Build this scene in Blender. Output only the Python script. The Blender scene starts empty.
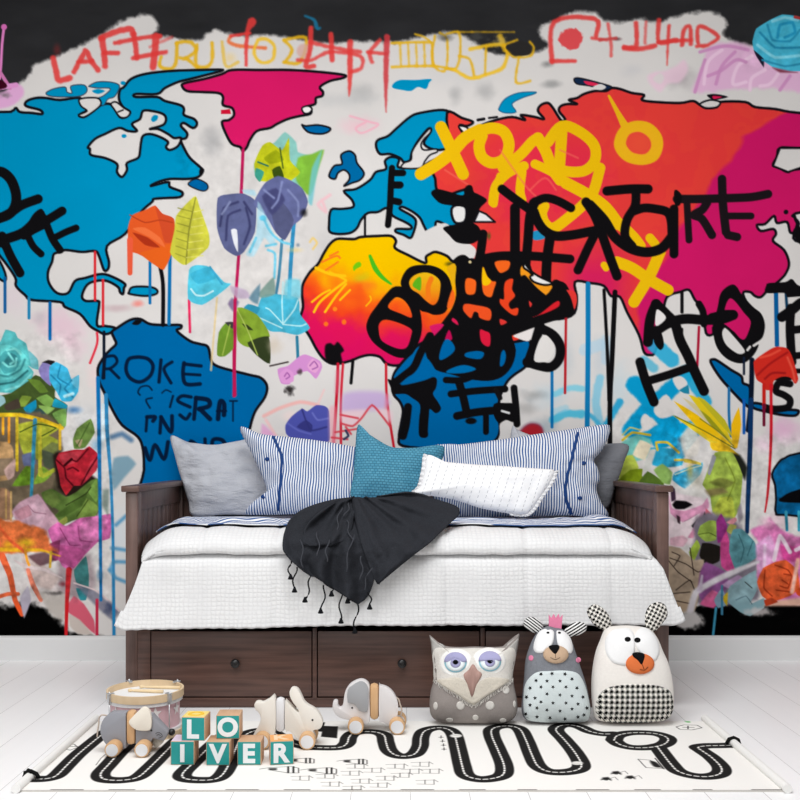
import bpy, bmesh, math, random
from mathutils import Vector, Matrix, noise as mnoise
import numpy as np
# ---------------------------------------------------------------- painter: fills a grid of paint colours
TENSION = [1.0]
def catmull(pts, closed=True, n=4):
    kk = TENSION[0]
    P = [np.array(p, float) for p in pts]
    m = len(P); out = []
    rng = range(m) if closed else range(m-1)
    for i in rng:
        if closed:
            p0, p1, p2, p3 = P[i-1], P[i], P[(i+1) % m], P[(i+2) % m]
        else:
            p0, p1, p2, p3 = P[max(i-1, 0)], P[i], P[i+1], P[min(i+2, m-1)]
        for k in range(n):
            t = k/n
            cm = 0.5*((2*p1)+(-p0+p2)*t+(2*p0-5*p1+4*p2-p3)*t*t+(-p0+3*p1-3*p2+p3)*t**3)
            out.append(cm if kk == 1 else cm*kk+(p1+(p2-p1)*t)*(1-kk))
    if not closed: out.append(P[-1])
    return out

class Painter:
    def __init__(self, x0, x1, y0, y1, ss, base):
        self.x0, self.y0, self.ss = x0, y0, ss
        self.W = int(round((x1-x0)*ss)); self.H = int(round((y1-y0)*ss))
        self.img = np.empty((self.H, self.W, 3), np.float32); self.img[:] = np.array(base)/255.0
        self.rng = np.random.RandomState(7)
        self.noise = {}
    def win(self, ax, ay, bx, by):
        i0 = max(0, int((ax-self.x0)*self.ss)-1); i1 = min(self.W, int((bx-self.x0)*self.ss)+2)
        j0 = max(0, int((ay-self.y0)*self.ss)-1); j1 = min(self.H, int((by-self.y0)*self.ss)+2)
        return i0, i1, j0, j1
    def coords(self, i0, i1, j0, j1):
        X = (np.arange(i0, i1)+.5)/self.ss+self.x0
        Y = (np.arange(j0, j1)+.5)/self.ss+self.y0
        return np.meshgrid(X.astype(np.float32), Y.astype(np.float32))
    def fbm(self, X, Y, cell, seed=0):
        key = (seed,)
        if key not in self.noise:
            self.noise[key] = np.random.RandomState(seed+11).rand(64, 64).astype(np.float32)
        T = self.noise[key]; tot = np.zeros_like(X); amp = .5
        for o in range(3):
            u = X/cell*(2**o)+1000; v = Y/cell*(2**o)+1000
            iu = np.floor(u).astype(int); iv = np.floor(v).astype(int)
            fu = u-iu; fv = v-iv; fu = fu*fu*(3-2*fu); fv = fv*fv*(3-2*fv)
            a = T[iv % 64, iu % 64]; b = T[iv % 64, (iu+1) % 64]; c = T[(iv+1) % 64, iu % 64]; d = T[(iv+1) % 64, (iu+1) % 64]
            tot += amp*((a*(1-fu)+b*fu)*(1-fv)+(c*(1-fu)+d*fu)*fv); amp *= .5
        return tot/.875
    def blend(self, w, a, col, X=None, Y=None):
        i0, i1, j0, j1 = w
        c = col(X, Y) if callable(col) else np.array(col, np.float32)
        c = np.asarray(c, np.float32)/255.0
        s = self.img[j0:j1, i0:i1]
        s += (c-s)*a[..., None]
    def segdist(self, w, X, Y, segs, R):
        D = np.full(X.shape, R, np.float32)
        i0, i1, j0, j1 = w
        for (ax, ay, bx, by) in segs:
            a0, a1, b0, b1 = self.win(min(ax, bx)-R, min(ay, by)-R, max(ax, bx)+R, max(ay, by)+R)
            a0 = max(a0, i0)-i0; a1 = min(a1, i1)-i0; b0 = max(b0, j0)-j0; b1 = min(b1, j1)-j0
            if a1 <= a0 or b1 <= b0: continue
            x = X[b0:b1, a0:a1]; y = Y[b0:b1, a0:a1]
            dx, dy = bx-ax, by-ay; L = dx*dx+dy*dy
            t = np.clip(((x-ax)*dx+(y-ay)*dy)/L, 0, 1) if L > 1e-9 else 0
            d = np.hypot(x-ax-t*dx, y-ay-t*dy)
            D[b0:b1, a0:a1] = np.minimum(D[b0:b1, a0:a1], d)
        return D
    def poly(self, pts, col, soft=.6, line=None, lw=2.2, smooth=True, a=1.0, n=4, grain=0, cell=6):
        cs = pts if isinstance(pts[0][0], (tuple, list)) else [pts]
        cs = [catmull(c, True, n) if smooth else [np.array(p, float) for p in c] for c in cs]
        allp = np.array([p for c in cs for p in c])
        R = max(soft*1.5, lw if line is not None else 0)+1.5+grain
        w = self.win(allp[:, 0].min()-R, allp[:, 1].min()-R, allp[:, 0].max()+R, allp[:, 1].max()+R)
        i0, i1, j0, j1 = w
        if i1 <= i0 or j1 <= j0: return
        X, Y = self.coords(*w)
        flips = np.zeros((j1-j0, i1-i0+1), np.int32); segs = []
        ys = Y[:, 0]
        for c in cs:
            for k in range(len(c)):
                (ax, ay), (bx, by) = c[k-1], c[k]
                segs.append((ax, ay, bx, by))
                if ay == by: continue
                lo, hi = min(ay, by), max(ay, by)
                r = np.nonzero((ys >= lo) & (ys < hi))[0]
                if len(r) == 0: continue
                xs = ax+(ys[r]-ay)*(bx-ax)/(by-ay)
                ci = np.clip(np.ceil((xs-self.x0)*self.ss-.5).astype(int)-i0, 0, i1-i0)
                np.add.at(flips, (r, ci), 1)
        ins = (np.cumsum(flips, 1)[:, :-1] % 2) == 1
        D = self.segdist(w, X, Y, segs, R)
        sd = np.where(ins, -D, D)
        if grain: sd = sd+(self.fbm(X, Y, cell, 3)-.5)*2*grain
        al = np.clip(.5-sd/(2*soft), 0, 1); al = al*al*(3-2*al)
        self.blend(w, al*a, col, X, Y)
        if line is not None:
            al = np.clip(.5-(D-lw/2)/1.0, 0, 1)
            self.blend(w, al, line, X, Y)
    def stroke(self, pts, wd, col, soft=.6, a=1.0, smooth=True, n=5, grain=0, cell=5):
        P = catmull(pts, False, n) if smooth and len(pts) > 2 else [np.array(p, float) for p in pts]
        ws = wd if isinstance(wd, (tuple, list)) else (wd, wd)
        R0 = max(ws)/2+soft*1.5+1+grain
        A = np.array(P)
        w = self.win(A[:, 0].min()-R0, A[:, 1].min()-R0, A[:, 0].max()+R0, A[:, 1].max()+R0)
        i0, i1, j0, j1 = w
        if i1 <= i0 or j1 <= j0: return
        X, Y = self.coords(*w); S = np.full(X.shape, 9.0, np.float32); S[:] = R0
        m = len(P)-1
        for k in range(m):
            ax, ay = P[k]; bx, by = P[k+1]
            t0, t1 = k/m, (k+1)/m
            r0 = np.interp(t0, np.linspace(0, 1, len(ws)), ws)/2; r1 = np.interp(t1, np.linspace(0, 1, len(ws)), ws)/2
            a0, a1, b0, b1 = self.win(min(ax, bx)-R0, min(ay, by)-R0, max(ax, bx)+R0, max(ay, by)+R0)
            a0 = max(a0, i0)-i0; a1 = min(a1, i1)-i0; b0 = max(b0, j0)-j0; b1 = min(b1, j1)-j0
            if a1 <= a0 or b1 <= b0: continue
            x = X[b0:b1, a0:a1]; y = Y[b0:b1, a0:a1]; dx, dy = bx-ax, by-ay; L = dx*dx+dy*dy
            t = np.clip(((x-ax)*dx+(y-ay)*dy)/L, 0, 1) if L > 1e-9 else np.zeros_like(x)
            d = np.hypot(x-ax-t*dx, y-ay-t*dy)-(r0+(r1-r0)*t)
            S[b0:b1, a0:a1] = np.minimum(S[b0:b1, a0:a1], d)
        if grain: S = S+(self.fbm(X, Y, cell, 5)-.5)*2*grain
        al = np.clip(.5-S/(2*soft), 0, 1); al = al*al*(3-2*al)
        self.blend(w, al*a, col, X, Y)
    def blob(self, cx, cy, rx, ry, col, a=1.0, hard=0.0, grain=0.0, cell=8, rot=0):
        q = max(rx, ry)*1.3
        w = self.win(cx-q, cy-q, cx+q, cy+q)
        if w[1] <= w[0] or w[3] <= w[2]: return
        X, Y = self.coords(*w)
        c, s = np.cos(rot), np.sin(rot)
        u = ((X-cx)*c+(Y-cy)*s)/rx; v = (-(X-cx)*s+(Y-cy)*c)/ry
        r = np.sqrt(u*u+v*v)
        if grain: r = r+(self.fbm(X, Y, cell, 9)-.5)*2*grain
        al = np.clip((1-r)/max(1e-3, 1-hard), 0, 1); al = al*al*(3-2*al)
        self.blend(w, al*a, col, X, Y)
    def srgb_to_linear(self):
        c = np.clip(self.img, 0, 1)
        return np.where(c <= .04045, c/12.92, ((c+.055)/1.055)**2.4)

def Q(ox, oy, s, *pts):
    """points read at scale s from a corner (ox, oy)"""
    return [(ox+x/s, oy+y/s) for x, y in pts]
# ---------------------------------------------------------------- the wall painting
def paint_mural():
    M = Painter(-70, 870, -45, 636, 1.3, (215, 211, 208))
    P, S, B = M.poly, M.stroke, M.blob
    BK = (17, 16, 18); WH = (215, 211, 208); NAB = (0, 141, 187); SAB = (0, 98, 160); MAG = (212, 26, 98)
    RED = (222, 55, 50); YEL = (236, 186, 10); CY = (10, 150, 200)
    # smoky greys, pinks and blues in the white
    for cx, cy, rx, ry, c, a in [(212, 142, 16, 22, (150, 150, 152), .55), (362, 92, 22, 14, (165, 165, 165), .5), (455, 95, 10, 14, (150, 150, 150), .5),
        (485, 92, 14, 14, (150, 150, 150), .5), (552, 84, 16, 6, (130, 130, 130), .6), (547, 64, 10, 6, (90, 90, 90), .6), (680, 78, 26, 16, (150, 140, 145), .55),
        (340, 100, 50, 12, (190, 190, 190), .5), (450, 75, 60, 20, (205, 203, 203), .5), (633, 70, 20, 10, (200, 198, 200), .6), (360, 125, 28, 14, (236, 190, 200), .7),
        (325, 250, 18, 40, (190, 188, 188), .5), (150, 150, 10, 8, (205, 205, 205), .5),
        (60, 325, 40, 26, (226, 190, 205), .75), (40, 318, 10, 12, (170, 160, 170), .4), (75, 345, 25, 22, (228, 196, 208), .7), (15, 300, 22, 26, (220, 200, 210), .5),
        (118, 308, 22, 6, (190, 160, 165), .6), (138, 304, 9, 5, (240, 120, 110), .7), (95, 375, 12, 30, (235, 205, 205), .6), (85, 420, 18, 26, (195, 198, 202), .55),
        (178, 330, 22, 18, (205, 205, 205), .5), (205, 300, 20, 20, (205, 205, 208), .5), (230, 285, 20, 12, (200, 198, 198), .5), (310, 300, 30, 26, (215, 215, 215), .5),
        (565, 355, 14, 40, (190, 196, 200), .6), (600, 360, 12, 40, (186, 196, 204), .6), (548, 395, 30, 18, (175, 205, 220), .5), (620, 385, 22, 34, (190, 208, 216), .6),
        (535, 395, 22, 9, (140, 138, 136), .55), (525, 408, 16, 10, (150, 148, 146), .5), (545, 428, 20, 14, (150, 165, 175), .6), (700, 420, 26, 40, (185, 190, 195), .6), (720, 430, 30, 10, (170, 180, 185), .4),
        (785, 430, 26, 20, (225, 170, 205), .8), (765, 445, 20, 14, (230, 195, 215), .7), (780, 520, 20, 14, (235, 205, 215), .8), (60, 590, 60, 24, (190, 170, 170), .5), (120, 540, 14, 60, (200, 215, 225), .5)]:
        B(cx, cy, rx, ry, c, a, grain=.25, cell=10)
    # black wall paint above and below the white
    def blk(X, Y):
        n = M.fbm(X, Y*3, 40, 2)
        g = (38+10*n)[..., None]*np.array([1, 1, 1.04], np.float32)
        return g
    top = [(-80, 100), (-10, 99), (0, 97), (18, 84), (30, 74), (34, 66), (48, 59), (60, 54), (75, 48), (92, 40), (104, 33), (112, 27), (125, 20), (140, 15), (150, 15), (157, 22), (157, 30),
           (153, 36), (168, 37), (185, 39), (200, 40), (208, 33), (216, 30), (228, 33), (245, 36), (270, 35), (300, 39), (325, 43), (360, 41), (400, 42), (430, 34), (455, 33), (475, 42), (490, 52), (515, 56),
           (535, 52), (548, 45), (541, 36), (540, 28), (548, 23), (557, 21), (562, 15), (578, 12), (596, 13), (604, 20), (618, 22), (640, 19), (658, 22), (674, 17), (692, 13), (710, 12), (722, 16),
           (727, 24), (724, 35), (735, 42), (760, 46), (800, 52), (880, 60), (880, -60), (-80, -60)]
    P(top, blk, soft=2.6, grain=2.2, cell=5, n=4)
    def blk2(X, Y): return (3+3*M.fbm(X, Y*3, 30, 4))[..., None]*np.ones(3, np.float32)
    P([(-80, 604), (0, 606), (18, 604), (32, 603), (42, 607), (52, 616), (62, 623), (70, 631), (84, 636), (90, 640), (-80, 660)], blk2, soft=4, grain=4, cell=5)
    P([(600, 600), (640, 606), (690, 606), (740, 604), (800, 605), (880, 604), (880, 660), (600, 660)], blk2, soft=1.2, grain=1.5)
    S([(-80, 104), (-2, 101), (16, 92)], 16, (222, 168, 210), soft=2); S([(4, 27), (2, 45), (0, 75), (-6, 110)], 2.6, (225, 130, 195)); B(4, 27, 3.4, 3.4, (215, 110, 180), 1, .7)
    S([(0, 72), (10, 88)], 3.5, (205, 120, 175)); S([(-3, 88), (16, 85)], 5, (222, 150, 205)); B(5, 95, 8, 5, (120, 110, 115), .8, grain=.4, cell=4)
    P([(-20, 78), (1, 80), (6, 88), (-20, 90)], (60, 10, 30))
    # top spray lettering (worn red and yellow)
    R2 = (226, 62, 60); G2 = (228, 176, 30)
    def sp(pts, w=5, c=R2, a=.88): S(pts, w, c, soft=1.4, a=a, grain=.6, cell=4)
    sp([(53, 58), (56, 70), (59, 80), (70, 78)], 6); B(57, 50, 6, 10, (120, 45, 45), .6); sp([(74, 72), (83, 55), (86, 51), (92, 62), (98, 70)]); sp([(78, 62), (92, 61)], 4)
    sp([(102, 38), (104, 52), (105, 66)], 6); sp([(101, 38), (115, 32), (130, 29), (133, 34)], 6); sp([(104, 53), (118, 53)], 4.5); sp([(134, 34), (137, 58)], 5); sp([(115, 43), (140, 38), (160, 36)], 4.5)
    sp([(133, 58), (150, 55), (166, 52)], 4.5); sp([(156, 36), (155, 50), (153, 67)], 7); sp([(150, 47), (172, 37)], 3, a=.5)
    sp([(161, 57), (160, 66), (170, 69), (176, 62), (177, 43)], 3.5, G2); sp([(177, 43), (190, 42), (196, 50), (186, 58), (180, 58)], 3.5, G2); sp([(186, 58), (198, 68)], 3.5, G2)
    sp([(197, 45), (196, 64), (206, 67), (212, 60), (212, 43)], 3.5, G2); sp([(222, 42), (226, 66), (238, 62)], 3.2, G2, .6); B(230, 58, 10, 9, (235, 200, 120), .5)
    sp([(230, 37), (229, 42), (240, 46), (265, 48)], 3.4, (232, 110, 60)); sp([(252, 22), (247, 34), (246, 65)], (9, 4, 3), R2); sp([(231, 36), (250, 33)], 3, R2)
    sp([(258, 40), (254, 52), (260, 62), (272, 60), (274, 46), (266, 39), (258, 40)], 3.2, (238, 190, 50)); sp([(284, 40), (292, 50), (285, 62)], 3.2, G2); sp([(284, 40), (306, 38), (300, 62), (284, 62)], 3.2, G2)
    B(304, 51, 9, 9, (215, 170, 160), .8, .6); sp([(311, 28), (310, 50), (306, 66), (314, 66)], 5, R2); sp([(298, 60), (312, 60), (330, 52), (360, 56), (361, 68), (350, 72)], 3.6, R2, .8)
    sp([(331, 34), (332, 60)], 5, R2); sp([(310, 42), (335, 48), (360, 52)], 4, R2, .8); sp([(350, 42), (350, 75), (349, 96)], (6, 5, 1), R2); sp([(380, 40), (370, 52), (372, 62)], 4, R2, .8)
    sp([(368, 52), (386, 54)], 3.5, R2, .8); sp([(387, 37), (386, 75), (386, 112)], (6, 5, 1), (205, 60, 66)); sp([(305, 16), (314, 20), (317, 28), (320, 28)], (2, 4, 2), (30, 120, 160), .8)
    for x in (400, 408, 416, 424, 432): sp([(x, 43), (x+1, 66)], 2.2, G2, .75)
    sp([(392, 43), (430, 42)], 2.4, G2); sp([(392, 67), (432, 66), (455, 70)], 2.6, G2); sp([(415, 34), (424, 37), (431, 42)], 1.6, G2)
    sp([(435, 36), (432, 55), (436, 68), (446, 69), (447, 40), (440, 33)], 2.2, G2); sp([(447, 34), (459, 33), (460, 55), (456, 68), (448, 69)], 2.4, G2); sp([(459, 56), (470, 60), (474, 76)], 2.4, G2)
    sp([(455, 70), (470, 78), (485, 75), (504, 66), (504, 45), (470, 49)], 3.6, (240, 190, 40)); sp([(486, 46), (485, 74)], 2.2, G2); sp([(500, 36), (505, 50)], 5, G2, .8); sp([(458, 32), (490, 32), (514, 32)], 1.6, G2, .7)
    P([(506, 46), (514, 41), (525, 42), (532, 50), (528, 55), (515, 56), (508, 52)], (44, 42, 42)); sp([(506, 50), (514, 57), (530, 56), (534, 48), (530, 42)], 2.2, G2); sp([(506, 44), (517, 40)], 2, G2); sp([(519, 58), (516, 82), (530, 81)], 2.2, G2)
    B(445, 38, 14, 6, (60, 60, 58), .7, grain=.4); B(478, 37, 14, 7, (80, 80, 78), .6, grain=.5, cell=4); B(500, 40, 10, 8, (215, 190, 110), .5, grain=.5, cell=3)
    sp([(552, 62), (554, 22), (595, 19), (596, 36)], 4.6); sp([(552, 61), (575, 61)], 4.2); B(571, 39, 13, 12, (222, 72, 76), .95, .8, grain=.15, cell=4); sp([(592, 38), (606, 40)], 3, R2, .8)
    sp([(608, 24), (611, 44), (611, 56)], 3, R2, .7); B(617, 39, 7, 3, (90, 50, 55), .8); sp([(600, 40), (616, 38)], 3, (200, 70, 70)); sp([(636, 23), (636, 46), (624, 47)], 4.6); sp([(624, 48), (638, 49), (655, 46)], 4.6); sp([(646, 22), (645, 43)], 3, R2, .6)
    sp([(659, 20), (659, 42), (676, 40)], 4.4); sp([(669, 26), (668, 42), (667, 65)], (4, 3, 1), R2); sp([(658, 42), (690, 40)], 3.6); sp([(682, 45), (684, 30), (690, 27), (691, 44)], 4); sp([(698, 44), (698, 28), (706, 28), (718, 37), (708, 45), (697, 46)], 3.8)
    # pink scrawl at the right
    P([(706, 52), (716, 44), (745, 44), (770, 60), (800, 66), (880, 66), (880, 95), (800, 92), (760, 88), (700, 92), (694, 86), (702, 66)], (226, 176, 212), soft=3, a=.9, grain=2)
    for k, pts in enumerate([[(705, 60), (700, 75), (695, 92)], [(722, 50), (708, 62), (704, 84)], [(735, 52), (722, 66), (716, 84)], [(752, 56), (738, 66), (733, 84), (746, 82)], [(700, 52), (725, 46), (748, 50)], [(765, 70), (752, 78), (750, 90)],
        [(708, 76), (722, 70), (736, 60), (746, 62)], [(778, 74), (770, 84), (760, 86)], [(790, 76), (780, 90)]]):
        S(pts, 3.4, [(205, 140, 190), (240, 205, 228)][k % 2], soft=1, a=.85)
    P([(648, 76), (655, 72), (664, 71), (676, 66), (684, 60), (688, 70), (680, 82), (668, 84), (660, 92), (650, 84)], (232, 196, 214), soft=2.5, a=.8); P([(653, 79), (660, 73), (664, 78), (660, 84)], WH, soft=1.5, a=.8)
    S([(350, 116), (370, 122), (378, 125), (362, 133), (356, 128), (366, 122)], 2, (240, 170, 188), soft=1, a=.8)
    # ---------------- land: north america
    LINE = (18, 18, 24)
    na = [(-90, 112), (0, 112), (12, 111), (16, 108), (20, 112), (32, 113), (42, 114), (40, 110), (26, 106), (27, 101), (36, 98), (46, 98), (60, 100), (80, 98), (84, 107), (88, 110), (79, 115), (84, 117), (92, 112),
          (101, 105), (110, 104), (115, 109), (120, 117), (126, 117), (130, 112), (123, 107), (119, 99), (120, 90), (124, 87), (131, 79), (145, 74), (170, 71), (200, 70), (223, 70), (206, 75), (190, 79), (178, 82), (165, 88), (157, 94),
          (136, 94), (136, 97), (157, 97), (165, 101), (180, 105), (184, 109), (184, 115), (194, 119), (197, 124), (193, 128), (184, 123), (181, 126), (187, 133), (186, 138), (181, 140), (184, 148), (190, 158), (200, 167), (203, 171),
          (198, 177), (187, 179), (170, 179), (158, 182), (151, 186), (168, 182), (170, 187), (182, 192), (180, 197), (166, 198), (154, 199), (152, 202), (141, 212), (125, 234), (107, 246), (109, 262), (108, 269), (104, 270), (99, 256), (95, 251),
          (82, 252), (66, 250), (61, 252), (54, 254), (52, 262), (48, 272), (49, 283), (57, 293), (68, 293), (75, 281), (85, 278), (102, 274), (115, 278), (125, 284), (124, 288), (123, 294), (120, 292), (118, 287), (107, 281), (96, 281), (87, 285), (82, 296),
          (86, 301), (98, 301), (99, 306), (97, 325), (105, 326), (115, 328), (110, 333), (104, 334), (98, 331), (90, 326), (80, 314), (65, 307), (60, 302), (32, 300), (25, 295), (16, 286), (15, 277), (0, 256), (-20, 235), (-90, 220)]
    P(na, NAB, line=LINE, lw=2.7)
    P([(-20, 245), (-4, 256), (4, 270), (6, 279), (3, 281), (-4, 276), (-20, 265)], NAB, line=LINE, lw=2.4)
    P([(46, 93), (53, 89), (65, 87), (67, 92), (72, 93), (71, 86), (84, 85), (87, 91), (80, 96), (62, 97), (50, 96)], NAB, line=(40, 60, 80), lw=1)
    P([(89, 86), (97, 82), (110, 82), (119, 85), (118, 91), (114, 97), (108, 99), (104, 105), (100, 105), (94, 102), (95, 99), (103, 96), (110, 90), (108, 88), (98, 88), (91, 87)], NAB, line=(40, 60, 80), lw=1)
    P([(92, 91), (98, 89), (105, 91), (98, 94)], NAB); B(123, 83, 3, 2.4, NAB, 1, .7)
    P([(80, 99), (97, 98), (101, 104), (94, 111), (84, 117), (79, 115), (87, 111), (81, 106)], WH, line=LINE, lw=1.7)
    P([(111, 104), (116, 102), (124, 108), (130, 112), (127, 117), (120, 117), (114, 109)], WH, line=LINE, lw=1.7); S([(118, 112), (123, 110)], 1.6, BK)
    P([(88, 147), (95, 139), (105, 134), (119, 128), (128, 131), (137, 131), (132, 124), (140, 119), (143, 111), (152, 111), (163, 114), (166, 119), (163, 125), (150, 129), (158, 129), (168, 134), (174, 138), (181, 138), (178, 146), (170, 150), (166, 147), (168, 142), (160, 137), (150, 134), (143, 136),
       (141, 143), (140, 151), (138, 158), (127, 163), (127, 170), (122, 177), (117, 172), (117, 164), (105, 158), (91, 155), (90, 149)], WH, line=LINE, lw=2.6)
    B(124, 136, 3, 2.4, NAB, 1, .7); P([(151, 119), (154, 115), (158, 116), (157, 120), (153, 122)], NAB)
    P([(188, 184), (196, 179), (206, 183), (208, 188), (204, 191), (196, 189)], SAB, line=LINE, lw=1.2); B(201, 172, 2.6, 5, BK, 1, .5)
    P([(129, 347-55), (133, 287), (150, 287), (157, 290), (156, 294), (145, 296), (130, 294)], NAB, line=LINE, lw=2.2)
    # greenland
    P([(182, 86), (185, 83), (204, 79), (222, 74), (232, 70), (260, 70), (290, 70), (320, 72), (344, 75), (343, 78), (330, 81), (320, 87), (323, 92), (322, 96), (316, 98), (315, 104), (306, 107), (311, 110), (310, 114), (300, 116), (288, 119), (277, 124), (270, 128), (257, 131), (250, 140), (247, 147), (243, 151),
       (240, 147), (232, 144), (226, 134), (222, 122), (229, 120), (234, 115), (232, 108), (223, 105), (223, 97), (218, 93), (200, 92), (187, 91)], MAG, line=LINE, lw=2.7)
    P([(302, 108), (308, 106), (312, 109), (309, 113), (304, 113)], (235, 232, 230), line=LINE, lw=1.7); P([(221, 110), (230, 109), (231, 114), (221, 114)], (200, 20, 50), smooth=False)
    P([(302, 125), (306, 126), (318, 125), (330, 128), (328, 132), (320, 134), (308, 132)], SAB, line=LINE, lw=1.9)
    # europe in blue
    P([(329, 176), (334, 166), (342, 164), (341, 155), (349, 151), (355, 155), (357, 163), (364, 173), (360, 180), (352, 183), (344, 186), (349, 180), (349, 174), (344, 170), (338, 173), (335, 179)], (0, 100, 156), line=LINE, lw=1.9)
    P([(380, 154), (376, 146), (378, 140), (388, 136), (397, 128), (410, 117), (420, 113), (443, 110), (452, 116), (462, 140), (440, 150), (424, 144), (431, 131), (428, 129), (418, 141), (412, 152), (410, 160), (404, 162), (400, 158), (390, 154)], NAB, line=LINE, lw=2.6)
    P([(393, 84), (400, 80), (415, 80), (431, 79), (429, 83), (426, 89), (418, 87), (411, 91), (402, 90), (393, 88)], NAB); P([(499, 108), (505, 99), (518, 93), (535, 92), (534, 94), (522, 98), (512, 104), (516, 112), (506, 113), (500, 111)], NAB, line=(20, 90, 130), lw=1)
    P([(344, 191), (356, 189), (370, 180), (376, 172), (386, 169), (385, 161), (391, 157), (399, 159), (398, 167), (410, 168), (422, 167), (434, 160), (470, 150), (480, 200), (470, 222), (456, 226), (448, 226), (440, 222), (436, 222), (436, 228), (440, 234), (438, 238), (431, 238), (424, 226), (420, 218),
       (413, 212), (403, 207), (400, 209), (412, 216), (416, 222), (413, 234), (410, 238), (404, 235), (396, 232), (397, 229), (410, 229), (411, 226), (405, 222), (393, 216), (387, 208), (378, 212), (368, 213), (361, 220), (357, 228), (350, 233), (338, 234), (330, 232), (329, 225), (331, 210), (341, 209), (353, 207), (352, 200)], NAB, line=LINE, lw=2.6)
    S([(365, 215), (365, 236)], 2.4, LINE); S([(438, 244), (450, 244)], 3.4, (10, 40, 90), smooth=False)
    # asia in red and magenta
    def asia(X, Y):
        bx = np.interp(Y, [60, 120, 128, 137, 150, 165, 180, 200, 225, 260, 300, 360], [900, 772, 760, 745, 738, 725, 712, 702, 680, 668, 640, 640]) + (M.fbm(X, Y, 26, 6)-.5)*16
        m = np.clip((X-bx)/7+.5, 0, 1)
        red = np.array([224, 58, 56]); pk = np.array([222, 38, 78]); mg = np.array([203, 24, 98])
        q = np.clip(1-((X-545)/75)**2-((Y-180)/55)**2, 0, 1)**.6*(.3+.7*M.fbm(X, Y, 22, 8))
        q2 = np.clip((M.fbm(X, Y, 16, 12)-.5)*4, 0, .12)
        c = red+(pk-red)*q[..., None]; c = c+(np.array([238, 90, 50])-c)*q2[..., None]
        m2 = np.clip((Y-235)/40, 0, 1)*np.clip((X-555)/30, 0, 1)*np.clip((640-X)/30, 0, 1)*.75
        c = c+(mg-c)*m2[..., None]
        return c+(mg-c)*m[..., None]
    asiap = [(447, 113), (462, 118), (473, 122), (467, 126), (460, 125), (461, 130), (466, 135), (472, 130), (482, 125), (496, 120), (512, 117), (525, 120), (521, 115), (535, 117), (544, 119), (538, 111), (541, 105), (548, 103), (553, 108), (558, 116), (562, 121), (565, 119), (559, 111), (561, 106), (568, 104), (577, 104), (569, 100), (577, 98), (584, 94), (595, 91), (606, 91),
        (612, 88), (620, 89), (632, 93), (644, 95), (642, 100), (656, 102), (680, 103), (693, 101), (700, 105), (706, 108), (717, 107), (720, 102), (745, 102), (755, 107), (775, 109), (800, 113), (880, 118), (880, 148), (800, 148), (780, 148), (777, 157), (773, 165), (780, 168), (788, 172), (800, 169), (880, 168), (880, 210), (800, 214), (795, 218), (797, 224), (794, 232), (790, 232), (787, 222), (777, 223), (774, 216), (765, 224), (757, 225), (761, 231), (773, 229), (776, 234), (773, 241), (784, 250), (789, 263),
        (786, 273), (780, 280), (768, 290), (761, 297), (755, 296), (750, 292), (743, 294), (752, 315), (750, 332), (742, 341), (725, 326), (714, 326), (713, 334), (706, 333), (703, 310), (695, 300), (689, 290), (680, 292), (670, 295), (665, 302), (660, 330), (655, 352), (650, 355), (644, 352), (639, 335), (627, 312), (620, 297), (611, 296), (604, 286), (590, 283), (575, 282), (577, 300), (571, 316), (540, 318), (470, 300), (460, 240), (477, 214), (470, 190), (447, 195), (437, 190), (435, 178), (430, 164), (448, 148)]
    P(asiap, asia, line=LINE, lw=2.7)
    P([(423, 166), (436, 158), (440, 150), (425, 139), (431, 130), (448, 112), (458, 135), (450, 160), (436, 180), (437, 192), (425, 180)], NAB, a=0)
    P([(404, 163), (411, 160), (412, 152), (418, 142), (428, 130), (431, 129), (430, 133), (424, 139), (421, 145), (424, 150), (436, 149), (437, 152), (430, 155), (425, 161), (420, 168), (402, 168)], WH, line=LINE, lw=1.7)
    P([(459, 126), (466, 127), (469, 131), (467, 135), (461, 130)], (235, 232, 230), line=LINE, lw=1.9)
    for p in ([(424, 140), (430, 134), (452, 122), (470, 122), (466, 134), (448, 150), (426, 150)],): P(p, RED, a=0)
    S([(478, 120), (484, 119)], 3, LINE); S([(489, 118), (497, 117)], 2.2, LINE)
    P([(574, 79), (580, 78), (600, 83), (612, 87), (604, 90), (590, 86), (577, 84)], (20, 40, 70), line=LINE, lw=1.2); P([(584, 81), (596, 83), (600, 86), (588, 85)], (220, 40, 80))
    P([(600, 84), (606, 87), (601, 90), (592, 88)], WH); P([(707, 95), (716, 94), (728, 97), (715, 100), (711, 99)], LINE); P([(713, 96), (722, 97), (714, 99)], (215, 30, 80)); P([(700, 104), (710, 100), (720, 102), (717, 107), (706, 108)], WH, line=LINE, lw=1.9)
    P([(773, 166), (780, 148), (800, 148), (880, 146), (880, 170), (800, 168), (788, 172)], WH, line=LINE, lw=2.2, smooth=False)
    P([(880, 205), (803, 212), (795, 217), (799, 224), (794, 233), (803, 243), (880, 250)], WH, line=LINE, lw=2.8); B(786, 212, 3, 3, LINE, 1, .6); P([(793, 232), (800, 226), (804, 246), (797, 241)], BK)
    B(443, 185, 8, 14, NAB, 0)
    # sea patches around the middle east
    P([(452, 208), (458, 205), (466, 208), (465, 221), (456, 223), (452, 216)], (226, 224, 222), line=LINE, lw=2.7); P([(474, 222), (479, 211), (486, 214), (495, 222)], (226, 224, 226), line=LINE, lw=2, smooth=False)
    P([(440, 224), (450, 226), (458, 238), (470, 244), (476, 250), (474, 258), (468, 259), (462, 255), (454, 258), (440, 252), (425, 246), (415, 238)], WH, soft=.8)
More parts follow.
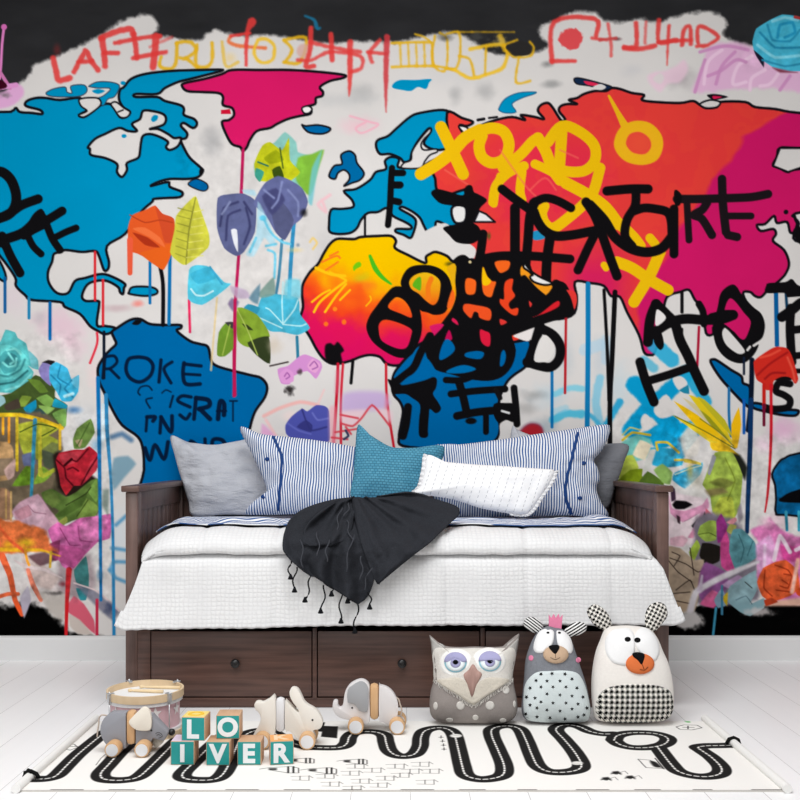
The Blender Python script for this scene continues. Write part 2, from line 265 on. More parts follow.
    # africa
    def africa(X, Y):
        v = Y+(M.fbm(X, Y, 18, 5)-.5)*26-.16*(X-340)
        v = v+np.clip((325-X), 0, 40)*.5
        k = [225, 262, 278, 292, 308, 330, 370]
        cols = np.array([(238, 190, 0), (238, 186, 0), (240, 160, 10), (240, 100, 22), (232, 66, 30), (216, 20, 84), (212, 14, 96)], float)
        return np.stack([np.interp(v, k, cols[:, i]) for i in range(3)], -1)
    P([(337, 239), (348, 239), (355, 239), (361, 237), (378, 236), (391, 236), (396, 241), (395, 248), (408, 255), (425, 263), (426, 257), (430, 254), (436, 252), (447, 256), (455, 262), (480, 262), (520, 300), (520, 340), (470, 352), (430, 348), (414, 356), (400, 365), (387, 364), (380, 357), (370, 355), (360, 357), (350, 361), (335, 364), (325, 360), (317, 350), (310, 337), (303, 326), (300, 319), (303, 307), (302, 294), (303, 284), (310, 272), (318, 264), (324, 253), (330, 244)], africa, line=LINE, lw=2.8)
    for pts, w in [([(312, 302), (322, 294), (330, 290)], 2), ([(314, 312), (320, 302), (334, 290), (346, 281)], 2.4), ([(316, 268), (330, 274), (345, 276)], 3), ([(325, 312), (336, 296), (346, 284)], 2.2), ([(346, 280), (330, 272)], 2), ([(340, 300), (350, 290)], 2), ([(366, 306), (371, 300), (370, 296)], 1.2)]: S(pts, w, (243, 190, 20))
    for pts in ([(322, 262), (336, 256), (340, 258)], [(326, 270), (338, 262)], [(330, 256), (338, 252)]): S(pts, 2, (240, 120, 30))
    B(335, 309, 3, 3, (240, 130, 30), 1, .5); B(326, 324, 3, 3, (240, 110, 30), 1, .5); B(344, 322, 3, 3.5, (240, 110, 30), 1, .5); B(362, 278, 14, 7, (190, 190, 30), .6, grain=.3); B(368, 286, 12, 9, (240, 120, 30), .8, grain=.3)
    P([(353, 267), (356, 263), (360, 262), (361, 266), (356, 269), (354, 271)], (110, 190, 20)); S([(370, 256), (375, 268), (382, 277), (391, 284)], (3, 5, 4, 2), (70, 180, 30))
    P([(325, 346), (330, 343), (334, 345), (338, 342), (344, 350), (341, 354), (342, 362), (334, 364), (326, 360)], BK, soft=1.2)
    P([(400, 365), (408, 356), (420, 344), (440, 338), (470, 345), (514, 342), (530, 341), (527, 362), (524, 368), (514, 375), (507, 382), (501, 394), (499, 402), (497, 412), (500, 426), (498, 437), (490, 444), (478, 448), (440, 449), (403, 446), (399, 437), (401, 424), (403, 411), (400, 402), (394, 395), (392, 385), (394, 374)], SAB, line=LINE, lw=2.8)
    # south america
    P([(112, 332), (117, 328), (130, 320), (140, 319), (150, 324), (165, 325), (180, 325), (181, 328), (177, 331), (190, 341), (200, 344), (208, 347), (211, 360), (215, 365), (226, 369), (250, 375), (261, 378), (267, 386), (265, 397), (256, 410), (252, 420), (248, 435), (236, 470), (215, 500), (144, 500), (144, 470), (143, 450), (138, 437), (122, 425), (112, 409), (104, 392), (99, 381), (98, 368), (104, 357), (110, 350), (116, 344), (114, 338)], (0, 99, 160), line=LINE, lw=2.8)
    P([(132, 324), (136, 320), (142, 321), (138, 325)], BK)
    DK = (8, 24, 50)
    T = lambda pts, w=3: S(pts, w*1.15, DK, soft=.8, a=.95)
    T([(105, 355), (103, 378)]); T([(105, 357), (114, 356), (117, 362), (111, 368), (105, 369)], 2.6); T([(110, 369), (119, 378)], 2.6)
    T([(139, 357), (129, 359), (126, 369), (130, 378), (140, 382), (150, 376), (153, 366), (148, 359), (139, 357)], 3.2); T([(161, 360), (159, 382)]); T([(172, 362), (164, 369), (171, 383)], 2.8)
    T([(184, 363), (183, 374), (186, 384), (200, 384)], 3.4); T([(184, 364), (201, 366)], 3); T([(184, 374), (200, 375)], 2.6)
    T([(152, 390), (148, 386), (141, 387), (138, 392), (140, 395)], 1.4); T([(152, 398), (146, 400), (150, 408)], 1.5); T([(162, 393), (166, 390), (171, 392)], 1.2); T([(173, 396), (170, 407)], 2); T([(191, 397), (182, 396), (178, 401), (190, 407)], 3); T([(180, 415), (186, 419), (190, 414)], 3)
    T([(196, 398), (194, 419)], 3.4); T([(196, 398), (208, 400), (209, 406), (199, 409)], 4); T([(200, 409), (210, 419)], 4); T([(218, 419), (220, 402), (224, 404), (224, 415)], 4); T([(217, 411), (226, 411)], 2); T([(233, 402), (233, 421)], 1.4); T([(230, 401), (237, 401)], 1.5)
    T([(147, 417), (146, 431)], 2.6); T([(147, 417), (155, 417), (153, 421)], 3.4); T([(160, 433), (161, 417)], 3); T([(161, 417), (171, 432), (172, 416)], 3.4)
    T([(145, 448), (150, 460), (155, 445), (164, 459), (168, 442)], 3.4); T([(178, 440), (174, 446), (180, 452), (186, 445), (178, 440)], 3); T([(190, 452), (191, 441), (204, 450), (205, 439)], 3); T([(212, 452), (213, 440), (222, 440), (226, 446)], 3.4)
    # oceania and the blue patch at the right
    P(Q(700, 350, 8, (85, 95), (110, 75), (150, 92), (250, 160), (330, 210), (345, 265), (400, 300), (400, 445), (350, 425), (230, 300), (150, 205)), (0, 98, 160), line=LINE, lw=2.8)
    P(Q(700, 350, 8, (430, 425), (520, 440), (600, 475), (760, 480), (790, 495), (760, 525), (660, 520), (560, 500), (430, 465)), (0, 98, 160), line=LINE, lw=2.8)
    P([(880, 440), (800, 453), (785, 458), (779, 462), (772, 474), (775, 485), (776, 500), (776, 513), (788, 515), (880, 516)], (0, 94, 152), line=LINE, lw=2.2, n=3); P([(779, 500), (782, 497), (800, 489), (880, 470), (880, 505), (800, 503), (782, 502)], (12, 12, 16)); 
    S([(786, 512), (787, 530)], 3, (40, 140, 170)); S([(799, 512), (799, 530)], 3, (40, 150, 175))
    # ---------------- cyan brushwork and leaves, right of the bed
    for pts, w, c, a in [([(655, 345), (672, 360)], 15, (40, 165, 208), .9), ([(635, 385), (650, 400), (662, 415), (672, 425)], 18, CY, 1), ([(630, 430), (645, 412), (670, 390), (688, 372)], 16, CY, 1), ([(688, 376), (700, 392), (706, 402)], 12, (30, 160, 205), .9), ([(606, 425), (620, 402)], 7, (40, 160, 205), .95), ([(600, 425), (596, 400), (600, 378)], 8, (110, 190, 220), .7), ([(600, 425), (590, 415)], 4, (60, 170, 210), .9), ([(660, 440), (690, 430), (680, 445)], 18, CY, 1), ([(640, 440), (660, 430)], 12, CY, .95),
        ([(555, 394), (570, 388), (582, 389)], 6, (110, 200, 224), .75), ([(553, 420), (565, 414), (582, 414)], 8, (70, 184, 216), .9), ([(644, 360), (654, 368)], 9, (60, 170, 205), .7), ([(553, 412), (566, 408)], 6, (150, 205, 225), .6), ([(585, 350), (600, 345)], 12, (170, 205, 225), .6), ([(606, 340), (606, 360)], 10, (170, 200, 220), .6)]: S(pts, w, c, soft=1.6, a=a, grain=1)
    for p in (Q(620, 350, 8, (420, 230), (490, 210), (540, 270), (475, 325)), Q(620, 350, 8, (270, 470), (370, 355), (450, 490), (420, 525), (320, 545)), Q(620, 350, 8, (165, 560), (205, 510), (275, 590), (220, 645), (180, 630))): P(p, WH, soft=1)
    # ---------------- drips
    for pts, w, c in [([(243, 150), (241, 200), (239, 250), (235, 310), (234, 360), (235, 395)], 3.2, (184, 26, 86)), ([(5, 278), (5, 312)], 3, (10, 90, 150)), ([(29, 298), (29, 318)], 3, (30, 130, 175)), ([(50, 303), (50, 339)], 3.4, (10, 100, 165)), ([(95, 252), (95, 300)], 2.6, (214, 40, 50)),
        ([(103, 280), (103, 325)], 2.6, (214, 40, 50)), ([(97, 333), (97, 344), (90, 363)], 2.4, (220, 50, 70)), ([(104, 332), (104, 378)], 3, (14, 24, 40)), ([(150, 262), (150, 303)], 3, (10, 110, 170)), ([(170, 256), (169, 324)], 3.6, (10, 110, 170)), ([(160, 266), (163, 285), (163, 325)], 4, (16, 16, 20)),
        ([(189, 300), (190, 332)], 2.6, (220, 40, 90)), ([(294, 222), (291, 260), (289, 300)], 4, (50, 140, 185)), ([(282, 240), (279, 275), (275, 300)], 3, (70, 130, 160)), ([(297, 337), (298, 360)], 3, (40, 120, 150)),
        ([(338, 364), (337, 390), (333, 450)], (3, 3, 3.4), (196, 24, 50)), ([(343, 364), (341, 400), (341, 450)], 2.6, (206, 40, 60)), ([(353, 360), (351, 383)], 3.2, BK), ([(386, 364), (387, 400), (394, 448)], 2.6, (200, 30, 46)), ([(552, 372), (552, 427)], 3, (10, 110, 170)), ([(566, 316), (565, 393)], 2.6, (180, 30, 40)),
        ([(588, 284), (588, 350), (587, 440)], 5, (16, 120, 175)), ([(615, 292), (612, 360), (610, 400), (610, 470)], (5, 5, 5, 5), BK), ([(604, 290), (607, 345), (609, 400)], 3.4, BK), ([(699, 327), (697, 372)], 2.6, (165, 14, 50)), ([(776, 292), (777, 345)], 4.5, (10, 90, 150)), ([(786, 294), (787, 309)], 3, (20, 60, 90)),
        ([(744, 400), (744, 433)], 3, (20, 90, 175)), ([(729, 388), (729, 415), (731, 436)], 2.8, (30, 110, 165))]: S(pts, w, c)
    S([(338, 372), (337, 392)], 5, (214, 110, 130), soft=2, a=.4); S([(680, 420), (682, 440)], 2, BK, a=0)
    # ---------------- yellow lettering
    for pts, w in [([(441, 127), (452, 150), (463, 174)], 10.5), ([(421, 174), (437, 164), (452, 152), (465, 138), (480, 130)], 11), ([(480, 131), (492, 128), (504, 132), (509, 145), (504, 159), (492, 163), (482, 157), (479, 146), (482, 136)], 10), ([(503, 168), (520, 155), (532, 142), (538, 138)], 9.5), ([(538, 138), (546, 152), (552, 168), (560, 180)], 10),
        ([(562, 127), (561, 145), (559, 172)], 10), ([(548, 142), (562, 126), (580, 132), (594, 145), (595, 160), (586, 170), (572, 172), (556, 169)], 9.5), ([(493, 202), (496, 186), (508, 173), (524, 166)], 8.5), ([(522, 172), (520, 190), (522, 200)], 8), ([(535, 164), (552, 172), (566, 182), (582, 190)], 8), ([(600, 168), (594, 190), (586, 202), (568, 218), (553, 228), (544, 222), (541, 210)], 9.5),
        ([(566, 183), (590, 196), (606, 208), (618, 224)], 10.5), ([(500, 176), (496, 190), (494, 204)], 6.5), ([(617, 262), (632, 268), (650, 280), (668, 290)], 10), ([(660, 252), (650, 275), (634, 302)], 10), ([(620, 224), (634, 238), (640, 246)], 10), ([(650, 238), (655, 244)], 8), ([(604, 265), (606, 268)], 6), ([(545, 206), (541, 216)], 8)]: S(pts, w*1.13, (232, 184, 14))
    P([[(614, 142), (620, 128), (634, 121), (650, 123), (661, 134), (663, 147), (657, 160), (643, 165), (627, 162), (617, 153)], [(626, 142), (630, 134), (640, 132), (649, 138), (651, 147), (645, 154), (634, 153), (628, 148)]], (232, 178, 26), soft=.9); S([(609, 96), (618, 113), (626, 128)], (2.5, 5, 9), (232, 178, 26)); B(640, 143, 34, 30, (250, 150, 60), .18)
    P([(533, 232), (534, 240), (545, 238), (540, 231)], CY, a=.9)
    for pts in ([(500, 150), (525, 185), (540, 200)], [(560, 150), (578, 158)], [(445, 170), (470, 186)], [(530, 190), (545, 178), (556, 190)]): S(pts, 2, (240, 110, 90), a=.5)
    # ---------------- black lettering, left
    K = lambda pts, w=10, c=BK: S(pts, w, c, soft=.7)
    K([(-8, 172), (2, 172), (11, 180), (16, 194), (15, 206), (8, 215), (-8, 220)], 10); K([(-6, 221), (10, 213), (22, 205), (38, 199)], 9.5); K([(-10, 248), (4, 240), (24, 232), (40, 216)], 10); P(Q(0, 160, 8, (200, 540), (260, 440), (310, 395), (340, 395), (370, 445), (400, 520), (280, 590), (190, 640), (150, 590)), BK)
    K([(44, 222), (54, 216), (62, 211)], 9); K([(45, 220), (52, 238), (60, 250)], 7.5); K([(56, 237), (66, 232), (76, 228)], 7); K([(27, 234), (33, 246), (41, 254)], 7); K([(2, 236), (10, 255), (20, 273)], 9); P([(0, 233), (6, 238), (10, 250), (4, 250), (-4, 240)], BK)
    # ---------------- black lettering, middle
    K([(392, 168), (391, 182), (390, 205), (388, 225)], 6.4); K([(393, 173), (403, 173)], 6.6); K([(394, 185), (400, 185)], 7.4); K([(394, 201), (399, 202)], 7)
    P([(431, 193), (436, 189), (447, 191), (460, 195), (464, 194), (464, 189), (468, 185), (472, 186), (474, 192), (478, 194), (487, 200), (481, 207), (477, 214), (473, 222), (478, 226), (481, 232), (480, 238), (474, 243), (466, 244), (456, 242), (449, 235), (443, 228), (452, 225), (463, 223), (466, 218), (466, 208), (455, 206), (442, 204), (436, 200)], BK)
    K([(483, 234), (481, 250), (478, 264)], 9); B(489, 236, 3, 6, (50, 90, 30), .8); B(450, 264, 8, 4, (60, 60, 20), .8)
    K([(515, 208), (515, 240), (515, 285)], 10); K([(502, 189), (515, 199), (532, 211)], 9); K([(535, 202), (530, 216), (528, 240), (526, 262)], 9.5); K([(533, 203), (545, 198), (558, 201), (571, 208)], 8.6); K([(534, 212), (538, 222), (545, 231), (556, 236), (572, 235), (588, 232), (598, 230)], 9.6)
    K([(550, 238), (547, 260), (546, 284)], 10); K([(482, 259), (500, 256), (530, 256), (570, 259)], 9); K([(586, 202), (594, 214), (600, 228), (604, 240), (611, 260), (617, 276)], 9.4); K([(596, 232), (588, 248), (578, 270)], 9); K([(590, 205), (604, 220), (614, 236), (626, 246), (638, 251), (650, 252), (662, 248), (671, 238)], 10)
    K([(607, 191), (630, 189), (648, 189)], 9.4); K([(636, 193), (635, 206), (627, 220), (625, 236), (632, 246)], 9); K([(634, 211), (644, 208), (656, 209), (667, 212), (671, 220), (672, 235)], 9); K([(674, 209), (674, 230), (674, 254)], 9); K([(677, 199), (700, 199), (732, 198), (752, 197), (768, 194)], 8.6, (28, 22, 26))
    K([(687, 203), (688, 222), (689, 240)], 7, (28, 22, 26)); K([(707, 203), (702, 210), (694, 215), (702, 219), (712, 235)], 8.4, (28, 22, 26)); K([(722, 179), (723, 205), (726, 232)], 8.6, (28, 22, 26)); K([(726, 216), (751, 216)], 7, (28, 22, 26)); K([(728, 235), (737, 237)], 8.4, (28, 22, 26)); P([(675, 205), (674, 192), (677, 190), (682, 196), (680, 205)], BK)
    # theta and ring
    P([Q(360, 260, 8, (285, 210), (420, 250), (480, 400), (495, 560), (460, 680), (400, 770), (300, 780), (180, 720), (90, 640), (50, 540), (75, 450), (130, 370), (200, 280)), Q(360, 260, 8, (225, 380), (270, 310), (310, 300), (360, 330), (400, 390), (412, 460), (330, 430)), Q(360, 260, 8, (150, 560), (155, 510), (190, 480), (250, 485), (340, 515), (410, 555), (410, 600), (380, 690), (330, 712), (250, 690), (170, 640))], BK)
    P(Q(360, 260, 8, (395, 170), (440, 120), (520, 100), (590, 120), (640, 170), (640, 250), (620, 330), (580, 360), (520, 320), (470, 270), (410, 230)), lambda X, Y: np.stack([np.full_like(X, 232), np.interp(Y, [272, 290, 304], [184, 150, 100]), np.full_like(X, 22)], -1))
    P(Q(360, 260, 8, (420, 200), (450, 150), (487, 140), (485, 240), (450, 230)), (90, 170, 30)); S(Q(360, 260, 8, (570, 150), (545, 220), (550, 320)), 5, (236, 120, 26)); 
    P([Q(360, 260, 8, (330, 210), (335, 140), (380, 70), (450, 42), (560, 42), (650, 75), (710, 140), (737, 230), (720, 330), (680, 420), (600, 440), (540, 420), (480, 400), (400, 300)), Q(360, 260, 8, (395, 170), (440, 120), (520, 100), (590, 120), (640, 170), (640, 250), (620, 330), (580, 360), (520, 320), (470, 270), (410, 230))], BK)
    # tangled letters
    P([(456, 266), (452, 262), (458, 256), (465, 255), (472, 260), (478, 257), (486, 259), (500, 258), (526, 258), (534, 275), (545, 288), (556, 281), (566, 284), (572, 298), (574, 312), (566, 317), (540, 322), (524, 330), (512, 334), (516, 350), (512, 366), (502, 377), (488, 381), (468, 379), (450, 374), (436, 370), (428, 360), (426, 347), (438, 328), (446, 317), (452, 308), (456, 295), (455, 280)], BK, n=3)
    OR = (236, 98, 30)
    for p, c in [([(466, 279), (475, 280), (476, 287), (474, 294), (466, 293)], OR), ([(483, 267), (487, 276), (492, 281), (496, 282), (494, 289), (491, 297), (484, 294), (482, 283)], OR), ([(483, 267), (487, 276), (491, 281), (488, 285), (483, 285), (482, 278)], YEL), ([(495, 262), (509, 261), (509, 268), (504, 272), (499, 272)], OR),
        ([(506, 281), (513, 279), (512, 289), (515, 296), (509, 303), (511, 309), (518, 308), (517, 315), (511, 314), (501, 305), (500, 299), (504, 299), (504, 288)], (228, 66, 32)), ([(465, 304), (475, 305), (490, 309), (490, 320), (480, 318), (478, 313), (474, 312), (471, 318), (466, 314), (463, 309)], (232, 80, 34)), ([(480, 330), (485, 331), (490, 334), (490, 345), (486, 346), (481, 341)], (216, 28, 60)),
        ([(500, 319), (507, 322), (501, 325)], RED), ([(529, 301), (532, 304), (530, 307)], RED), ([(453, 318), (457, 321), (458, 325), (452, 321)], (216, 28, 80)), ([(449, 330), (452, 337), (451, 340), (445, 340)], (190, 14, 80)), ([(445, 340), (451, 341), (455, 349), (449, 356), (440, 360), (440, 352)], SAB), ([(514, 335), (530, 329), (532, 331), (529, 341), (517, 338)], (228, 220, 218)),
        ([(466, 353), (477, 351), (484, 353), (480, 359), (466, 357)], SAB), ([(500, 366), (501, 354), (504, 350), (506, 356), (504, 364)], SAB), ([(447, 373), (450, 369), (464, 365), (476, 369), (464, 373)], (0, 104, 165)), ([(522, 266), (522, 278), (541, 297), (553, 285), (540, 284), (530, 274)], (240, 150, 30)), ([(540, 314), (557, 301), (559, 306), (548, 312), (533, 317)], (214, 34, 44)),
        ([(563, 291), (574, 291), (577, 300), (574, 309), (568, 300)], RED), ([(447, 268), (455, 264), (455, 280), (452, 286), (450, 276)], (226, 170, 20)), ([(452, 290), (455, 297), (452, 307), (447, 307)], (238, 100, 30)), ([(444, 325), (430, 326), (432, 334), (424, 345)], MAG)]: P(p, c, soft=.7)
    P([(525, 264), (531, 271), (540, 277), (552, 283), (545, 285), (534, 282), (530, 277), (533, 274), (524, 268)], (230, 228, 226), line=BK, lw=2.2); B(470, 262, 2, 2, (220, 200, 150), 1, .4)
    K([(524, 278), (535, 290), (546, 299)], 6); K([(556, 284), (566, 298), (570, 312)], 9); K([(512, 332), (545, 320), (570, 313)], 7); K([(536, 312), (548, 303), (560, 298)], 4)
    K([(540, 326), (534, 346), (528, 363)], 9.5); K([(540, 328), (553, 335), (560, 346), (559, 359), (551, 367), (540, 366), (527, 362)], 9.4); P([(539, 341), (545, 335), (551, 340), (554, 350), (551, 358), (544, 362), (534, 360)], (222, 218, 214))
    # lower black letters over the blue
    K([(430, 336), (421, 352), (414, 367), (405, 375), (394, 383)], 8); P([(388, 379), (400, 384), (415, 382), (428, 378), (434, 377), (437, 380), (436, 388), (433, 394), (438, 402), (441, 408), (439, 412), (435, 413), (430, 409), (429, 415), (428, 430), (428, 436), (424, 438), (419, 435), (419, 420), (420, 405), (412, 398), (405, 394), (393, 394), (391, 388)], BK)
    P([(401, 385), (408, 377), (418, 372), (426, 358), (436, 372), (430, 378), (418, 382)], SAB, soft=.8); P([(394, 378), (398, 370), (408, 362), (414, 356), (411, 364), (404, 370)], SAB)
    K([(408, 407), (406, 424), (403, 436)], 8); K([(459, 382), (463, 396), (467, 414)], 8); K([(451, 394), (475, 391), (505, 389)], 7); K([(457, 416), (478, 412), (502, 410)], 8); K([(446, 380), (462, 380), (478, 374), (492, 371)], 6.5); K([(486, 416), (486, 432)], 6); B(471, 421, 7, 4, BK, 1, .6); K([(496, 390), (500, 398)], 5, (22, 21, 23))
    K([(514, 388), (516, 408), (517, 424)], 7); P([(494, 404), (506, 403), (514, 404), (517, 412), (514, 422), (506, 420), (500, 424), (494, 416)], BK); S([(502, 411), (509, 413)], 2.2, (220, 220, 220)); P([(500, 424), (507, 421), (510, 430), (506, 440), (498, 442), (500, 434)], WH)
    # ---------------- black lettering, right
    K([(656, 304), (650, 320), (648, 342)], 10); K([(656, 304), (666, 314), (675, 324), (680, 340), (688, 356), (695, 372), (704, 391)], 10); K([(651, 335), (667, 324), (684, 319), (705, 320), (722, 319), (733, 315)], 10); K([(699, 304), (703, 312), (704, 324)], 7); K([(682, 292), (682, 312)], 3.4); P([(655, 333), (661, 332), (664, 345), (660, 350), (654, 342)], BK)
    P([(656, 326), (656, 312), (659, 310), (666, 318)], (228, 224, 222)); P([(679, 330), (683, 328), (683, 334), (681, 336)], BK); K([(640, 362), (646, 382), (654, 402)], 9.4); K([(648, 381), (668, 375), (688, 368)], 8.4)
    P([Q(700, 270, 8, (140, 300), (160, 200), (200, 145), (260, 115), (300, 140), (330, 190), (420, 290), (490, 350), (520, 440), (500, 540), (440, 590), (470, 600), (430, 680), (350, 745), (250, 730), (170, 670), (120, 580), (105, 450)), Q(700, 270, 8, (200, 305), (235, 230), (280, 250), (350, 340), (405, 410), (390, 490), (345, 570), (280, 500), (215, 450), (190, 420)), Q(700, 270, 8, (180, 490), (210, 462), (260, 520), (350, 630), (350, 665), (300, 668), (220, 610), (185, 550))], BK)
    S([(712, 318), (725, 315), (733, 315)], 10, BK); S(Q(700, 270, 8, (380, 640), (400, 615)), 2.4, WH); S(Q(700, 270, 8, (430, 605), (455, 590)), 2.4, WH)
    P([(766, 286), (769, 283), (785, 282), (792, 279), (800, 286), (820, 284), (820, 294), (793, 297), (787, 297), (784, 293), (766, 293)], BK); K([(791, 308), (790, 330), (792, 362)], 9); K([(782, 317), (792, 310), (803, 302), (820, 300)], 10); K([(793, 330), (830, 326)], 8); K([(794, 356), (830, 352)], 7); K([(752, 360), (751, 400), (748, 430)], 5, (12, 22, 40)); K([(744, 358), (744, 374)], 2.4, (20, 30, 50))
    S([(751, 400), (750, 450), (748, 500), (747, 532)], (5, 5, 4), (14, 50, 96))
    K([(795, 371), (820, 371)], 5); K([(790, 384), (779, 383), (776, 391), (784, 395), (790, 400), (788, 407), (777, 409), (766, 408)], 7); K([(776, 378), (790, 378)], 5)
    # ---------------- red flower with drips at the right
    P(Q(700, 350, 8, (430, 120), (440, 80), (520, 20), (590, -20), (640, -25), (700, -10), (740, 60), (780, 200), (785, 240), (760, 270), (720, 220), (650, 215), (590, 250), (580, 310), (530, 320), (500, 270), (450, 230)), (204, 44, 34))
    for pts, c in [(Q(700, 350, 8, (460, 200), (560, 110), (700, 20)), (160, 26, 26)), (Q(700, 350, 8, (520, 230), (580, 185), (680, 185)), (150, 24, 26)), (Q(700, 350, 8, (480, 60), (560, 40), (640, 0)), (230, 80, 60)), (Q(700, 350, 8, (700, 60), (740, 160), (760, 250)), (228, 84, 66))]: S(pts, 2, c, soft=1.2)
    S([(764, 385), (764, 408)], 3.6, (196, 36, 30)); S([(764, 405), (764, 425)], 3, (110, 16, 46)); S([(771, 385), (771, 440), (768, 490), (765, 512)], (3, 3, 2.6, 1.6), (204, 26, 40))
    TENSION[0] = .6
    # ---------------- flowers, upper left
    P(Q(0, 200, 4, (512, 110), (530, 60), (580, 40), (620, 22), (650, 55), (695, 75), (702, 170), (655, 280), (600, 240), (550, 215), (515, 200)), (222, 88, 38)); P(Q(0, 200, 4, (620, 22), (650, 55), (695, 75), (702, 160), (660, 170), (640, 100)), (204, 74, 40)); P(Q(0, 200, 4, (560, 215), (600, 200), (690, 175), (655, 278)), (226, 96, 30))
    P(Q(0, 200, 4, (530, 130), (590, 150), (640, 190), (580, 180)), (170, 50, 24)); P(Q(0, 200, 4, (530, 115), (580, 110), (640, 150), (660, 190), (600, 150)), (236, 112, 60)); S(Q(0, 200, 4, (520, 60), (580, 90), (640, 80), (690, 90)), 1.2, (176, 60, 30)); S([(130, 240), (130, 273)], (6, 5), (230, 90, 60))
    P(Q(170, 190, 5, (0, 310), (22, 200), (30, 130), (80, 70), (128, 30), (150, 90), (195, 220), (190, 290), (80, 375), (30, 350)), (200, 198, 66)); S(Q(170, 190, 5, (128, 40), (95, 200), (80, 370)), 1.4, (140, 140, 50))
    for k in range(7):
        y = 90+k*38
        S(Q(170, 190, 5, (118-k*6, y+20), (40-k*2, y-20+20)), .9, (150, 150, 50)); S(Q(170, 190, 5, (118-k*6, y+20), (165, y+10)), .9, (220, 216, 110))
    LB = (130, 205, 226)
    P(Q(170, 190, 5, (95, 400), (130, 375), (200, 385), (270, 460), (305, 470), (240, 525), (160, 575), (90, 545)), (80, 190, 214)); P(Q(170, 190, 5, (100, 420), (190, 385), (230, 440), (140, 470)), (60, 170, 200)); S(Q(170, 190, 5, (105, 495), (130, 525), (170, 528), (215, 505)), 1.8, (190, 230, 235)); S(Q(170, 190, 5, (200, 385), (260, 470)), 2, (60, 160, 195)); S([(217, 298), (213, 345), (211, 370)], 2, (222, 196, 140), a=.8)
    P(Q(170, 190, 5, (238, 40), (300, 20), (370, 18), (430, 60), (425, 210), (370, 310), (330, 330), (270, 290), (235, 190)), (92, 98, 140)); P(Q(170, 190, 5, (305, 200), (335, 200), (340, 310), (320, 270)), (220, 222, 228)); 
    for pts in (Q(170, 190, 5, (250, 180), (270, 90), (340, 60)), Q(170, 190, 5, (280, 250), (290, 130), (350, 100)), Q(170, 190, 5, (380, 90), (400, 180), (370, 270)), Q(170, 190, 5, (370, 60), (410, 120))): S(pts, 2.2, (58, 60, 100), soft=1.2)
    S(Q(170, 190, 5, (260, 120), (300, 60)), 2.2, (130, 138, 178), soft=1.2)
    # leaf bud above, blue-grey petals
    P([(254, 164), (262, 150), (275, 142), (285, 132), (296, 142), (298, 152), (310, 155), (322, 150), (318, 166), (312, 190), (300, 190), (270, 180), (256, 178)], (120, 190, 180), soft=1, a=.85)
    P([(298, 158), (312, 154), (324, 150), (318, 170), (310, 196), (296, 180)], (126, 180, 60), soft=1.5); P([(312, 168), (322, 150), (316, 180), (312, 205), (308, 200)], (110, 190, 200), soft=1.5, a=.8)
    P([(254, 164), (262, 146), (270, 142), (282, 150), (289, 138), (290, 160), (300, 172), (292, 180), (280, 186), (270, 182), (258, 180)], (186, 190, 30)); P([(272, 170), (280, 166), (284, 178), (276, 182)], (60, 80, 20)); P([(264, 158), (276, 150), (284, 160), (270, 164)], (150, 160, 20)); P([(256, 168), (264, 172), (260, 182), (255, 176)], (60, 150, 130)); S([(280, 148), (283, 168)], 1.6, (80, 100, 30)); S([(258, 162), (268, 166)], 1.6, (40, 110, 90))
    P(Q(170, 190, 5, (418, 70), (450, 0), (480, -40), (540, -70), (600, -50), (660, -10), (690, 60), (660, 140), (615, 180), (575, 250), (530, 215), (480, 130)), (98, 104, 150)); P(Q(170, 190, 5, (510, 120), (560, 60), (620, 150), (575, 248), (530, 210)), (84, 88, 124)); P([(262, 196), (276, 188), (285, 200), (272, 215)], (70, 72, 116), soft=1.5)
    for pts in (Q(170, 190, 5, (560, -40), (540, 50), (510, 90)), Q(170, 190, 5, (590, 0), (640, 60), (640, 130)), Q(170, 190, 5, (470, 0), (520, 40))): S(pts, 2, (130, 138, 184), soft=1.2)
    B(304, 212, 6, 6, BK, .8, grain=.3)
    # pale blue petals and drips between
    for p in (Q(170, 190, 5, (440, 60), (480, 130), (500, 170), (530, 280), (500, 270), (470, 240), (420, 330), (380, 320), (430, 220)), Q(170, 190, 5, (360, 0), (420, 0), (430, 30), (380, 20))): P(p, (170, 214, 230), soft=1.5, a=.8)
    for pts in (Q(170, 190, 5, (470, 145), (490, 190), (520, 230), (560, 260), (600, 270)), Q(170, 190, 5, (480, 280), (530, 270)), Q(170, 190, 5, (400, 310), (430, 240)), Q(170, 190, 5, (490, 300), (525, 320), (522, 440))): S(pts, 2.4, (110, 196, 222), soft=1)
    B(263, 218, 5, 4, (90, 190, 220), .9, .4); S(Q(170, 190, 5, (700, 260), (715, 240), (735, 265), (715, 295)), 2, (240, 200, 100), soft=1.2, a=.8); B(298, 245, 3, 3, (110, 130, 150), .8); B(295, 250, 12, 4, (236, 205, 120), .5); S([(330, 195), (318, 204), (326, 212), (322, 200)], 3, (240, 180, 190), soft=1.5, a=.7)
    P(Q(170, 190, 5, (460, 530), (530, 520), (640, 540), (650, 620), (700, 690), (640, 725), (560, 710), (500, 705), (430, 640)), (70, 176, 204)); P(Q(170, 190, 5, (440, 520), (500, 450), (520, 440), (525, 520), (460, 540)), (120, 150, 140), soft=1.2, a=.9); P(Q(170, 190, 5, (365, 600), (390, 570), (450, 590), (420, 635)), (50, 150, 180)); P(Q(170, 190, 5, (580, 450), (650, 450), (650, 540), (570, 540)), (110, 196, 214), soft=2, a=.8)
    for pts in (Q(170, 190, 5, (565, 460), (560, 560), (565, 670)), Q(170, 190, 5, (565, 670), (500, 600), (480, 590)), Q(170, 190, 5, (565, 670), (620, 600), (640, 550)), Q(170, 190, 5, (565, 672), (650, 680), (680, 670)), Q(170, 190, 5, (450, 640), (560, 690))): S(pts, 1.3, (180, 226, 230))
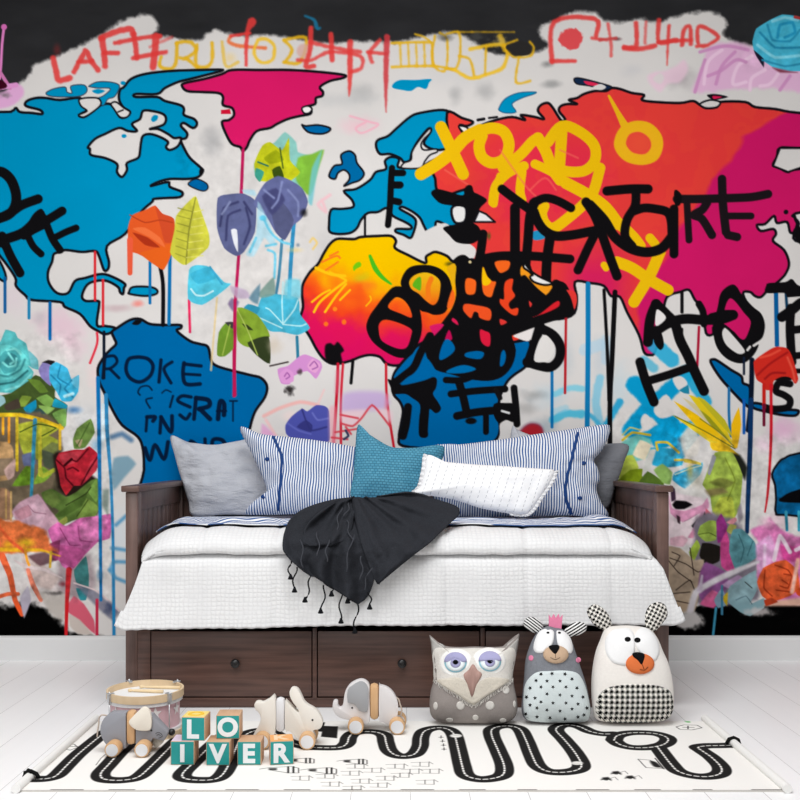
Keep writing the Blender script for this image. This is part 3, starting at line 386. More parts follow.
    for p, c in [(Q(170, 190, 5, (300, 480), (380, 500), (400, 540), (330, 540)), (190, 170, 195)), (Q(170, 190, 5, (310, 540), (345, 560), (320, 610), (290, 570)), (120, 100, 140)), (Q(170, 190, 5, (395, 540), (450, 470), (440, 570)), (90, 130, 150))]: P(p, c, soft=1.5, a=.85)
    # green leaves
    P(Q(200, 200, 4, (150, 430), (230, 460), (280, 545), (200, 590), (150, 560)), (130, 160, 50)); P(Q(200, 200, 4, (190, 570), (275, 545), (280, 655), (225, 620)), (50, 60, 34)); P(Q(200, 200, 4, (68, 620), (75, 530), (105, 490), (132, 510), (135, 590), (100, 625)), (106, 142, 44)); P(Q(200, 200, 4, (100, 490), (132, 488), (130, 515)), (60, 60, 60)); P(Q(200, 200, 4, (168, 495), (190, 500), (212, 520), (190, 518)), (50, 60, 30)); S(Q(200, 200, 4, (150, 440), (190, 520), (230, 620)), 1.2, (170, 190, 90)); S(Q(200, 200, 4, (120, 500), (90, 620)), 1.2, (160, 180, 80))
    S([(235, 300), (235, 340), (234, 396)], 3, (186, 24, 80))
    B(275, 345, 12, 12, (205, 190, 170), .6, grain=.3); 
    P(Q(260, 350, 5.714, (100, 110), (160, 90), (220, 40), (260, 25), (340, 60), (355, 100), (320, 165), (270, 120), (190, 150), (170, 195), (120, 190)), (206, 140, 200)); P(Q(260, 350, 5.714, (110, 140), (150, 105), (190, 130), (190, 180), (130, 190)), (216, 150, 206)); S(Q(260, 350, 5.714, (140, 150), (155, 130), (170, 150), (150, 165)), 1.3, (160, 90, 160)); P(Q(260, 350, 5.714, (270, 90), (300, 50), (345, 85), (320, 130), (290, 120)), (222, 160, 205)); S(Q(260, 350, 5.714, (285, 90), (310, 65), (330, 95), (300, 110)), 1.3, (160, 90, 160))
    B(290, 391, 6, 7, (30, 26, 26), .9, .3, grain=.5, cell=4); B(300, 372, 4, 6, (60, 50, 50), .8, .2, grain=.5, cell=4); S([(270, 366), (288, 362)], 1.6, (60, 50, 50))
    S([(264, 416), (280, 408), (300, 402), (318, 405)], 3.4, (240, 170, 165), soft=1.5, a=.8); S([(266, 420), (276, 436)], 3, (240, 190, 190), soft=1.2, a=.8); P([(262, 424), (270, 430), (276, 438), (262, 440)], (226, 160, 206), soft=2, a=.8); S([(318, 404), (324, 390)], 2, (240, 190, 190), soft=1.2, a=.7); B(290, 416, 12, 9, (236, 214, 210), .8)
    P(Q(260, 350, 5.714, (145, 430), (180, 380), (240, 335), (270, 350), (320, 315), (370, 320), (395, 350), (400, 500), (385, 530), (300, 560), (200, 520), (150, 480)), (78, 84, 168)); P(Q(260, 350, 5.714, (210, 440), (260, 400), (300, 430), (290, 470)), (56, 58, 128)); S(Q(260, 350, 5.714, (240, 340), (265, 410), (295, 460), (380, 440)), 1.6, (52, 54, 120), soft=1); S(Q(260, 350, 5.714, (300, 360), (330, 400), (390, 390)), 1.6, (110, 116, 196), soft=1); S(Q(260, 350, 5.714, (160, 420), (220, 460), (290, 480)), 1.6, (100, 106, 190), soft=1)
    P(Q(260, 350, 5.714, (465, 310), (480, 250), (560, 235), (700, 240), (740, 300), (700, 340), (560, 350), (470, 350)), (196, 168, 214), soft=4, a=.85); P(Q(260, 350, 5.714, (395, 340), (430, 330), (440, 540), (400, 560)), (236, 170, 180), soft=3, a=.7); P(Q(260, 350, 5.714, (470, 350), (740, 340), (750, 420), (640, 330), (540, 430), (470, 420)), (240, 200, 210), soft=3, a=.7)
    for pts in (Q(260, 350, 5.714, (465, 420), (530, 435), (580, 390), (640, 315), (700, 380), (745, 440)), Q(260, 350, 5.714, (460, 370), (560, 390)), Q(260, 350, 5.714, (430, 470), (560, 450)), Q(260, 350, 5.714, (410, 500), (500, 510)), Q(260, 350, 5.714, (490, 440), (520, 480))): S(pts, 2, (214, 60, 74), soft=.9, a=.9)
    S(Q(260, 350, 5.714, (490, 460), (505, 490), (480, 510)), 2.4, (60, 60, 90)); S(Q(260, 350, 5.714, (725, 260), (720, 330)), 3, (226, 120, 150), soft=2, a=.6)
    TENSION[0] = .4
    # ---------------- flowers, lower left
    TE = (86, 186, 186)
    P(Q(0, 320, 7.27, (0, 160), (40, 70), (110, 90), (130, 130), (190, 170), (210, 240), (275, 290), (280, 360), (235, 350), (205, 330), (245, 380), (215, 470), (150, 525), (40, 530), (-80, 500), (-80, 160)), (84, 178, 180)); P(Q(0, 320, 7.27, (205, 220), (270, 280), (280, 350), (230, 345)), (110, 182, 190))
    P(Q(0, 320, 7.27, (-80, 200), (60, 180), (150, 220), (210, 290), (190, 380), (100, 430), (-80, 430)), (100, 198, 196)); P(Q(0, 320, 7.27, (-20, 300), (20, 240), (80, 200), (140, 240), (150, 300), (110, 370), (30, 390)), (70, 160, 164)); P(Q(0, 320, 7.27, (30, 300), (80, 240), (120, 260), (130, 310), (80, 350)), (52, 124, 130))
    for pts, c in [(Q(0, 320, 7.27, (20, 310), (60, 340), (110, 330), (120, 280)), (120, 210, 206)), (Q(0, 320, 7.27, (60, 240), (100, 300), (75, 320)), (120, 210, 206)), (Q(0, 320, 7.27, (-20, 470), (100, 450), (200, 370)), (44, 112, 116)), (Q(0, 320, 7.27, (40, 510), (140, 480), (230, 390)), (120, 206, 204)), (Q(0, 320, 7.27, (-10, 400), (60, 410), (150, 360), (180, 290)), (60, 140, 144)), (Q(0, 320, 7.27, (50, 220), (110, 210), (150, 250)), (120, 210, 206))]: S(pts, 2.2, c, soft=.8)
    P(Q(0, 320, 7.27, (-20, 560), (80, 530), (210, 440), (260, 400), (400, 460), (400, 560), (490, 620), (470, 780), (440, 780), (250, 700), (-20, 690)), (66, 84, 40)); 
    for p, c in [(Q(0, 320, 7.27, (200, 430), (290, 440), (350, 520), (290, 530)), (100, 130, 50)), (Q(0, 320, 7.27, (130, 620), (160, 550), (230, 560), (180, 630)), (130, 156, 60)), (Q(0, 320, 7.27, (265, 570), (340, 540), (400, 590), (350, 640)), (120, 160, 76)), (Q(0, 320, 7.27, (280, 620), (400, 640), (320, 700)), (140, 180, 90)), (Q(0, 320, 7.27, (380, 680), (480, 640), (480, 770), (440, 770)), (120, 170, 76)), (Q(0, 320, 7.27, (170, 640), (260, 580), (265, 640), (210, 690)), (20, 140, 180)), (Q(0, 320, 7.27, (380, 630), (400, 570), (490, 620), (480, 645)), (30, 150, 180)), (Q(0, 320, 7.27, (30, 620), (130, 570), (150, 640), (50, 660)), (70, 60, 50)), (Q(0, 320, 7.27, (240, 670), (290, 640), (340, 690)), (50, 80, 80)), (Q(0, 320, 7.27, (-20, 540), (30, 560), (40, 600), (-20, 640)), (150, 190, 196))]: P(p, c)
    P(Q(0, 320, 7.27, (305, 310), (350, 290), (400, 300), (380, 330)), (30, 28, 30)); P(Q(0, 320, 7.27, (280, 360), (310, 310), (370, 330), (370, 480), (300, 420)), (140, 130, 190)); P(Q(0, 320, 7.27, (360, 340), (410, 305), (490, 350), (520, 430), (575, 400), (570, 520), (520, 590), (450, 590), (410, 520), (360, 440)), (60, 172, 210)); P(Q(0, 320, 7.27, (520, 430), (575, 400), (565, 500), (520, 460)), (100, 190, 220))
    for pts in (Q(0, 320, 7.27, (370, 400), (440, 470), (430, 540)), Q(0, 320, 7.27, (440, 330), (420, 420), (500, 470)), Q(0, 320, 7.27, (520, 440), (470, 500), (530, 560))): S(pts, 1.4, (30, 120, 160), soft=.9)
    S(Q(0, 320, 7.27, (470, 555), (530, 535)), 3, (170, 220, 230), soft=1); B(74, 410, 12, 6, (70, 130, 190), .8)
    P([(-80, 500), (6, 492), (34, 470), (50, 452), (66, 470), (100, 500), (98, 516), (60, 520), (48, 528), (20, 512), (-80, 520)], (84, 76, 56), soft=3, grain=2)
    P([(58, 560), (90, 555), (96, 585), (80, 600), (60, 592)], (150, 130, 136), soft=4, a=.8)
    # dark, busy patch below
    P([(-80, 420), (0, 415), (40, 412), (60, 425), (62, 450), (58, 470), (50, 495), (20, 505), (-80, 510)], (112, 96, 74), soft=2, grain=2)
    for p, c in [([(-80, 440), (8, 442), (14, 460), (8, 480), (-80, 490)], (186, 142, 90)), ([(18, 435), (40, 432), (58, 440), (56, 450), (40, 460), (24, 455)], (150, 160, 40)), ([(16, 425), (40, 420), (60, 428), (40, 440), (22, 440)], (170, 176, 40)), ([(22, 455), (34, 452), (36, 464), (24, 466)], (90, 100, 140)), ([(12, 486), (26, 466), (34, 470), (33, 484)], (104, 150, 30)), ([(33, 484), (42, 466), (52, 474), (44, 482)], (120, 160, 40)),
        ([(40, 452), (52, 442), (60, 446), (50, 464)], (110, 120, 60)), ([(-80, 465), (12, 458), (10, 475), (-80, 480)], (140, 116, 90)), ([(4, 470), (16, 458), (14, 476), (8, 480)], (200, 160, 150)), ([(-80, 490), (6, 488), (12, 505), (10, 520), (-80, 520)], (150, 110, 80)), ([(42, 450), (56, 455), (54, 470), (44, 466)], (70, 80, 60))]: P(p, c, soft=1)
    for x, y0, y1, w, c in [(3, 418, 434, 2.4, (238, 160, 20)), (9, 418, 442, 2.6, (240, 150, 30)), (17, 418, 470, 3, (214, 180, 30)), (40, 420, 475, 3.4, (200, 192, 40)), (60, 425, 449, 2.6, (228, 180, 30)), (6, 490, 518, 2, (180, 140, 80)), (11, 492, 520, 2, (190, 150, 90))]: S([(x, y0), (x, y1)], w, c)
    S([(-5, 415), (20, 415), (42, 420), (62, 428)], 4, (230, 186, 20)); S([(40, 470), (43, 476), (54, 470)], 4, (160, 170, 40)); S([(35, 420), (33, 460), (31, 500), (28, 538)], (4, 3.6, 3, 2), (40, 140, 176)); S([(20, 432), (38, 424), (56, 428), (42, 436)], 1.2, (60, 80, 20))
    # red rose and its leaves
    P([(53, 456), (60, 452), (98, 480), (98, 490), (70, 498), (58, 488)], (40, 26, 22), soft=2); P(Q(0, 420, 7.27, (300, 530), (380, 500), (480, 560), (560, 520), (660, 440), (720, 430), (720, 640), (640, 770), (560, 720), (400, 790), (350, 740), (430, 660), (330, 600)), (86, 116, 46))
    for p, c in [(Q(0, 420, 7.27, (380, 710), (500, 620), (640, 520), (600, 620), (470, 700)), (70, 98, 36)), (Q(0, 420, 7.27, (560, 710), (630, 570), (720, 640), (650, 765)), (112, 142, 56)), (Q(0, 420, 7.27, (640, 520), (700, 430), (720, 520), (700, 600)), (110, 150, 60)), (Q(0, 420, 7.27, (310, 540), (380, 510), (440, 590), (380, 640)), (96, 120, 50)), (Q(0, 420, 7.27, (370, 780), (480, 700), (490, 740), (420, 800)), (140, 150, 60))]: P(p, c)
    S(Q(0, 420, 7.27, (480, 620), (620, 540), (660, 490)), 1, (40, 50, 20)); S(Q(0, 420, 7.27, (560, 700), (640, 580)), 1, (50, 70, 20))
    P(Q(0, 420, 7.27, (530, 140), (560, 60), (660, -10), (690, 90), (620, 200), (540, 210)), (100, 132, 56)); P(Q(0, 420, 7.27, (545, 150), (600, 140), (580, 200)), (170, 150, 110)); S(Q(0, 420, 7.27, (560, 190), (650, 20)), 1, (60, 90, 30)); B(97, 445, 10, 10, (100, 160, 200), .7)
    P(Q(0, 420, 7.27, (405, 300), (430, 240), (540, 215), (610, 215), (650, 190), (715, 250), (720, 330), (640, 430), (590, 475), (530, 480), (480, 545), (440, 470), (430, 400)), (186, 26, 42)); P(Q(0, 420, 7.27, (590, 470), (660, 300), (718, 270), (700, 370)), (200, 44, 60)); P(Q(0, 420, 7.27, (440, 470), (530, 480), (480, 545)), (206, 30, 44)); P(Q(0, 420, 7.27, (430, 250), (600, 225), (545, 310), (470, 330)), (196, 48, 62))
    for pts in (Q(0, 420, 7.27, (410, 290), (470, 350), (480, 420), (530, 475)), Q(0, 420, 7.27, (470, 330), (520, 290), (560, 300), (640, 210)), Q(0, 420, 7.27, (490, 360), (530, 345), (570, 370)), Q(0, 420, 7.27, (590, 470), (650, 360), (715, 260))): S(pts, 1.7, (90, 8, 20), soft=.8)
    S(Q(0, 420, 7.27, (470, 330), (520, 285)), 2.6, (60, 8, 14))
    # pink roses
    P([(12, 512), (20, 502), (38, 494), (50, 510), (58, 520), (60, 530), (40, 545), (24, 535)], (196, 150, 168), soft=1.2); P([(26, 515), (38, 498), (46, 512), (40, 528), (30, 530)], (208, 164, 182)); P([(14, 512), (28, 505), (32, 515), (20, 520)], (190, 130, 146)); S([(28, 505), (34, 512), (46, 514)], 1, (160, 110, 130))
    P([(48, 530), (58, 522), (66, 526), (80, 518), (98, 516), (112, 514), (110, 538), (98, 542), (84, 556), (72, 570), (62, 566), (54, 548)], (204, 92, 160)); P([(58, 560), (60, 545), (80, 548), (86, 552), (74, 568)], (190, 74, 140)); P([(80, 524), (96, 516), (108, 520), (98, 540), (82, 540)], (214, 110, 172)); S([(60, 528), (70, 545), (80, 545)], 1, (150, 50, 110)); S([(78, 526), (80, 540), (92, 542)], 1, (160, 60, 120))
    P([(48, 545), (60, 540), (58, 560), (52, 560)], (150, 50, 100)); P([(86, 556), (89, 575), (88, 592), (76, 582), (74, 570)], (50, 112, 112)); P([(76, 588), (88, 590), (86, 600), (80, 600)], (40, 130, 140))
    # orange spray
    P([(-80, 520), (10, 520), (22, 522), (45, 530), (50, 545), (58, 552), (30, 552), (-80, 560)], (234, 110, 50), soft=2, grain=2); S([(-10, 549), (20, 550), (40, 550), (60, 556)], (4, 4, 3, 1), (246, 180, 20), soft=1.2); B(26, 543, 14, 8, (246, 200, 20), .9); B(8, 545, 8, 7, (250, 180, 20), .9)
    S([(-6, 520), (10, 540), (25, 552)], 3, (240, 90, 40), soft=1); P([(22, 555), (40, 560), (52, 572), (60, 578), (50, 590), (34, 584), (24, 570)], (200, 178, 172), soft=2); P([(28, 556), (45, 552), (56, 560), (40, 566)], (90, 50, 60), soft=1.5, a=.8); S([(14, 560), (25, 566), (45, 570), (62, 578)], (1, 4, 3, 1), (216, 196, 196)); B(63, 584, 6, 5, (120, 40, 50), .9, grain=.3)
    S([(2, 556), (10, 575), (15, 600), (22, 614)], (7, 6, 5, 5), (238, 90, 44)); S([(-5, 598), (8, 594), (18, 594)], 4, (238, 96, 50)); S([(28, 570), (33, 585), (41, 600)], (4, 5, 4), (232, 120, 90)); S([(24, 545), (27, 560), (29, 565)], 2.6, (240, 150, 30)); S([(51, 552), (50, 567)], 2.4, (228, 180, 40)); P([(20, 598), (28, 586), (31, 600), (24, 618)], (176, 168, 184), soft=1)
    P([(40, 592), (66, 592), (68, 606), (62, 620), (48, 612)], (176, 168, 160), soft=3, grain=3, a=.8); B(55, 593, 16, 3, (60, 56, 56), .7, grain=.4, cell=4); P([(68, 604), (74, 596), (84, 604), (94, 620), (95, 634), (80, 622), (68, 612)], (206, 92, 112), soft=1); P([(69, 614), (80, 620), (92, 634), (78, 634), (70, 626)], (196, 184, 176), soft=1.2)
    P([(74, 583), (90, 588), (100, 594), (110, 604), (120, 612), (112, 620), (100, 610), (86, 596)], (110, 110, 130), soft=2, a=.8); S([(74, 583), (95, 590), (108, 600), (119, 611)], 1.4, (216, 190, 190)); B(109, 608, 9, 10, (60, 70, 100), .8, grain=.4, cell=4)
    S([(69, 570), (67, 600), (66, 636)], (6, 4, 3.2), (200, 34, 40)); S([(97, 600), (97, 636)], 3, (190, 40, 70)); S([(98, 378), (99, 430), (100, 500), (101, 600)], (4, 4, 3.6, 3), (14, 110, 176)); S([(106, 395), (107, 430), (111, 480), (113, 540), (114, 636)], (4, 4, 3, 3, 3.4), (40, 130, 184)); S([(103, 405), (103, 440)], 3, (200, 220, 228))
    for pts in ([(116, 525), (126, 516)], [(112, 548), (125, 550)], [(110, 570), (114, 562), (126, 562)], [(110, 570), (116, 578), (126, 582)]): S(pts, 3.4, (70, 140, 184), soft=2, a=.85)
    P([(114, 458), (128, 456), (136, 464), (124, 478), (114, 490), (111, 474)], (110, 150, 170), soft=2, a=.85); S([(112, 437), (122, 434), (131, 440)], 5, (70, 110, 150), soft=2.5, a=.85); P([(103, 490), (109, 490), (108, 515), (102, 505)], (110, 130, 120), soft=2, a=.8); B(100, 575, 5, 9, (60, 130, 180), .7)
    # ---------------- leaves, right of the bed
    P(Q(620, 350, 8, (475, 320), (545, 280), (555, 350), (510, 345)), (30, 130, 160)); P(Q(600, 400, 4, (300, 290), (410, 250), (400, 300), (340, 355), (290, 320)), (30, 150, 196), soft=1); P(Q(600, 400, 4, (200, 190), (330, 200), (330, 260), (270, 270), (210, 260)), (40, 160, 200), soft=1); P(Q(600, 400, 4, (310, 150), (345, 170), (340, 230), (310, 215)), (60, 150, 190), soft=1)
    P(Q(600, 400, 4, (60, 200), (100, 160), (150, 140), (205, 160), (190, 230), (120, 250), (70, 250)), (110, 190, 180), soft=1.2, a=.95); P(Q(600, 400, 4, (130, 220), (160, 160), (205, 180), (180, 240)), (226, 214, 186), soft=1); P(Q(600, 400, 4, (170, 280), (200, 200), (225, 200), (195, 285)), (206, 206, 200), soft=1.2); P(Q(600, 400, 4, (320, 150), (370, 90), (400, 160), (390, 220), (340, 230)), (216, 210, 200), soft=2, a=.9)
    for pts in (Q(600, 400, 4, (90, 160), (130, 130), (200, 140)), Q(600, 400, 4, (230, 200), (225, 170), (270, 170), (315, 210)), Q(600, 400, 4, (300, 240), (350, 240), (400, 255), (340, 245))): S(pts, 2.4, (206, 180, 50))
    S(Q(600, 400, 4, (90, 140), (120, 110), (160, 120)), 1.4, (190, 190, 110)); S(Q(600, 400, 4, (300, 298), (360, 275), (405, 262)), 1.2, (190, 214, 190))
    P(Q(600, 400, 4, (70, 310), (90, 230), (130, 220), (155, 270), (120, 310)), (184, 200, 80), soft=1); P(Q(600, 400, 4, (60, 330), (120, 280), (170, 275), (170, 310), (250, 320), (250, 340), (70, 335)), (128, 150, 30)); P(Q(600, 400, 4, (150, 340), (190, 285), (245, 320), (255, 342)), (84, 110, 40)); P(Q(600, 400, 4, (215, 280), (250, 255), (290, 290), (280, 338), (250, 330)), (134, 170, 90), soft=1)
    # yellow spiky flower
    for p, c in [(Q(600, 400, 4, (290, 60), (400, 110), (530, 185), (470, 190)), (228, 200, 40)), (Q(600, 400, 4, (296, 5), (390, 60), (530, 180), (440, 160), (380, 100)), (238, 190, 16)), (Q(600, 400, 4, (330, -10), (400, 30), (470, 100), (530, 180), (430, 90)), (206, 194, 150)), (Q(600, 400, 4, (355, -20), (430, 10), (490, 90), (535, 180), (450, 100)), (222, 196, 30)), (Q(600, 400, 4, (390, -10), (420, 0), (500, 80), (530, 150)), (190, 180, 40)), (Q(600, 400, 4, (440, 170), (500, 175), (560, 225), (450, 200)), (240, 190, 20)), (Q(600, 400, 4, (530, 190), (525, 100), (555, 30), (565, 100), (550, 190)), (240, 186, 20)), (Q(600, 400, 4, (400, 40), (440, 70), (520, 165), (450, 110)), (150, 150, 30))]: P(p, c)
    S(Q(600, 400, 4, (300, 65), (420, 125), (540, 195)), .9, (90, 100, 30)); S(Q(600, 400, 4, (400, 75), (480, 130), (535, 185)), .9, (120, 120, 30)); P(Q(600, 400, 4, (530, 215), (560, 220), (590, 270), (580, 320), (555, 280)), (34, 36, 30), soft=2)
    B(695, 480, 14, 24, (214, 206, 180), .7); P(Q(600, 400, 4, (420, 310), (460, 210), (530, 210), (570, 300), (560, 420), (540, 470), (500, 480), (450, 450), (440, 380), (410, 340)), (160, 186, 66)); P(Q(600, 400, 4, (440, 330), (480, 310), (540, 330), (500, 355)), (120, 130, 50), soft=1.5); P(Q(600, 400, 4, (420, 360), (490, 350), (510, 370), (440, 385)), (130, 110, 70), soft=2, a=.8); P(Q(600, 400, 4, (450, 450), (480, 390), (530, 390), (540, 470), (500, 480)), (186, 200, 60)); S(Q(600, 400, 4, (500, 230), (540, 320), (510, 400)), 1.2, (130, 150, 40)); P(Q(600, 400, 4, (430, 290), (450, 220), (465, 230), (440, 300)), (150, 150, 160)); B(690, 470, 5, 14, (216, 180, 60), .6); B(692, 490, 14, 10, (226, 224, 222), .7)
    P(Q(660, 440, 5.714, (0, 340), (60, 260), (80, 290), (120, 310), (240, 330), (280, 360), (300, 420), (330, 460), (250, 580), (160, 600), (0, 620)), (226, 206, 212), soft=1.5)
    for p, c in [(Q(660, 440, 5.714, (60, 260), (85, 280), (90, 340), (65, 350)), (60, 40, 60)), (Q(660, 440, 5.714, (70, 370), (90, 345), (150, 350), (185, 370), (140, 395), (90, 395)), (16, 14, 16)), (Q(660, 440, 5.714, (120, 430), (220, 400), (210, 425), (140, 465)), (14, 12, 14)), (Q(660, 440, 5.714, (180, 490), (215, 450), (195, 505)), (14, 12, 14)), (Q(660, 440, 5.714, (50, 320), (70, 390), (140, 405), (240, 370), (270, 330), (280, 380), (215, 520), (160, 560), (230, 420), (130, 470), (60, 420)), (212, 140, 176)),
        (Q(660, 440, 5.714, (160, 555), (210, 490), (220, 510), (190, 560)), (206, 130, 160)), (Q(660, 440, 5.714, (240, 460), (255, 410), (265, 440), (250, 470)), (20, 16, 18)), (Q(660, 440, 5.714, (262, 390), (310, 440), (290, 460), (262, 440)), (206, 90, 110)), (Q(660, 440, 5.714, (60, 560), (130, 545), (160, 570), (130, 610), (60, 600)), (220, 170, 186)), (Q(660, 440, 5.714, (95, 430), (115, 440), (115, 480), (100, 470)), (60, 40, 50))]: P(p, c, soft=.9)
    P([(694, 520), (712, 512), (738, 522), (756, 556), (758, 600), (704, 606), (688, 596), (694, 560)], (118, 108, 122), soft=3, grain=2)
    P(Q(660, 440, 5.714, (320, 470), (350, 420), (385, 490), (375, 560), (330, 590)), (140, 40, 120)); P(Q(660, 440, 5.714, (380, 470), (430, 440), (440, 460), (410, 485)), (206, 130, 140)); P(Q(660, 440, 5.714, (440, 400), (460, 365), (475, 440), (450, 480)), (130, 120, 130), soft=1.5, a=.8)
    P(Q(660, 440, 5.714, (215, 540), (230, 490), (280, 460), (320, 465), (320, 570), (260, 580)), (150, 180, 66)); P(Q(660, 440, 5.714, (165, 640), (210, 570), (230, 610), (190, 700)), (140, 166, 50)); S(Q(660, 440, 5.714, (220, 540), (280, 530), (320, 550)), .9, (80, 100, 30)); P(Q(660, 440, 5.714, (225, 660), (240, 590), (290, 590), (345, 610), (340, 690), (300, 710), (250, 700)), (32, 28, 24)); P(Q(660, 440, 5.714, (345, 590), (380, 520), (400, 600), (440, 740), (400, 760), (350, 720)), (196, 60, 130))
    P(Q(660, 440, 5.714, (380, 520), (400, 480), (440, 490), (410, 540)), (150, 150, 70)); P(Q(660, 440, 5.714, (400, 560), (420, 510), (470, 510), (540, 580), (565, 660), (480, 720), (430, 740), (395, 640)), (80, 140, 150)); S(Q(660, 440, 5.714, (450, 540), (480, 620), (460, 700)), 1, (50, 100, 110)); S(Q(660, 440, 5.714, (530, 580), (500, 660)), 1, (50, 100, 110))
    P([(664, 548), (680, 548), (694, 560), (704, 560), (700, 590), (694, 612), (664, 612)], (172, 150, 126), soft=1)
    for pts in ([(670, 558), (686, 564), (698, 572), (708, 568)], [(668, 560), (678, 572), (692, 582)], [(676, 590), (690, 580), (696, 594)], [(668, 594), (690, 592)], [(672, 600), (692, 604)], [(690, 548), (694, 575)], [(672, 552), (680, 556), (674, 566)]): S(pts, 1, (60, 46, 40))
    P([(700, 572), (706, 562), (726, 572), (728, 585), (720, 600), (704, 604), (698, 592)], (130, 70, 130), soft=1.5); P([(722, 585), (738, 575), (744, 580), (734, 590)], (176, 140, 180), soft=1); P([(700, 604), (712, 590), (722, 596), (714, 608)], (206, 90, 140), soft=1.2); P([(730, 586), (756, 570), (757, 590), (750, 604), (764, 598), (764, 608), (750, 616), (740, 612), (726, 600)], (124, 158, 166)); P([(714, 600), (722, 588), (728, 604), (718, 608)], (120, 150, 170)); S([(745, 582), (752, 588)], 1, (50, 60, 60)); S([(736, 600), (746, 596), (752, 604)], 1, (80, 110, 120)); P([(722, 598), (728, 592), (727, 606)], (190, 160, 30))
    S([(722, 586), (722, 614)], 2.4, (60, 120, 150)); S([(716, 608), (713, 636)], 2.4, (60, 140, 170))
    # white sweep and pink scrawl at the lower right
    P([(750, 530), (765, 524), (770, 518), (780, 528), (795, 536), (880, 545), (880, 610), (770, 600), (757, 575), (760, 545)], (212, 110, 172), soft=2, grain=1); B(766, 522, 12, 9, (236, 190, 210), .8); P([(756, 545), (770, 535), (776, 550), (764, 580), (758, 570)], (214, 150, 200), soft=2); P([(780, 545), (800, 548), (800, 560), (784, 562)], (206, 60, 140), soft=2)
    S([(774, 560), (780, 536), (790, 552)], 4, (232, 208, 224), soft=1); S([(796, 550), (806, 545)], 4, (232, 208, 224), soft=1); S([(764, 580), (765, 545)], 3, (226, 190, 220), soft=1.5)
    S([(690, 612), (696, 592), (716, 580), (738, 570), (758, 562)], (7, 6, 6, 3), (206, 200, 206), soft=1.6); S([(700, 590), (702, 576)], (5, 2), (196, 180, 200), soft=1.5); B(688, 620, 20, 11, (190, 186, 184), 1, .55, grain=.25, cell=5); B(758, 612, 22, 6, (200, 192, 190), .8, .2, grain=.4, cell=5); P([(764, 606), (780, 600), (880, 590), (880, 605), (775, 606)], (216, 170, 150), soft=2)
    P([(757, 582), (763, 568), (775, 562), (786, 560), (797, 570), (800, 588), (790, 596), (772, 602), (762, 596)], (226, 84, 38)); P([(764, 600), (772, 598), (778, 602), (766, 606)], (180, 60, 30))
    for pts in ([(765, 570), (764, 588), (772, 596)], [(784, 574), (792, 576), (788, 588), (780, 586)], [(775, 565), (788, 570), (794, 580)], [(776, 590), (790, 592)], [(782, 580), (788, 584)]): S(pts, 1.3, (160, 44, 16))
    S([(798, 560), (792, 592)], 4, (232, 170, 150), soft=1.4); S([(800, 592), (880, 588)], 8, (222, 70, 30))
    # cyan rose at the top right
    P(Q(600, 0, 4, (610, 165), (625, 115), (680, 80), (730, 58), (790, 65), (840, 90), (860, 200), (830, 280), (760, 285), (690, 268), (650, 240), (615, 200)), (72, 184, 214))
    P(Q(600, 0, 4, (615, 200), (655, 235), (655, 270), (625, 225)), (30, 30, 50)); P(Q(600, 0, 4, (690, 270), (760, 285), (790, 290), (720, 290)), (130, 60, 80), soft=1.5)
    for pts, c, w in [(Q(600, 0, 4, (640, 130), (700, 190), (800, 190)), (40, 140, 176), 2.4), (Q(600, 0, 4, (630, 180), (700, 230), (820, 220)), (130, 216, 236), 3), (Q(600, 0, 4, (670, 100), (690, 160), (760, 165), (800, 120)), (44, 146, 182), 2.4), (Q(600, 0, 4, (710, 150), (720, 100), (770, 90), (780, 130), (740, 150)), (40, 150, 190), 3), (Q(600, 0, 4, (650, 240), (740, 265), (830, 250)), (44, 140, 174), 2), (Q(600, 0, 4, (690, 85), (740, 70), (790, 80)), (130, 214, 234), 3)]: S(pts, w, c, soft=1)
    S(Q(600, 0, 4, (780, 68), (830, 80)), 3, (180, 60, 60))
    TENSION[0] = 1.0
    P([(517, 444), (519, 434), (524, 427), (531, 423.5), (539, 425), (543, 431), (542, 446)], (168, 34, 44), soft=1.2); S([(518, 434), (524, 427), (531, 423.5), (539, 425), (543, 431)], 3, (120, 60, 90), soft=2, a=.5)
    # dabs and streaks of the brush inside the flower painting, plus shade painted into the lower corners
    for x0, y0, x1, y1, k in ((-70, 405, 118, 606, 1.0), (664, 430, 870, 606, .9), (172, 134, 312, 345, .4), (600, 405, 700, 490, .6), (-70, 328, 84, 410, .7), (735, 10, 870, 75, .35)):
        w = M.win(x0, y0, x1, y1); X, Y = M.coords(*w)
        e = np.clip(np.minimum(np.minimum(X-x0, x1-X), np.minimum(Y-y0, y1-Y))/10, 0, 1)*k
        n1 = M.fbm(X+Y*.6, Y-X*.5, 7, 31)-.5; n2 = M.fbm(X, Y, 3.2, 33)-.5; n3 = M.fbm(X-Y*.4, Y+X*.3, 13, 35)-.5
        g = M.img[w[2]:w[3], w[0]:w[1]]; sat = g.max(-1)-g.min(-1)
        g *= (1+e*(.55*n1+.2*n2+.45*n3)*np.clip(.35+sat*1.6, 0, 1))[..., None]
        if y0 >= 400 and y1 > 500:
            lum = g.mean(-1, keepdims=True); g += (lum*.93-g)*(e[..., None]*.16)  # dim light near the floor put into the paint: darker, greyer lower corners
    np.clip(M.img, 0, 1, out=M.img)
    # faint overall grain of the print
    X, Y = M.coords(0, M.W, 0, M.H)
    M.img *= (1+(M.fbm(X, Y, 60, 20)-.5)*.06)[..., None]
    return M
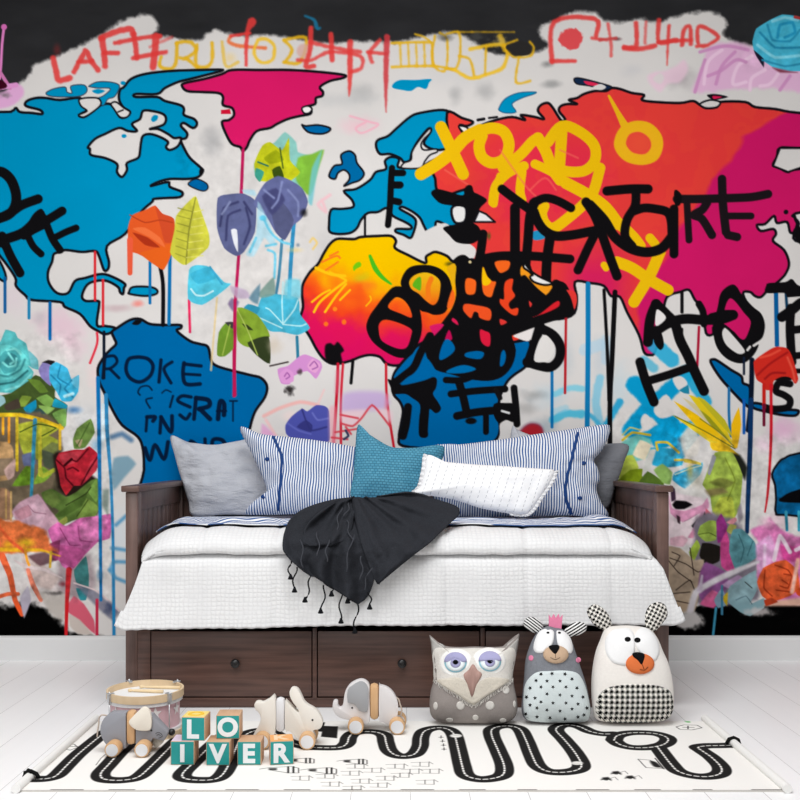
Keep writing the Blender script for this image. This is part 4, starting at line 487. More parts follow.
# ---------------------------------------------------------------- helpers
random.seed(4)
sc = bpy.context.scene
COL = sc.collection
F = 993.0          # focal length of the camera, in units of 1/800 of the frame width
CH = 0.98          # camera height
WALL = 4.75        # distance of the painted wall
def at(px, py, D): return Vector(((px-395)*D/F, D, CH-(py-455)*D/F))
def lin(c):
    f = lambda v: v/12.92 if v <= .04045 else ((v+.055)/1.055)**2.4
    return tuple(f(v/255.0) for v in c)+(1.0,)
class NB:
    """small node builder"""
    def __init__(s, name):
        s.m = bpy.data.materials.new(name); s.m.use_nodes = True
        s.t = s.m.node_tree; s.b = s.t.nodes['Principled BSDF']
    def n(s, kind, **kw):
        nd = s.t.nodes.new(kind)
        for k, v in kw.items():
            if k in nd.inputs: nd.inputs[k].default_value = v
            else: setattr(nd, k, v)
        return nd
    def l(s, a, b): s.t.links.new(a, b)
    def math(s, op, a, b=None):
        nd = s.n('ShaderNodeMath', operation=op)
        for i, v in enumerate((a, b)):
            if v is None: continue
            if hasattr(v, 'is_linked'): s.l(v, nd.inputs[i])
            else: nd.inputs[i].default_value = v
        return nd.outputs[0]
    def mix(s, fac, a, b):
        nd = s.n('ShaderNodeMix', data_type='RGBA')
        for i, v in ((0, fac), (6, a), (7, b)):
            if hasattr(v, 'is_linked'): s.l(v, nd.inputs[i])
            else: nd.inputs[i].default_value = v
        return nd.outputs[2]
    def uv(s):
        sep = s.n('ShaderNodeSeparateXYZ'); c = s.n('ShaderNodeUVMap'); c.uv_map = 'UVMap'
        s.l(c.outputs[0], sep.inputs[0]); return sep.outputs[0], sep.outputs[1], c.outputs[0]
    def obj(s): return s.n('ShaderNodeTexCoord').outputs['Object']
    def noise(s, vec, scale, detail=3, rough=.55):
        nd = s.n('ShaderNodeTexNoise', Scale=scale, Detail=detail, Roughness=rough)
        if vec is not None: s.l(vec, nd.inputs['Vector'])
        return nd.outputs['Fac']
    def bump(s, h, strength=.3, dist=.002):
        nd = s.n('ShaderNodeBump', Strength=strength, Distance=dist); s.l(h, nd.inputs['Height'])
        s.l(nd.outputs[0], s.b.inputs['Normal'])
    def color(s, c):
        if hasattr(c, 'is_linked'): s.l(c, s.b.inputs['Base Color'])
        else: s.b.inputs['Base Color'].default_value = c
    def rough(s, r, spec=None):
        s.b.inputs['Roughness'].default_value = r
        if spec is not None: s.b.inputs['Specular IOR Level'].default_value = spec
MATS = {}
def plain(name, c, rough=.6, spec=.3, bump=0, scale=200, var=.04):
    if name in MATS: return MATS[name]
    k = NB(name); v = k.obj()
    a = lin(c); d = tuple(x*(1-2*var) for x in a[:3])+(1,)
    k.color(k.mix(k.noise(v, 14), d, a)); k.rough(rough, spec)
    if bump: k.bump(k.noise(v, scale, 4), bump, .002)
    MATS[name] = k.m; return k.m
def fabric(name, c, bump=.35, scale=420, var=.06, sheen=0):
    if name in MATS: return MATS[name]
    k = NB(name); v = k.obj(); a = lin(c); d = tuple(x*(1-3*var) for x in a[:3])+(1,)
    k.color(k.mix(k.noise(v, scale*.6, 2, .7), d, a)); k.rough(.92, .08); k.bump(k.noise(v, scale, 3, .7), bump, .003)
    if sheen: k.b.inputs['Sheen Weight'].default_value = sheen
    MATS[name] = k.m; return k.m
def wood(name, c, dark, scale=(3, 60, 60), rough=.45, spec=.35, rot=0):
    if name in MATS: return MATS[name]
    k = NB(name); mp = k.n('ShaderNodeMapping'); k.l(k.obj(), mp.inputs[0]); mp.inputs['Scale'].default_value = scale
    n1 = k.noise(mp.outputs[0], 1.0, 5, .6); mp2 = k.n('ShaderNodeMapping'); k.l(k.obj(), mp2.inputs[0]); mp2.inputs['Scale'].default_value = (1.2, 3, 5)
    n2 = k.noise(mp2.outputs[0], 2.0, 2); f = k.math('ADD', k.math('MULTIPLY', n1, .6), k.math('MULTIPLY', n2, .4))
    r = k.n('ShaderNodeMapRange'); k.l(f, r.inputs[0]); r.inputs[1].default_value = .32; r.inputs[2].default_value = .68
    k.color(k.mix(r.outputs[0], lin(dark), lin(c))); k.rough(rough, spec); k.bump(n1, .12, .001)
    MATS[name] = k.m; return k.m
# ---- scene tree
def thing(name, label, cat, loc=(0, 0, 0), group=None):
    o = bpy.data.objects.new(name, None); COL.objects.link(o); o.location = loc; o.empty_display_size = .05
    o['label'] = label; o['category'] = cat
    if group: o['group'] = group
    return o
def tag(o, label, cat, group=None):
    o['label'] = label; o['category'] = cat
    if group: o['group'] = group
    return o
def shade(me, smooth=True):
    me.polygons.foreach_set('use_smooth', [smooth]*len(me.polygons))
def link(name, me, mats, parent=None, label=None, smooth=True, world=True):
    """links a mesh given in world coordinates; under a parent it is moved into the parent's frame"""
    o = bpy.data.objects.new(name, me); COL.objects.link(o)
    for m in (mats if isinstance(mats, (list, tuple)) else [mats]): me.materials.append(m)
    if smooth is not None: shade(me, smooth)
    if parent is not None:
        o.parent = parent
        if world: me.transform(parent_matrix(parent).inverted())
    if label: o['label'] = label
    return o
def parent_matrix(p):
    M = p.matrix_basis.copy()
    while p.parent: p = p.parent; M = p.matrix_basis @ M
    return M
def pivot(o, c):
    """puts a top-level mesh's origin at point c"""
    c = Vector(c); o.data.transform(Matrix.Translation(-c)); o.location = c; return o
def mesh(verts, faces, uvs=None, mat_idx=None):
    me = bpy.data.meshes.new('m'); me.from_pydata([tuple(v) for v in verts], [], faces); 
    if uvs is not None:
        L = me.uv_layers.new(name='UVMap'); vi = np.empty(len(me.loops), np.int32); me.loops.foreach_get('vertex_index', vi)
        L.data.foreach_set('uv', np.asarray(uvs, np.float32)[vi].ravel())
    if mat_idx is not None: me.polygons.foreach_set('material_index', mat_idx)
    me.update(); return me
def from_bm(bm):
    me = bpy.data.meshes.new('m'); bm.normal_update(); bm.to_mesh(me); bm.free(); return me
def bm_box(bm, c, s, bev=0.0, rz=0, seg=2):
    r = bmesh.ops.create_cube(bm, size=1.0); vs = r['verts']
    bmesh.ops.scale(bm, vec=s, verts=vs)
    if bev:
        es = list({e for v in vs for e in v.link_edges})
        rr = bmesh.ops.bevel(bm, geom=es, offset=bev, segments=seg, affect='EDGES', profile=.5); vs = [v for v in {v for f in rr['faces'] for v in f.verts} | {v for v in vs if v.is_valid}]
        vs = list({v for v in vs if v.is_valid})
        # include untouched interior faces
    if rz: bmesh.ops.rotate(bm, cent=(0, 0, 0), matrix=Matrix.Rotation(rz, 3, 'Z'), verts=vs)
    bmesh.ops.translate(bm, vec=c, verts=vs); return vs
def box(c, s, bev=0, rz=0):
    bm = bmesh.new(); bm_box(bm, c, s, bev, rz); return from_bm(bm)
def boxes(lst):
    bm = bmesh.new()
    for b in lst:
        t = bmesh.new(); bm_box(t, *b); me = from_bm(t); bm.from_mesh(me); bpy.data.meshes.remove(me)
    return from_bm(bm)
def lathe(prof, c, axis='Z', n=40):
    """profile of (radius, height)"""
    vs, fs = [], []
    m = len(prof)
    for r, h in prof:
        for k in range(n):
            a = 2*math.pi*k/n; p = (r*math.cos(a), r*math.sin(a), h)
            if axis == 'Y': p = (p[0], p[2], p[1])
            if axis == 'X': p = (p[2], p[0], p[1])
            vs.append(Vector(c)+Vector(p))
    for i in range(m-1):
        for k in range(n):
            fs.append((i*n+k, i*n+(k+1) % n, (i+1)*n+(k+1) % n, (i+1)*n+k))
    fs.append(tuple(range(n-1, -1, -1))); fs.append(tuple(range((m-1)*n, m*n)))
    me = mesh(vs, fs); bm = bmesh.new(); bm.from_mesh(me); bpy.data.meshes.remove(me); bmesh.ops.recalc_face_normals(bm, faces=bm.faces); return from_bm(bm)
def tube(pts, r, n=8, cap=True):
    pts = [Vector(p) for p in pts]; rs = r if isinstance(r, (list, tuple)) else [r]*len(pts)
    vs, fs = [], []; up = Vector((.31, .2, .93))
    for i, p in enumerate(pts):
        d = (pts[min(i+1, len(pts)-1)]-pts[max(i-1, 0)]).normalized()
        a = d.cross(up).normalized() if abs(d.dot(up)) < .98 else d.cross(Vector((1, 0, 0))).normalized(); b = d.cross(a)
        for k in range(n):
            t = 2*math.pi*k/n; vs.append(p+(a*math.cos(t)+b*math.sin(t))*rs[i])
    for i in range(len(pts)-1):
        for k in range(n): fs.append((i*n+k, i*n+(k+1) % n, (i+1)*n+(k+1) % n, (i+1)*n+k))
    if cap: fs += [tuple(range(n-1, -1, -1)), tuple(range((len(pts)-1)*n, len(pts)*n))]
    me = mesh(vs, fs); bm = bmesh.new(); bm.from_mesh(me); bpy.data.meshes.remove(me); bmesh.ops.recalc_face_normals(bm, faces=bm.faces); return from_bm(bm)
def spline(pts, n=6):
    out = catmull([tuple(p) for p in pts], False, n); return [Vector(p) for p in out]
def join(*ms):
    bm = bmesh.new()
    for m in ms: bm.from_mesh(m); bpy.data.meshes.remove(m)
    return from_bm(bm)
def board(outline, y0, y1, bev=.004, n=4, smooth=True, seg=2):
    """outline of (x, z) cut from a board lying between depths y0 and y1, edges rounded"""
    o = catmull(outline, True, n) if smooth else [np.array(p, float) for p in outline]
    o = [tuple(p) for p in o]
    area = sum(o[i-1][0]*o[i][1]-o[i][0]*o[i-1][1] for i in range(len(o)))
    if area < 0: o.reverse()
    bm = bmesh.new(); vs = [bm.verts.new((x, y0, z)) for x, z in o]; f = bm.faces.new(vs)
    r = bmesh.ops.extrude_face_region(bm, geom=[f]); ev = [g for g in r['geom'] if isinstance(g, bmesh.types.BMVert)]
    bmesh.ops.translate(bm, vec=(0, y1-y0, 0), verts=ev); bmesh.ops.recalc_face_normals(bm, faces=bm.faces)
    if bev:
        es = [e for e in bm.edges if abs(e.verts[0].co.y-e.verts[1].co.y) < 1e-7]
        try: bmesh.ops.bevel(bm, geom=es, offset=bev, segments=seg, affect='EDGES', profile=.5, clamp_overlap=True)
        except Exception: pass
    return from_bm(bm)
def autosmooth(o, deg=40):
    me = o.data; shade(me, True); me.set_sharp_from_angle(angle=math.radians(deg)); return o
# ---- stuffed shapes: an outline on a leaning plane, blown up to both sides
class Plush:
    def __init__(s, px, D0, lean, T, rings=14, power=2.2, exp=.6, n=5, wob=.0, seed=0, lift=0.0, smooth=True, pinch=0.0):
        s.D0, s.k, s.T = D0, lean, T
        s.lift = lift
        pts = [s.uv(*p) for p in px]
        o = catmull(pts, True, n) if smooth else [np.array(p) for p in pts]
        s.out = np.array(o); s.c = s.out.mean(0); s.rings = rings; s.power, s.exp, s.wob, s.seed = power, exp, wob, seed
        d = s.out-s.c; s.ang = np.arctan2(d[:, 1], d[:, 0]); s.rad = np.hypot(d[:, 0], d[:, 1])
        ordr = np.argsort(s.ang); s.sa, s.sr = s.ang[ordr], s.rad[ordr]
        s.nrm = Vector((0, -1, lean)).normalized(); s.base = Vector((0, 0, 0))
    def depth_px(s, py): return (s.D0+CH*s.k)/(1+s.k*(py-455)/F)
    def uv(s, px, py):
        p = at(px, py, s.depth_px(py)); return (p.x, p.z)
    def uvp(s, px, py, off=.003):
        """the spot on the bulging front that is seen at (px, py)"""
        tx, ty = px, py
        for _ in range(4):
            u, v = s.uv(tx, ty); p = s.world(u, v, s.h(u, v)+off); qx = 395+p.x*F/p.y; qy = 455+(CH-p.z)*F/p.y
            tx += px-qx; ty += py-qy
        return s.uv(tx, ty)
    def world(s, u, v, h):
        """point at (u, v) on the leaning plane, h in front of it"""
        return Vector((u, s.D0+s.k*v, v+s.lift))+s.nrm*h
    def r(s, u, v):
        a = math.atan2(v-s.c[1], u-s.c[0]); R = np.interp(a, s.sa, s.sr, period=2*math.pi); return math.hypot(u-s.c[0], v-s.c[1])/R
    def thick(s, r): return s.T*max(0.0, 1-min(r, 1)**s.power)**s.exp
    def h(s, u, v):
        t = s.thick(s.r(u, v))
        if s.wob: t += s.wob*mnoise.noise(Vector((u*9+s.seed, v*9, s.seed*1.7)))*min(1, t/(s.T*.4)) + .45*s.wob*mnoise.noise(Vector((u*24+s.seed, v*24, s.seed*.7)))*min(1, t/(s.T*.4))
        return t
    def body(s, back=1.0):
        N = len(s.out); vs, uvs, fs = [], [], []
        for side in (1, -1):
            b = len(vs); vs.append(s.world(s.c[0], s.c[1], side*s.h(*s.c)*(1 if side > 0 else back))); uvs.append(tuple(s.c))
            for i in range(1, s.rings+1):
                r = (i/s.rings)**.8
                for k in range(N):
                    q = s.c+(s.out[k]-s.c)*r
                    hh = s.h(*q) if i < s.rings else 0
                    vs.append(s.world(q[0], q[1], side*hh*(1 if side > 0 else back))); uvs.append(tuple(q))
            for k in range(N): fs.append((b, b+1+k, b+1+(k+1) % N))
            for i in range(s.rings-1):
                for k in range(N): fs.append((b+1+i*N+k, b+1+(i+1)*N+k, b+1+(i+1)*N+(k+1) % N, b+1+i*N+(k+1) % N))
        me = mesh(vs, fs, uvs); bm = bmesh.new(); bm.from_mesh(me); bpy.data.meshes.remove(me)
        bmesh.ops.remove_doubles(bm, verts=bm.verts, dist=1e-6); bmesh.ops.recalc_face_normals(bm, faces=bm.faces); return from_bm(bm)
    def patch(s, px, off=.002, dome=.002, rings=5, smooth=True, n=4, raw=None):
        """a piece of cloth sewn on the front"""
        pts = [s.uvp(p[0], p[1], off) if raw is None else s.uv(p[0]+raw, p[1]) for p in px]; o = np.array(catmull(pts, True, n) if smooth else pts); c = o.mean(0); N = len(o); vs, uvs, fs = [], [], []
        vs.append(s.world(c[0], c[1], s.h(*c)+off+dome)); uvs.append(tuple(c))
        for i in range(1, rings+2):
            r = min(1, i/rings)
            for k in range(N):
                q = c+(o[k]-c)*r; hh = s.h(*q)+off+dome*(1-r**3)
                if i == rings+1: hh = s.h(*q)-.003
                vs.append(s.world(q[0], q[1], hh)); uvs.append(tuple(q))
        for k in range(N): fs.append((0, 1+k, 1+(k+1) % N))
        for i in range(rings):
            for k in range(N): fs.append((1+i*N+k, 1+(i+1)*N+k, 1+(i+1)*N+(k+1) % N, 1+i*N+(k+1) % N))
        me = mesh(vs, fs, uvs); bm = bmesh.new(); bm.from_mesh(me); bpy.data.meshes.remove(me); bmesh.ops.recalc_face_normals(bm, faces=bm.faces); return from_bm(bm)
    def strip(s, px, w, off=.003, n=10):
        """a ribbon of width w along a path"""
        c = catmull([s.uvp(*p) for p in px], False, n); vs = []
        for i, q in enumerate(c):
            d = c[min(i+1, len(c)-1)]-c[max(i-1, 0)]; d = d/max(1e-9, np.hypot(*d)); nn = np.array([-d[1], d[0]])
            for f in (-1.0, -.9, -.3, .3, .9, 1.0):
                r = q+nn*w*.5*f; vs.append(s.world(r[0], r[1], s.h(*r)+(off if abs(f) < 1 else -.002)))
        return mesh(vs, [(i*6+k, i*6+k+1, i*6+k+7, i*6+k+6) for i in range(len(c)-1) for k in range(5)])
    def line(s, px, r=.0012, off=.003, n=6):
        pts = catmull([s.uvp(p[0], p[1], off) for p in px], False, n); return tube([s.world(q[0], q[1], s.h(*q)+off) for q in pts], r, 6)
def ell(cx, cy, rx, ry, n=14, a0=0): return [(cx+rx*math.cos(2*math.pi*k/n+a0), cy+ry*math.sin(2*math.pi*k/n+a0)) for k in range(n)]
def star(cx, cy, r, a0=-math.pi/2, q=.45): return [(cx+(r if k % 2 == 0 else r*q)*math.cos(a0+math.pi*k/5), cy+(r if k % 2 == 0 else r*q)*math.sin(a0+math.pi*k/5)) for k in range(10)]
def setmat(me, idx):
    me.polygons.foreach_set('material_index', [idx]*len(me.polygons)); return me
# ---------------------------------------------------------------- the room
def painted_grid(Pn, to3d, name, rough, spec, parent=None, bump=0, ext=0):
    """one flat surface carrying the painter's colours, one vertex per paint cell"""
    H, W = Pn.H, Pn.W
    X = Pn.x0+(np.arange(W)+.5)/Pn.ss; Y = Pn.y0+(np.arange(H)+.5)/Pn.ss
    X[0] -= ext; X[-1] += ext; Y[0] -= ext*.3   # the edge of the paint runs on to the ends of the wall
    XX, YY = np.meshgrid(X, Y); co = to3d(XX, YY).reshape(-1, 3).astype(np.float32)
    me = bpy.data.meshes.new(name); me.vertices.add(W*H); me.vertices.foreach_set('co', co.ravel())
    idx = np.arange(W*H, dtype=np.int32).reshape(H, W)
    q = np.stack([idx[:-1, :-1], idx[1:, :-1], idx[1:, 1:], idx[:-1, 1:]], -1).reshape(-1, 4)
    nq = len(q); me.loops.add(nq*4); me.loops.foreach_set('vertex_index', q.ravel()); me.polygons.add(nq); me.polygons.foreach_set('loop_start', np.arange(nq, dtype=np.int32)*4)
    me.update(calc_edges=True)
    ca = me.color_attributes.new('paint', 'FLOAT_COLOR', 'POINT'); c4 = np.ones((W*H, 4), np.float32); c4[:, :3] = Pn.srgb_to_linear().reshape(-1, 3); ca.data.foreach_set('color', c4.ravel())
    k = NB(name+'_paint'); a = k.n('ShaderNodeVertexColor'); a.layer_name = 'paint'; k.color(a.outputs[0]); k.rough(rough, spec)
    if bump: k.bump(k.noise(k.obj(), bump, 3), .15, .002)
    o = bpy.data.objects.new(name, me); COL.objects.link(o); me.materials.append(k.m); return o
def structure(o): o['kind'] = 'structure'; return o
s_w = WALL/F
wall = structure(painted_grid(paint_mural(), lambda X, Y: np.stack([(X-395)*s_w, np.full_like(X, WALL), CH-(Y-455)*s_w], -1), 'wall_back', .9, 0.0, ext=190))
wall['label'] = 'back wall covered by a graffiti world map mural'
# floor of white boards
k = NB('white floorboards'); sep = k.n('ShaderNodeSeparateXYZ'); k.l(k.obj(), sep.inputs[0]); PW = .171
t = k.math('FRACT', k.math('DIVIDE', k.math('ADD', sep.outputs[0], 10.045), PW)); d = k.math('ABSOLUTE', k.math('SUBTRACT', t, .5)); gap = k.math('GREATER_THAN', d, .494)
idn = k.math('FLOOR', k.math('DIVIDE', k.math('ADD', sep.outputs[0], 10.045), PW)); wn = k.n('ShaderNodeTexWhiteNoise', noise_dimensions='1D'); k.l(idn, wn.inputs['W'])
mp = k.n('ShaderNodeMapping'); k.l(k.obj(), mp.inputs[0]); mp.inputs['Scale'].default_value = (40, 2, 1); gr = k.noise(mp.outputs[0], 1, 4)
base = k.mix(k.math('ADD', k.math('MULTIPLY', wn.outputs[0], .5), k.math('MULTIPLY', gr, .5)), lin((242, 242, 243)), lin((250, 250, 250)))
k.color(k.mix(gap, base, lin((190, 189, 189)))); k.rough(.42, .35); k.bump(k.math('MULTIPLY', gap, -1), .3, .002)
FL = structure(link('floor', mesh([(-3.2, -1.6, 0), (3.2, -1.6, 0), (3.2, WALL+.02, 0), (-3.2, WALL+.02, 0)], [(0, 1, 2, 3)]), k.m, smooth=False))
bb = plain('white baseboard paint', (222, 222, 222), .45, .3, var=.01)
prof = [(WALL-.016, 0), (WALL-.016, .1), (WALL-.012, .108), (WALL-.004, .114), (WALL+.01, .114), (WALL+.01, 0)]
vs = [(x, y, z) for x in (-3.0, 3.0) for y, z in prof]; n = len(prof)
structure(link('baseboard_back', mesh(vs, [(i, (i+1) % n, n+(i+1) % n, n+i) for i in range(n)]+[tuple(range(n)), tuple(range(2*n-1, n-1, -1))]), bb, smooth=False))
# ---------------------------------------------------------------- daybed
DW = wood('dark brown stained wood', (104, 75, 65), (60, 40, 34), (3, 40, 60), .38, .45)
DWV = wood('dark brown upright wood', (112, 86, 78), (68, 48, 42), (40, 40, 3), .38, .45)
bed = thing('daybed', 'dark brown wooden daybed with three drawers below the mattress', 'bed', (0, 4.28, 0))
BF, BR, XL, XR = 3.85, 4.72, -1.045, 1.062
for sx, X in ((-1, XL), (1, XR)):
    inn = X-sx*.047; mid = X-sx*.0235; lst = [((mid, BF+.03, .418), (.047, .06, .836), .003), ((mid, BR-.03, .418), (.047, .06, .836), .003), ((mid, (BF+BR)/2, .80), (.032, BR-BF-.12, .075), .002), ((mid, (BF+BR)/2, .12), (.032, BR-BF-.12, .12), .002)]
    npl = 9; wpl = (BR-BF-.12)/npl
    for i in range(npl): lst.append(((mid, BF+.06+wpl*(i+.5), .46), (.018, wpl-.0012, .63), .0008))
    p = link('end_panel', boxes(lst), DWV, bed); autosmooth(p)
    autosmooth(link('cap_rail', box((mid, (BF+BR)/2-.008, .849), (.07, BR-BF+.03, .024), .004), DW, p))
p = link('back_panel', boxes([((0, BR-.02, .80), (XR-XL-.094, .03, .075), .002)]+[((XL+.047+(XR-XL-.094)*(i+.5)/14, BR-.02, .45), ((XR-XL-.094)/14-.003, .018, .63), .002) for i in range(14)]), DWV, bed); autosmooth(p)
autosmooth(link('cap_rail', box(((XL+XR)/2, BR-.02, .846), (XR-XL-.14, .05, .02), .003), DW, p))
gx = lambda px: (px-395)*BF/F
gz = lambda py: CH-(py-455)*BF/F
dr = [(gx(150.5), gx(312)), (gx(317.3), gx(480)), (gx(485.3), gx(645))]
zt, zb = gz(630.5), gz(697.5)
fr = [((0.008, BF+.015, .36), (XR-XL-.094, .03, .08), .002), ((0.008, BF+.015, zb/2), (XR-XL-.094, .03, zb-.004), .002)]
xs = [XL+.047, dr[0][0]-.001, dr[0][1]+.002, dr[1][0]-.002, dr[1][1]+.002, dr[2][0]-.002, dr[2][1]+.001, XR-.047]
for a, b in zip(xs[::2], xs[1::2]): fr.append((((a+b)/2, BF+.0152, (zt+zb)/2), (b-a, .0304, zt-zb+.02), .0015))
fr += [((0.008, 4.1, .36), (XR-XL-.1, .4, .02), 0), ((.008, 4.5, .36), (XR-XL-.1, .4, .02), 0), ((.008, BR-.06, .2), (XR-XL-.1, .03, .3), 0)]
autosmooth(link('bed_frame', boxes(fr), DW, bed))
KN = plain('black knob', (22, 21, 22), .35, .5)
for (a, b), kx in zip(dr, (236, 402, 566)):
    w = b-a-.004
    d_ = link('drawer', boxes([(((a+b)/2, BF+.012, (zt+zb)/2), (w, .02, zt-zb-.006), .002), (((a+b)/2, BF+.3, (zt+zb)/2-.01), (w-.03, .55, zt-zb-.05), 0)]), DW, bed); autosmooth(d_)
    c = (gx(kx), BF+.003, gz(662.5))
    me = lathe([(.006, 0), (.006, -.012), (.012, -.015), (.0175, -.021), (.0175, -.027), (.012, -.032), (.003, -.033)], c, 'Y', 24); link('knob', me, KN, d_)
MT = fabric('white ticking', (224, 224, 224))
mt = link('mattress', box(((XL+XR)/2, 4.30, .49), (1.84, .76, .28), .04), MT); tag(pivot(mt, (.008, 4.30, .35)), 'white mattress lying in the daybed under the quilt', 'mattress')
# ---- quilt
QM = None
k = NB('white waffle quilt'); u, v, c_ = k.uv(); P2 = 2*math.pi
w_ = k.math('MULTIPLY', k.math('SUBTRACT', k.noise(c_, 26, 2), .5), .018); u = k.math('ADD', u, w_); w_ = k.math('MULTIPLY', k.math('SUBTRACT', k.noise(c_, 19, 2), .5), .014); v = k.math('ADD', v, w_)
wv = k.math('MULTIPLY', k.math('SINE', k.math('MULTIPLY', u, P2/.0175)), k.math('SINE', k.math('MULTIPLY', v, P2/.0165)))
w2 = k.math('ABSOLUTE', k.math('SINE', k.math('MULTIPLY', v, math.pi/.0165))); w3 = k.math('ABSOLUTE', k.math('SINE', k.math('MULTIPLY', u, math.pi/.0175)))
hgt = k.math('POWER', k.math('MULTIPLY', w2, w3), .5)
brk = k.noise(k.obj(), 9, 3)
hgt = k.math('ADD', k.math('MULTIPLY', hgt, k.math('MULTIPLY', k.math('ADD', brk, -.12), 1.6)), k.math('MULTIPLY', k.noise(k.obj(), 60, 3), .35))
k.color(k.mix(hgt, lin((214, 214, 215)), lin((230, 230, 230)))); k.rough(.95, .05); k.bump(hgt, .42, .005); QM = k.m
def nz(x, y, z=0): return mnoise.noise(Vector((x, y, z)))
prof = [(4.36, .668), (4.2, .672), (4.05, .682), (3.95, .688), (3.89, .684), (3.84, .668), (3.805, .645), (3.797, .62), (3.808, .604), (3.845, .598), (3.835, .588), (3.807, .572), (3.797, .54), (3.793, .48), (3.786, .40), (3.772, .317)]
pf = np.array(catmull(prof, False, 6)); seglen = np.r_[0, np.cumsum(np.hypot(*np.diff(pf, axis=0).T))]
NU = 220; NV = len(pf); vs, uvs = [], []
seams = [-.745, -.455, -.13, .2, .505, .83]
for j in range(NV):
    y, z = pf[j]; hang = np.clip((.598-z)/.28, 0, 1) if j > NV*.55 else 0.0
    for i in range(NU):
        s = -1+2*i/(NU-1); top = j <= NV*.6
        hl = -.964-.100*hang**1.25*(1 if not top else 0); hr = .985+.02*min(1, hang/.2)+.100*hang
        if top: hl, hr = -.972, .985
        x = hl+(hr-hl)*(s+1)/2; e = abs(s); yy, zz = y, z
        if e > .86:
            q = ((e-.86)/.14); dz = .055*q*q
            if top: zz -= dz*(1 if z > .62 else .5); yy += .012*q*q
            elif hang > .8: zz += .02*max(0, (e-.96)/.04)**2
        sag = 0
        for sm in seams: sag += math.exp(-((x-sm)/.012)**2)
        if y < 3.95: yy += .006*sag; yy += .010*nz(x*4, z*3, 3)+.006*nz(x*11, z*5, 5)+(.012*nz(x*5.5+.4, 0, 9)*hang)
        zz += (.008*nz(x*5, y*6, 1)+.004*nz(x*14, y*12, 2))*(1 if top else .3)-(.005*sag if z > .62 else 0)
        zz += hang*(.007+.009*min(1, max(-1, (x+.5)/.5)))
        if hang > .97: zz += .0012*math.sin(x*130)+.003*nz(x*5, 2)
        vs.append((x, yy, zz)); uvs.append((x, seglen[j]))
fs = [(j*NU+i, (j+1)*NU+i, (j+1)*NU+i+1, j*NU+i+1) for j in range(NV-1) for i in range(NU-1)]
q_ = link('quilt', mesh(vs, fs, uvs), QM); m = q_.modifiers.new('thick', 'SOLIDIFY'); m.thickness = .008; m.offset = 0
tag(pivot(q_, (0, 4.05, .69)), 'white waffle quilt folded back and hanging over the bed front', 'quilt')
# ---- striped sheet
def stripes(name, axis, period, white=(238, 240, 243), blue=(64, 96, 150), wob=.012, duty=.5, ang=0):
    k = NB(name); u, v, c = k.uv(); d = k.noise(c, 3.2, 2); a = (u, v)[axis]
    a = k.math('ADD', a, k.math('MULTIPLY', k.math('SUBTRACT', d, .5), wob*2.5))
    t = k.math('SINE', k.math('MULTIPLY', a, 2*math.pi/period)); r = k.n('ShaderNodeMapRange', interpolation_type='SMOOTHSTEP'); k.l(t, r.inputs[0]); r.inputs[1].default_value = -.25+(.5-duty); r.inputs[2].default_value = .25+(.5-duty)
    k.color(k.mix(r.outputs[0], lin(white), lin(blue))); k.rough(.9, .1); k.bump(k.noise(k.obj(), 300, 3), .2, .002); return k.m
SS = stripes('striped cotton sheet', 1, .0165, wob=.008, duty=.45)
from mathutils.bvhtree import BVHTree
def bvh_of(objs):
    vs, ps = [], []
    for o in objs:
        b = len(vs); mw = parent_matrix(o); vs += [mw @ v.co for v in o.data.vertices]; ps += [tuple(b+i for i in p.vertices) for p in o.data.polygons]
    return BVHTree.FromPolygons(vs, ps)
QB = bvh_of([q_])
def qtop(x, y):
    x = max(-.952, min(.962, x)); h = QB.ray_cast(Vector((x, y, 2)), Vector((0, 0, -1))); return h[0].z if h[0] is not None else .668
NU, NV = 200, 70; vs, uvs = [], []
for j in range(NV):
    t = j/(NV-1)
    for i in range(NU):
        s = -1+2*i/(NU-1); x = .968*s+.006; e = abs(s)
        yf = 3.935+.016*nz(x*3, 7)+.010*nz(x*9, 4)+(.06*max(0, (e-.82)/.18)); y = 4.66+(yf-4.66)*t
        fr_ = max(0, min(1, (t-.35)/.3))
        zq = max(qtop(x+a_, y+b_) for a_ in (-.012, 0, .012) for b_ in (-.01, 0, .01)) if y < 4.35 else max(.668, qtop(x, 4.34))
        if e < .9: zq = max(zq, .668+.013*max(0, min(1, (y-4.03)/.12)))
        z = zq+.0135+fr_*(.030*max(0, nz(x*3.2, y*9, 2)+.25)+.012*abs(nz(x*9, y*16, 6)))*min(1, (1-t)*9+.15)
        z += .022*math.exp(-((x+.86)/.07)**2-((y-4.08)/.09)**2)+.016*math.exp(-((x-.86)/.09)**2-((y-4.1)/.09)**2)
        if e > .9 and y >= 4.4: z -= .02*((e-.9)/.1)*min(1, (y-4.4)/.1)
        vs.append((x, y, z)); uvs.append((x, (yf-y)*1.0+.022*nz(x*2.5, y*3)+.5*z))
sh = link('bedsheet', mesh(vs, [(j*NU+i, (j+1)*NU+i, (j+1)*NU+i+1, j*NU+i+1) for j in range(NV-1) for i in range(NU-1)], uvs), SS); m = sh.modifiers.new('thick', 'SOLIDIFY'); m.thickness = .004; m.offset = 0
SB = bvh_of([sh, q_])
tag(pivot(sh, (0, 4.3, .70)), 'blue and white striped sheet on the daybed under the pillows', 'sheet')
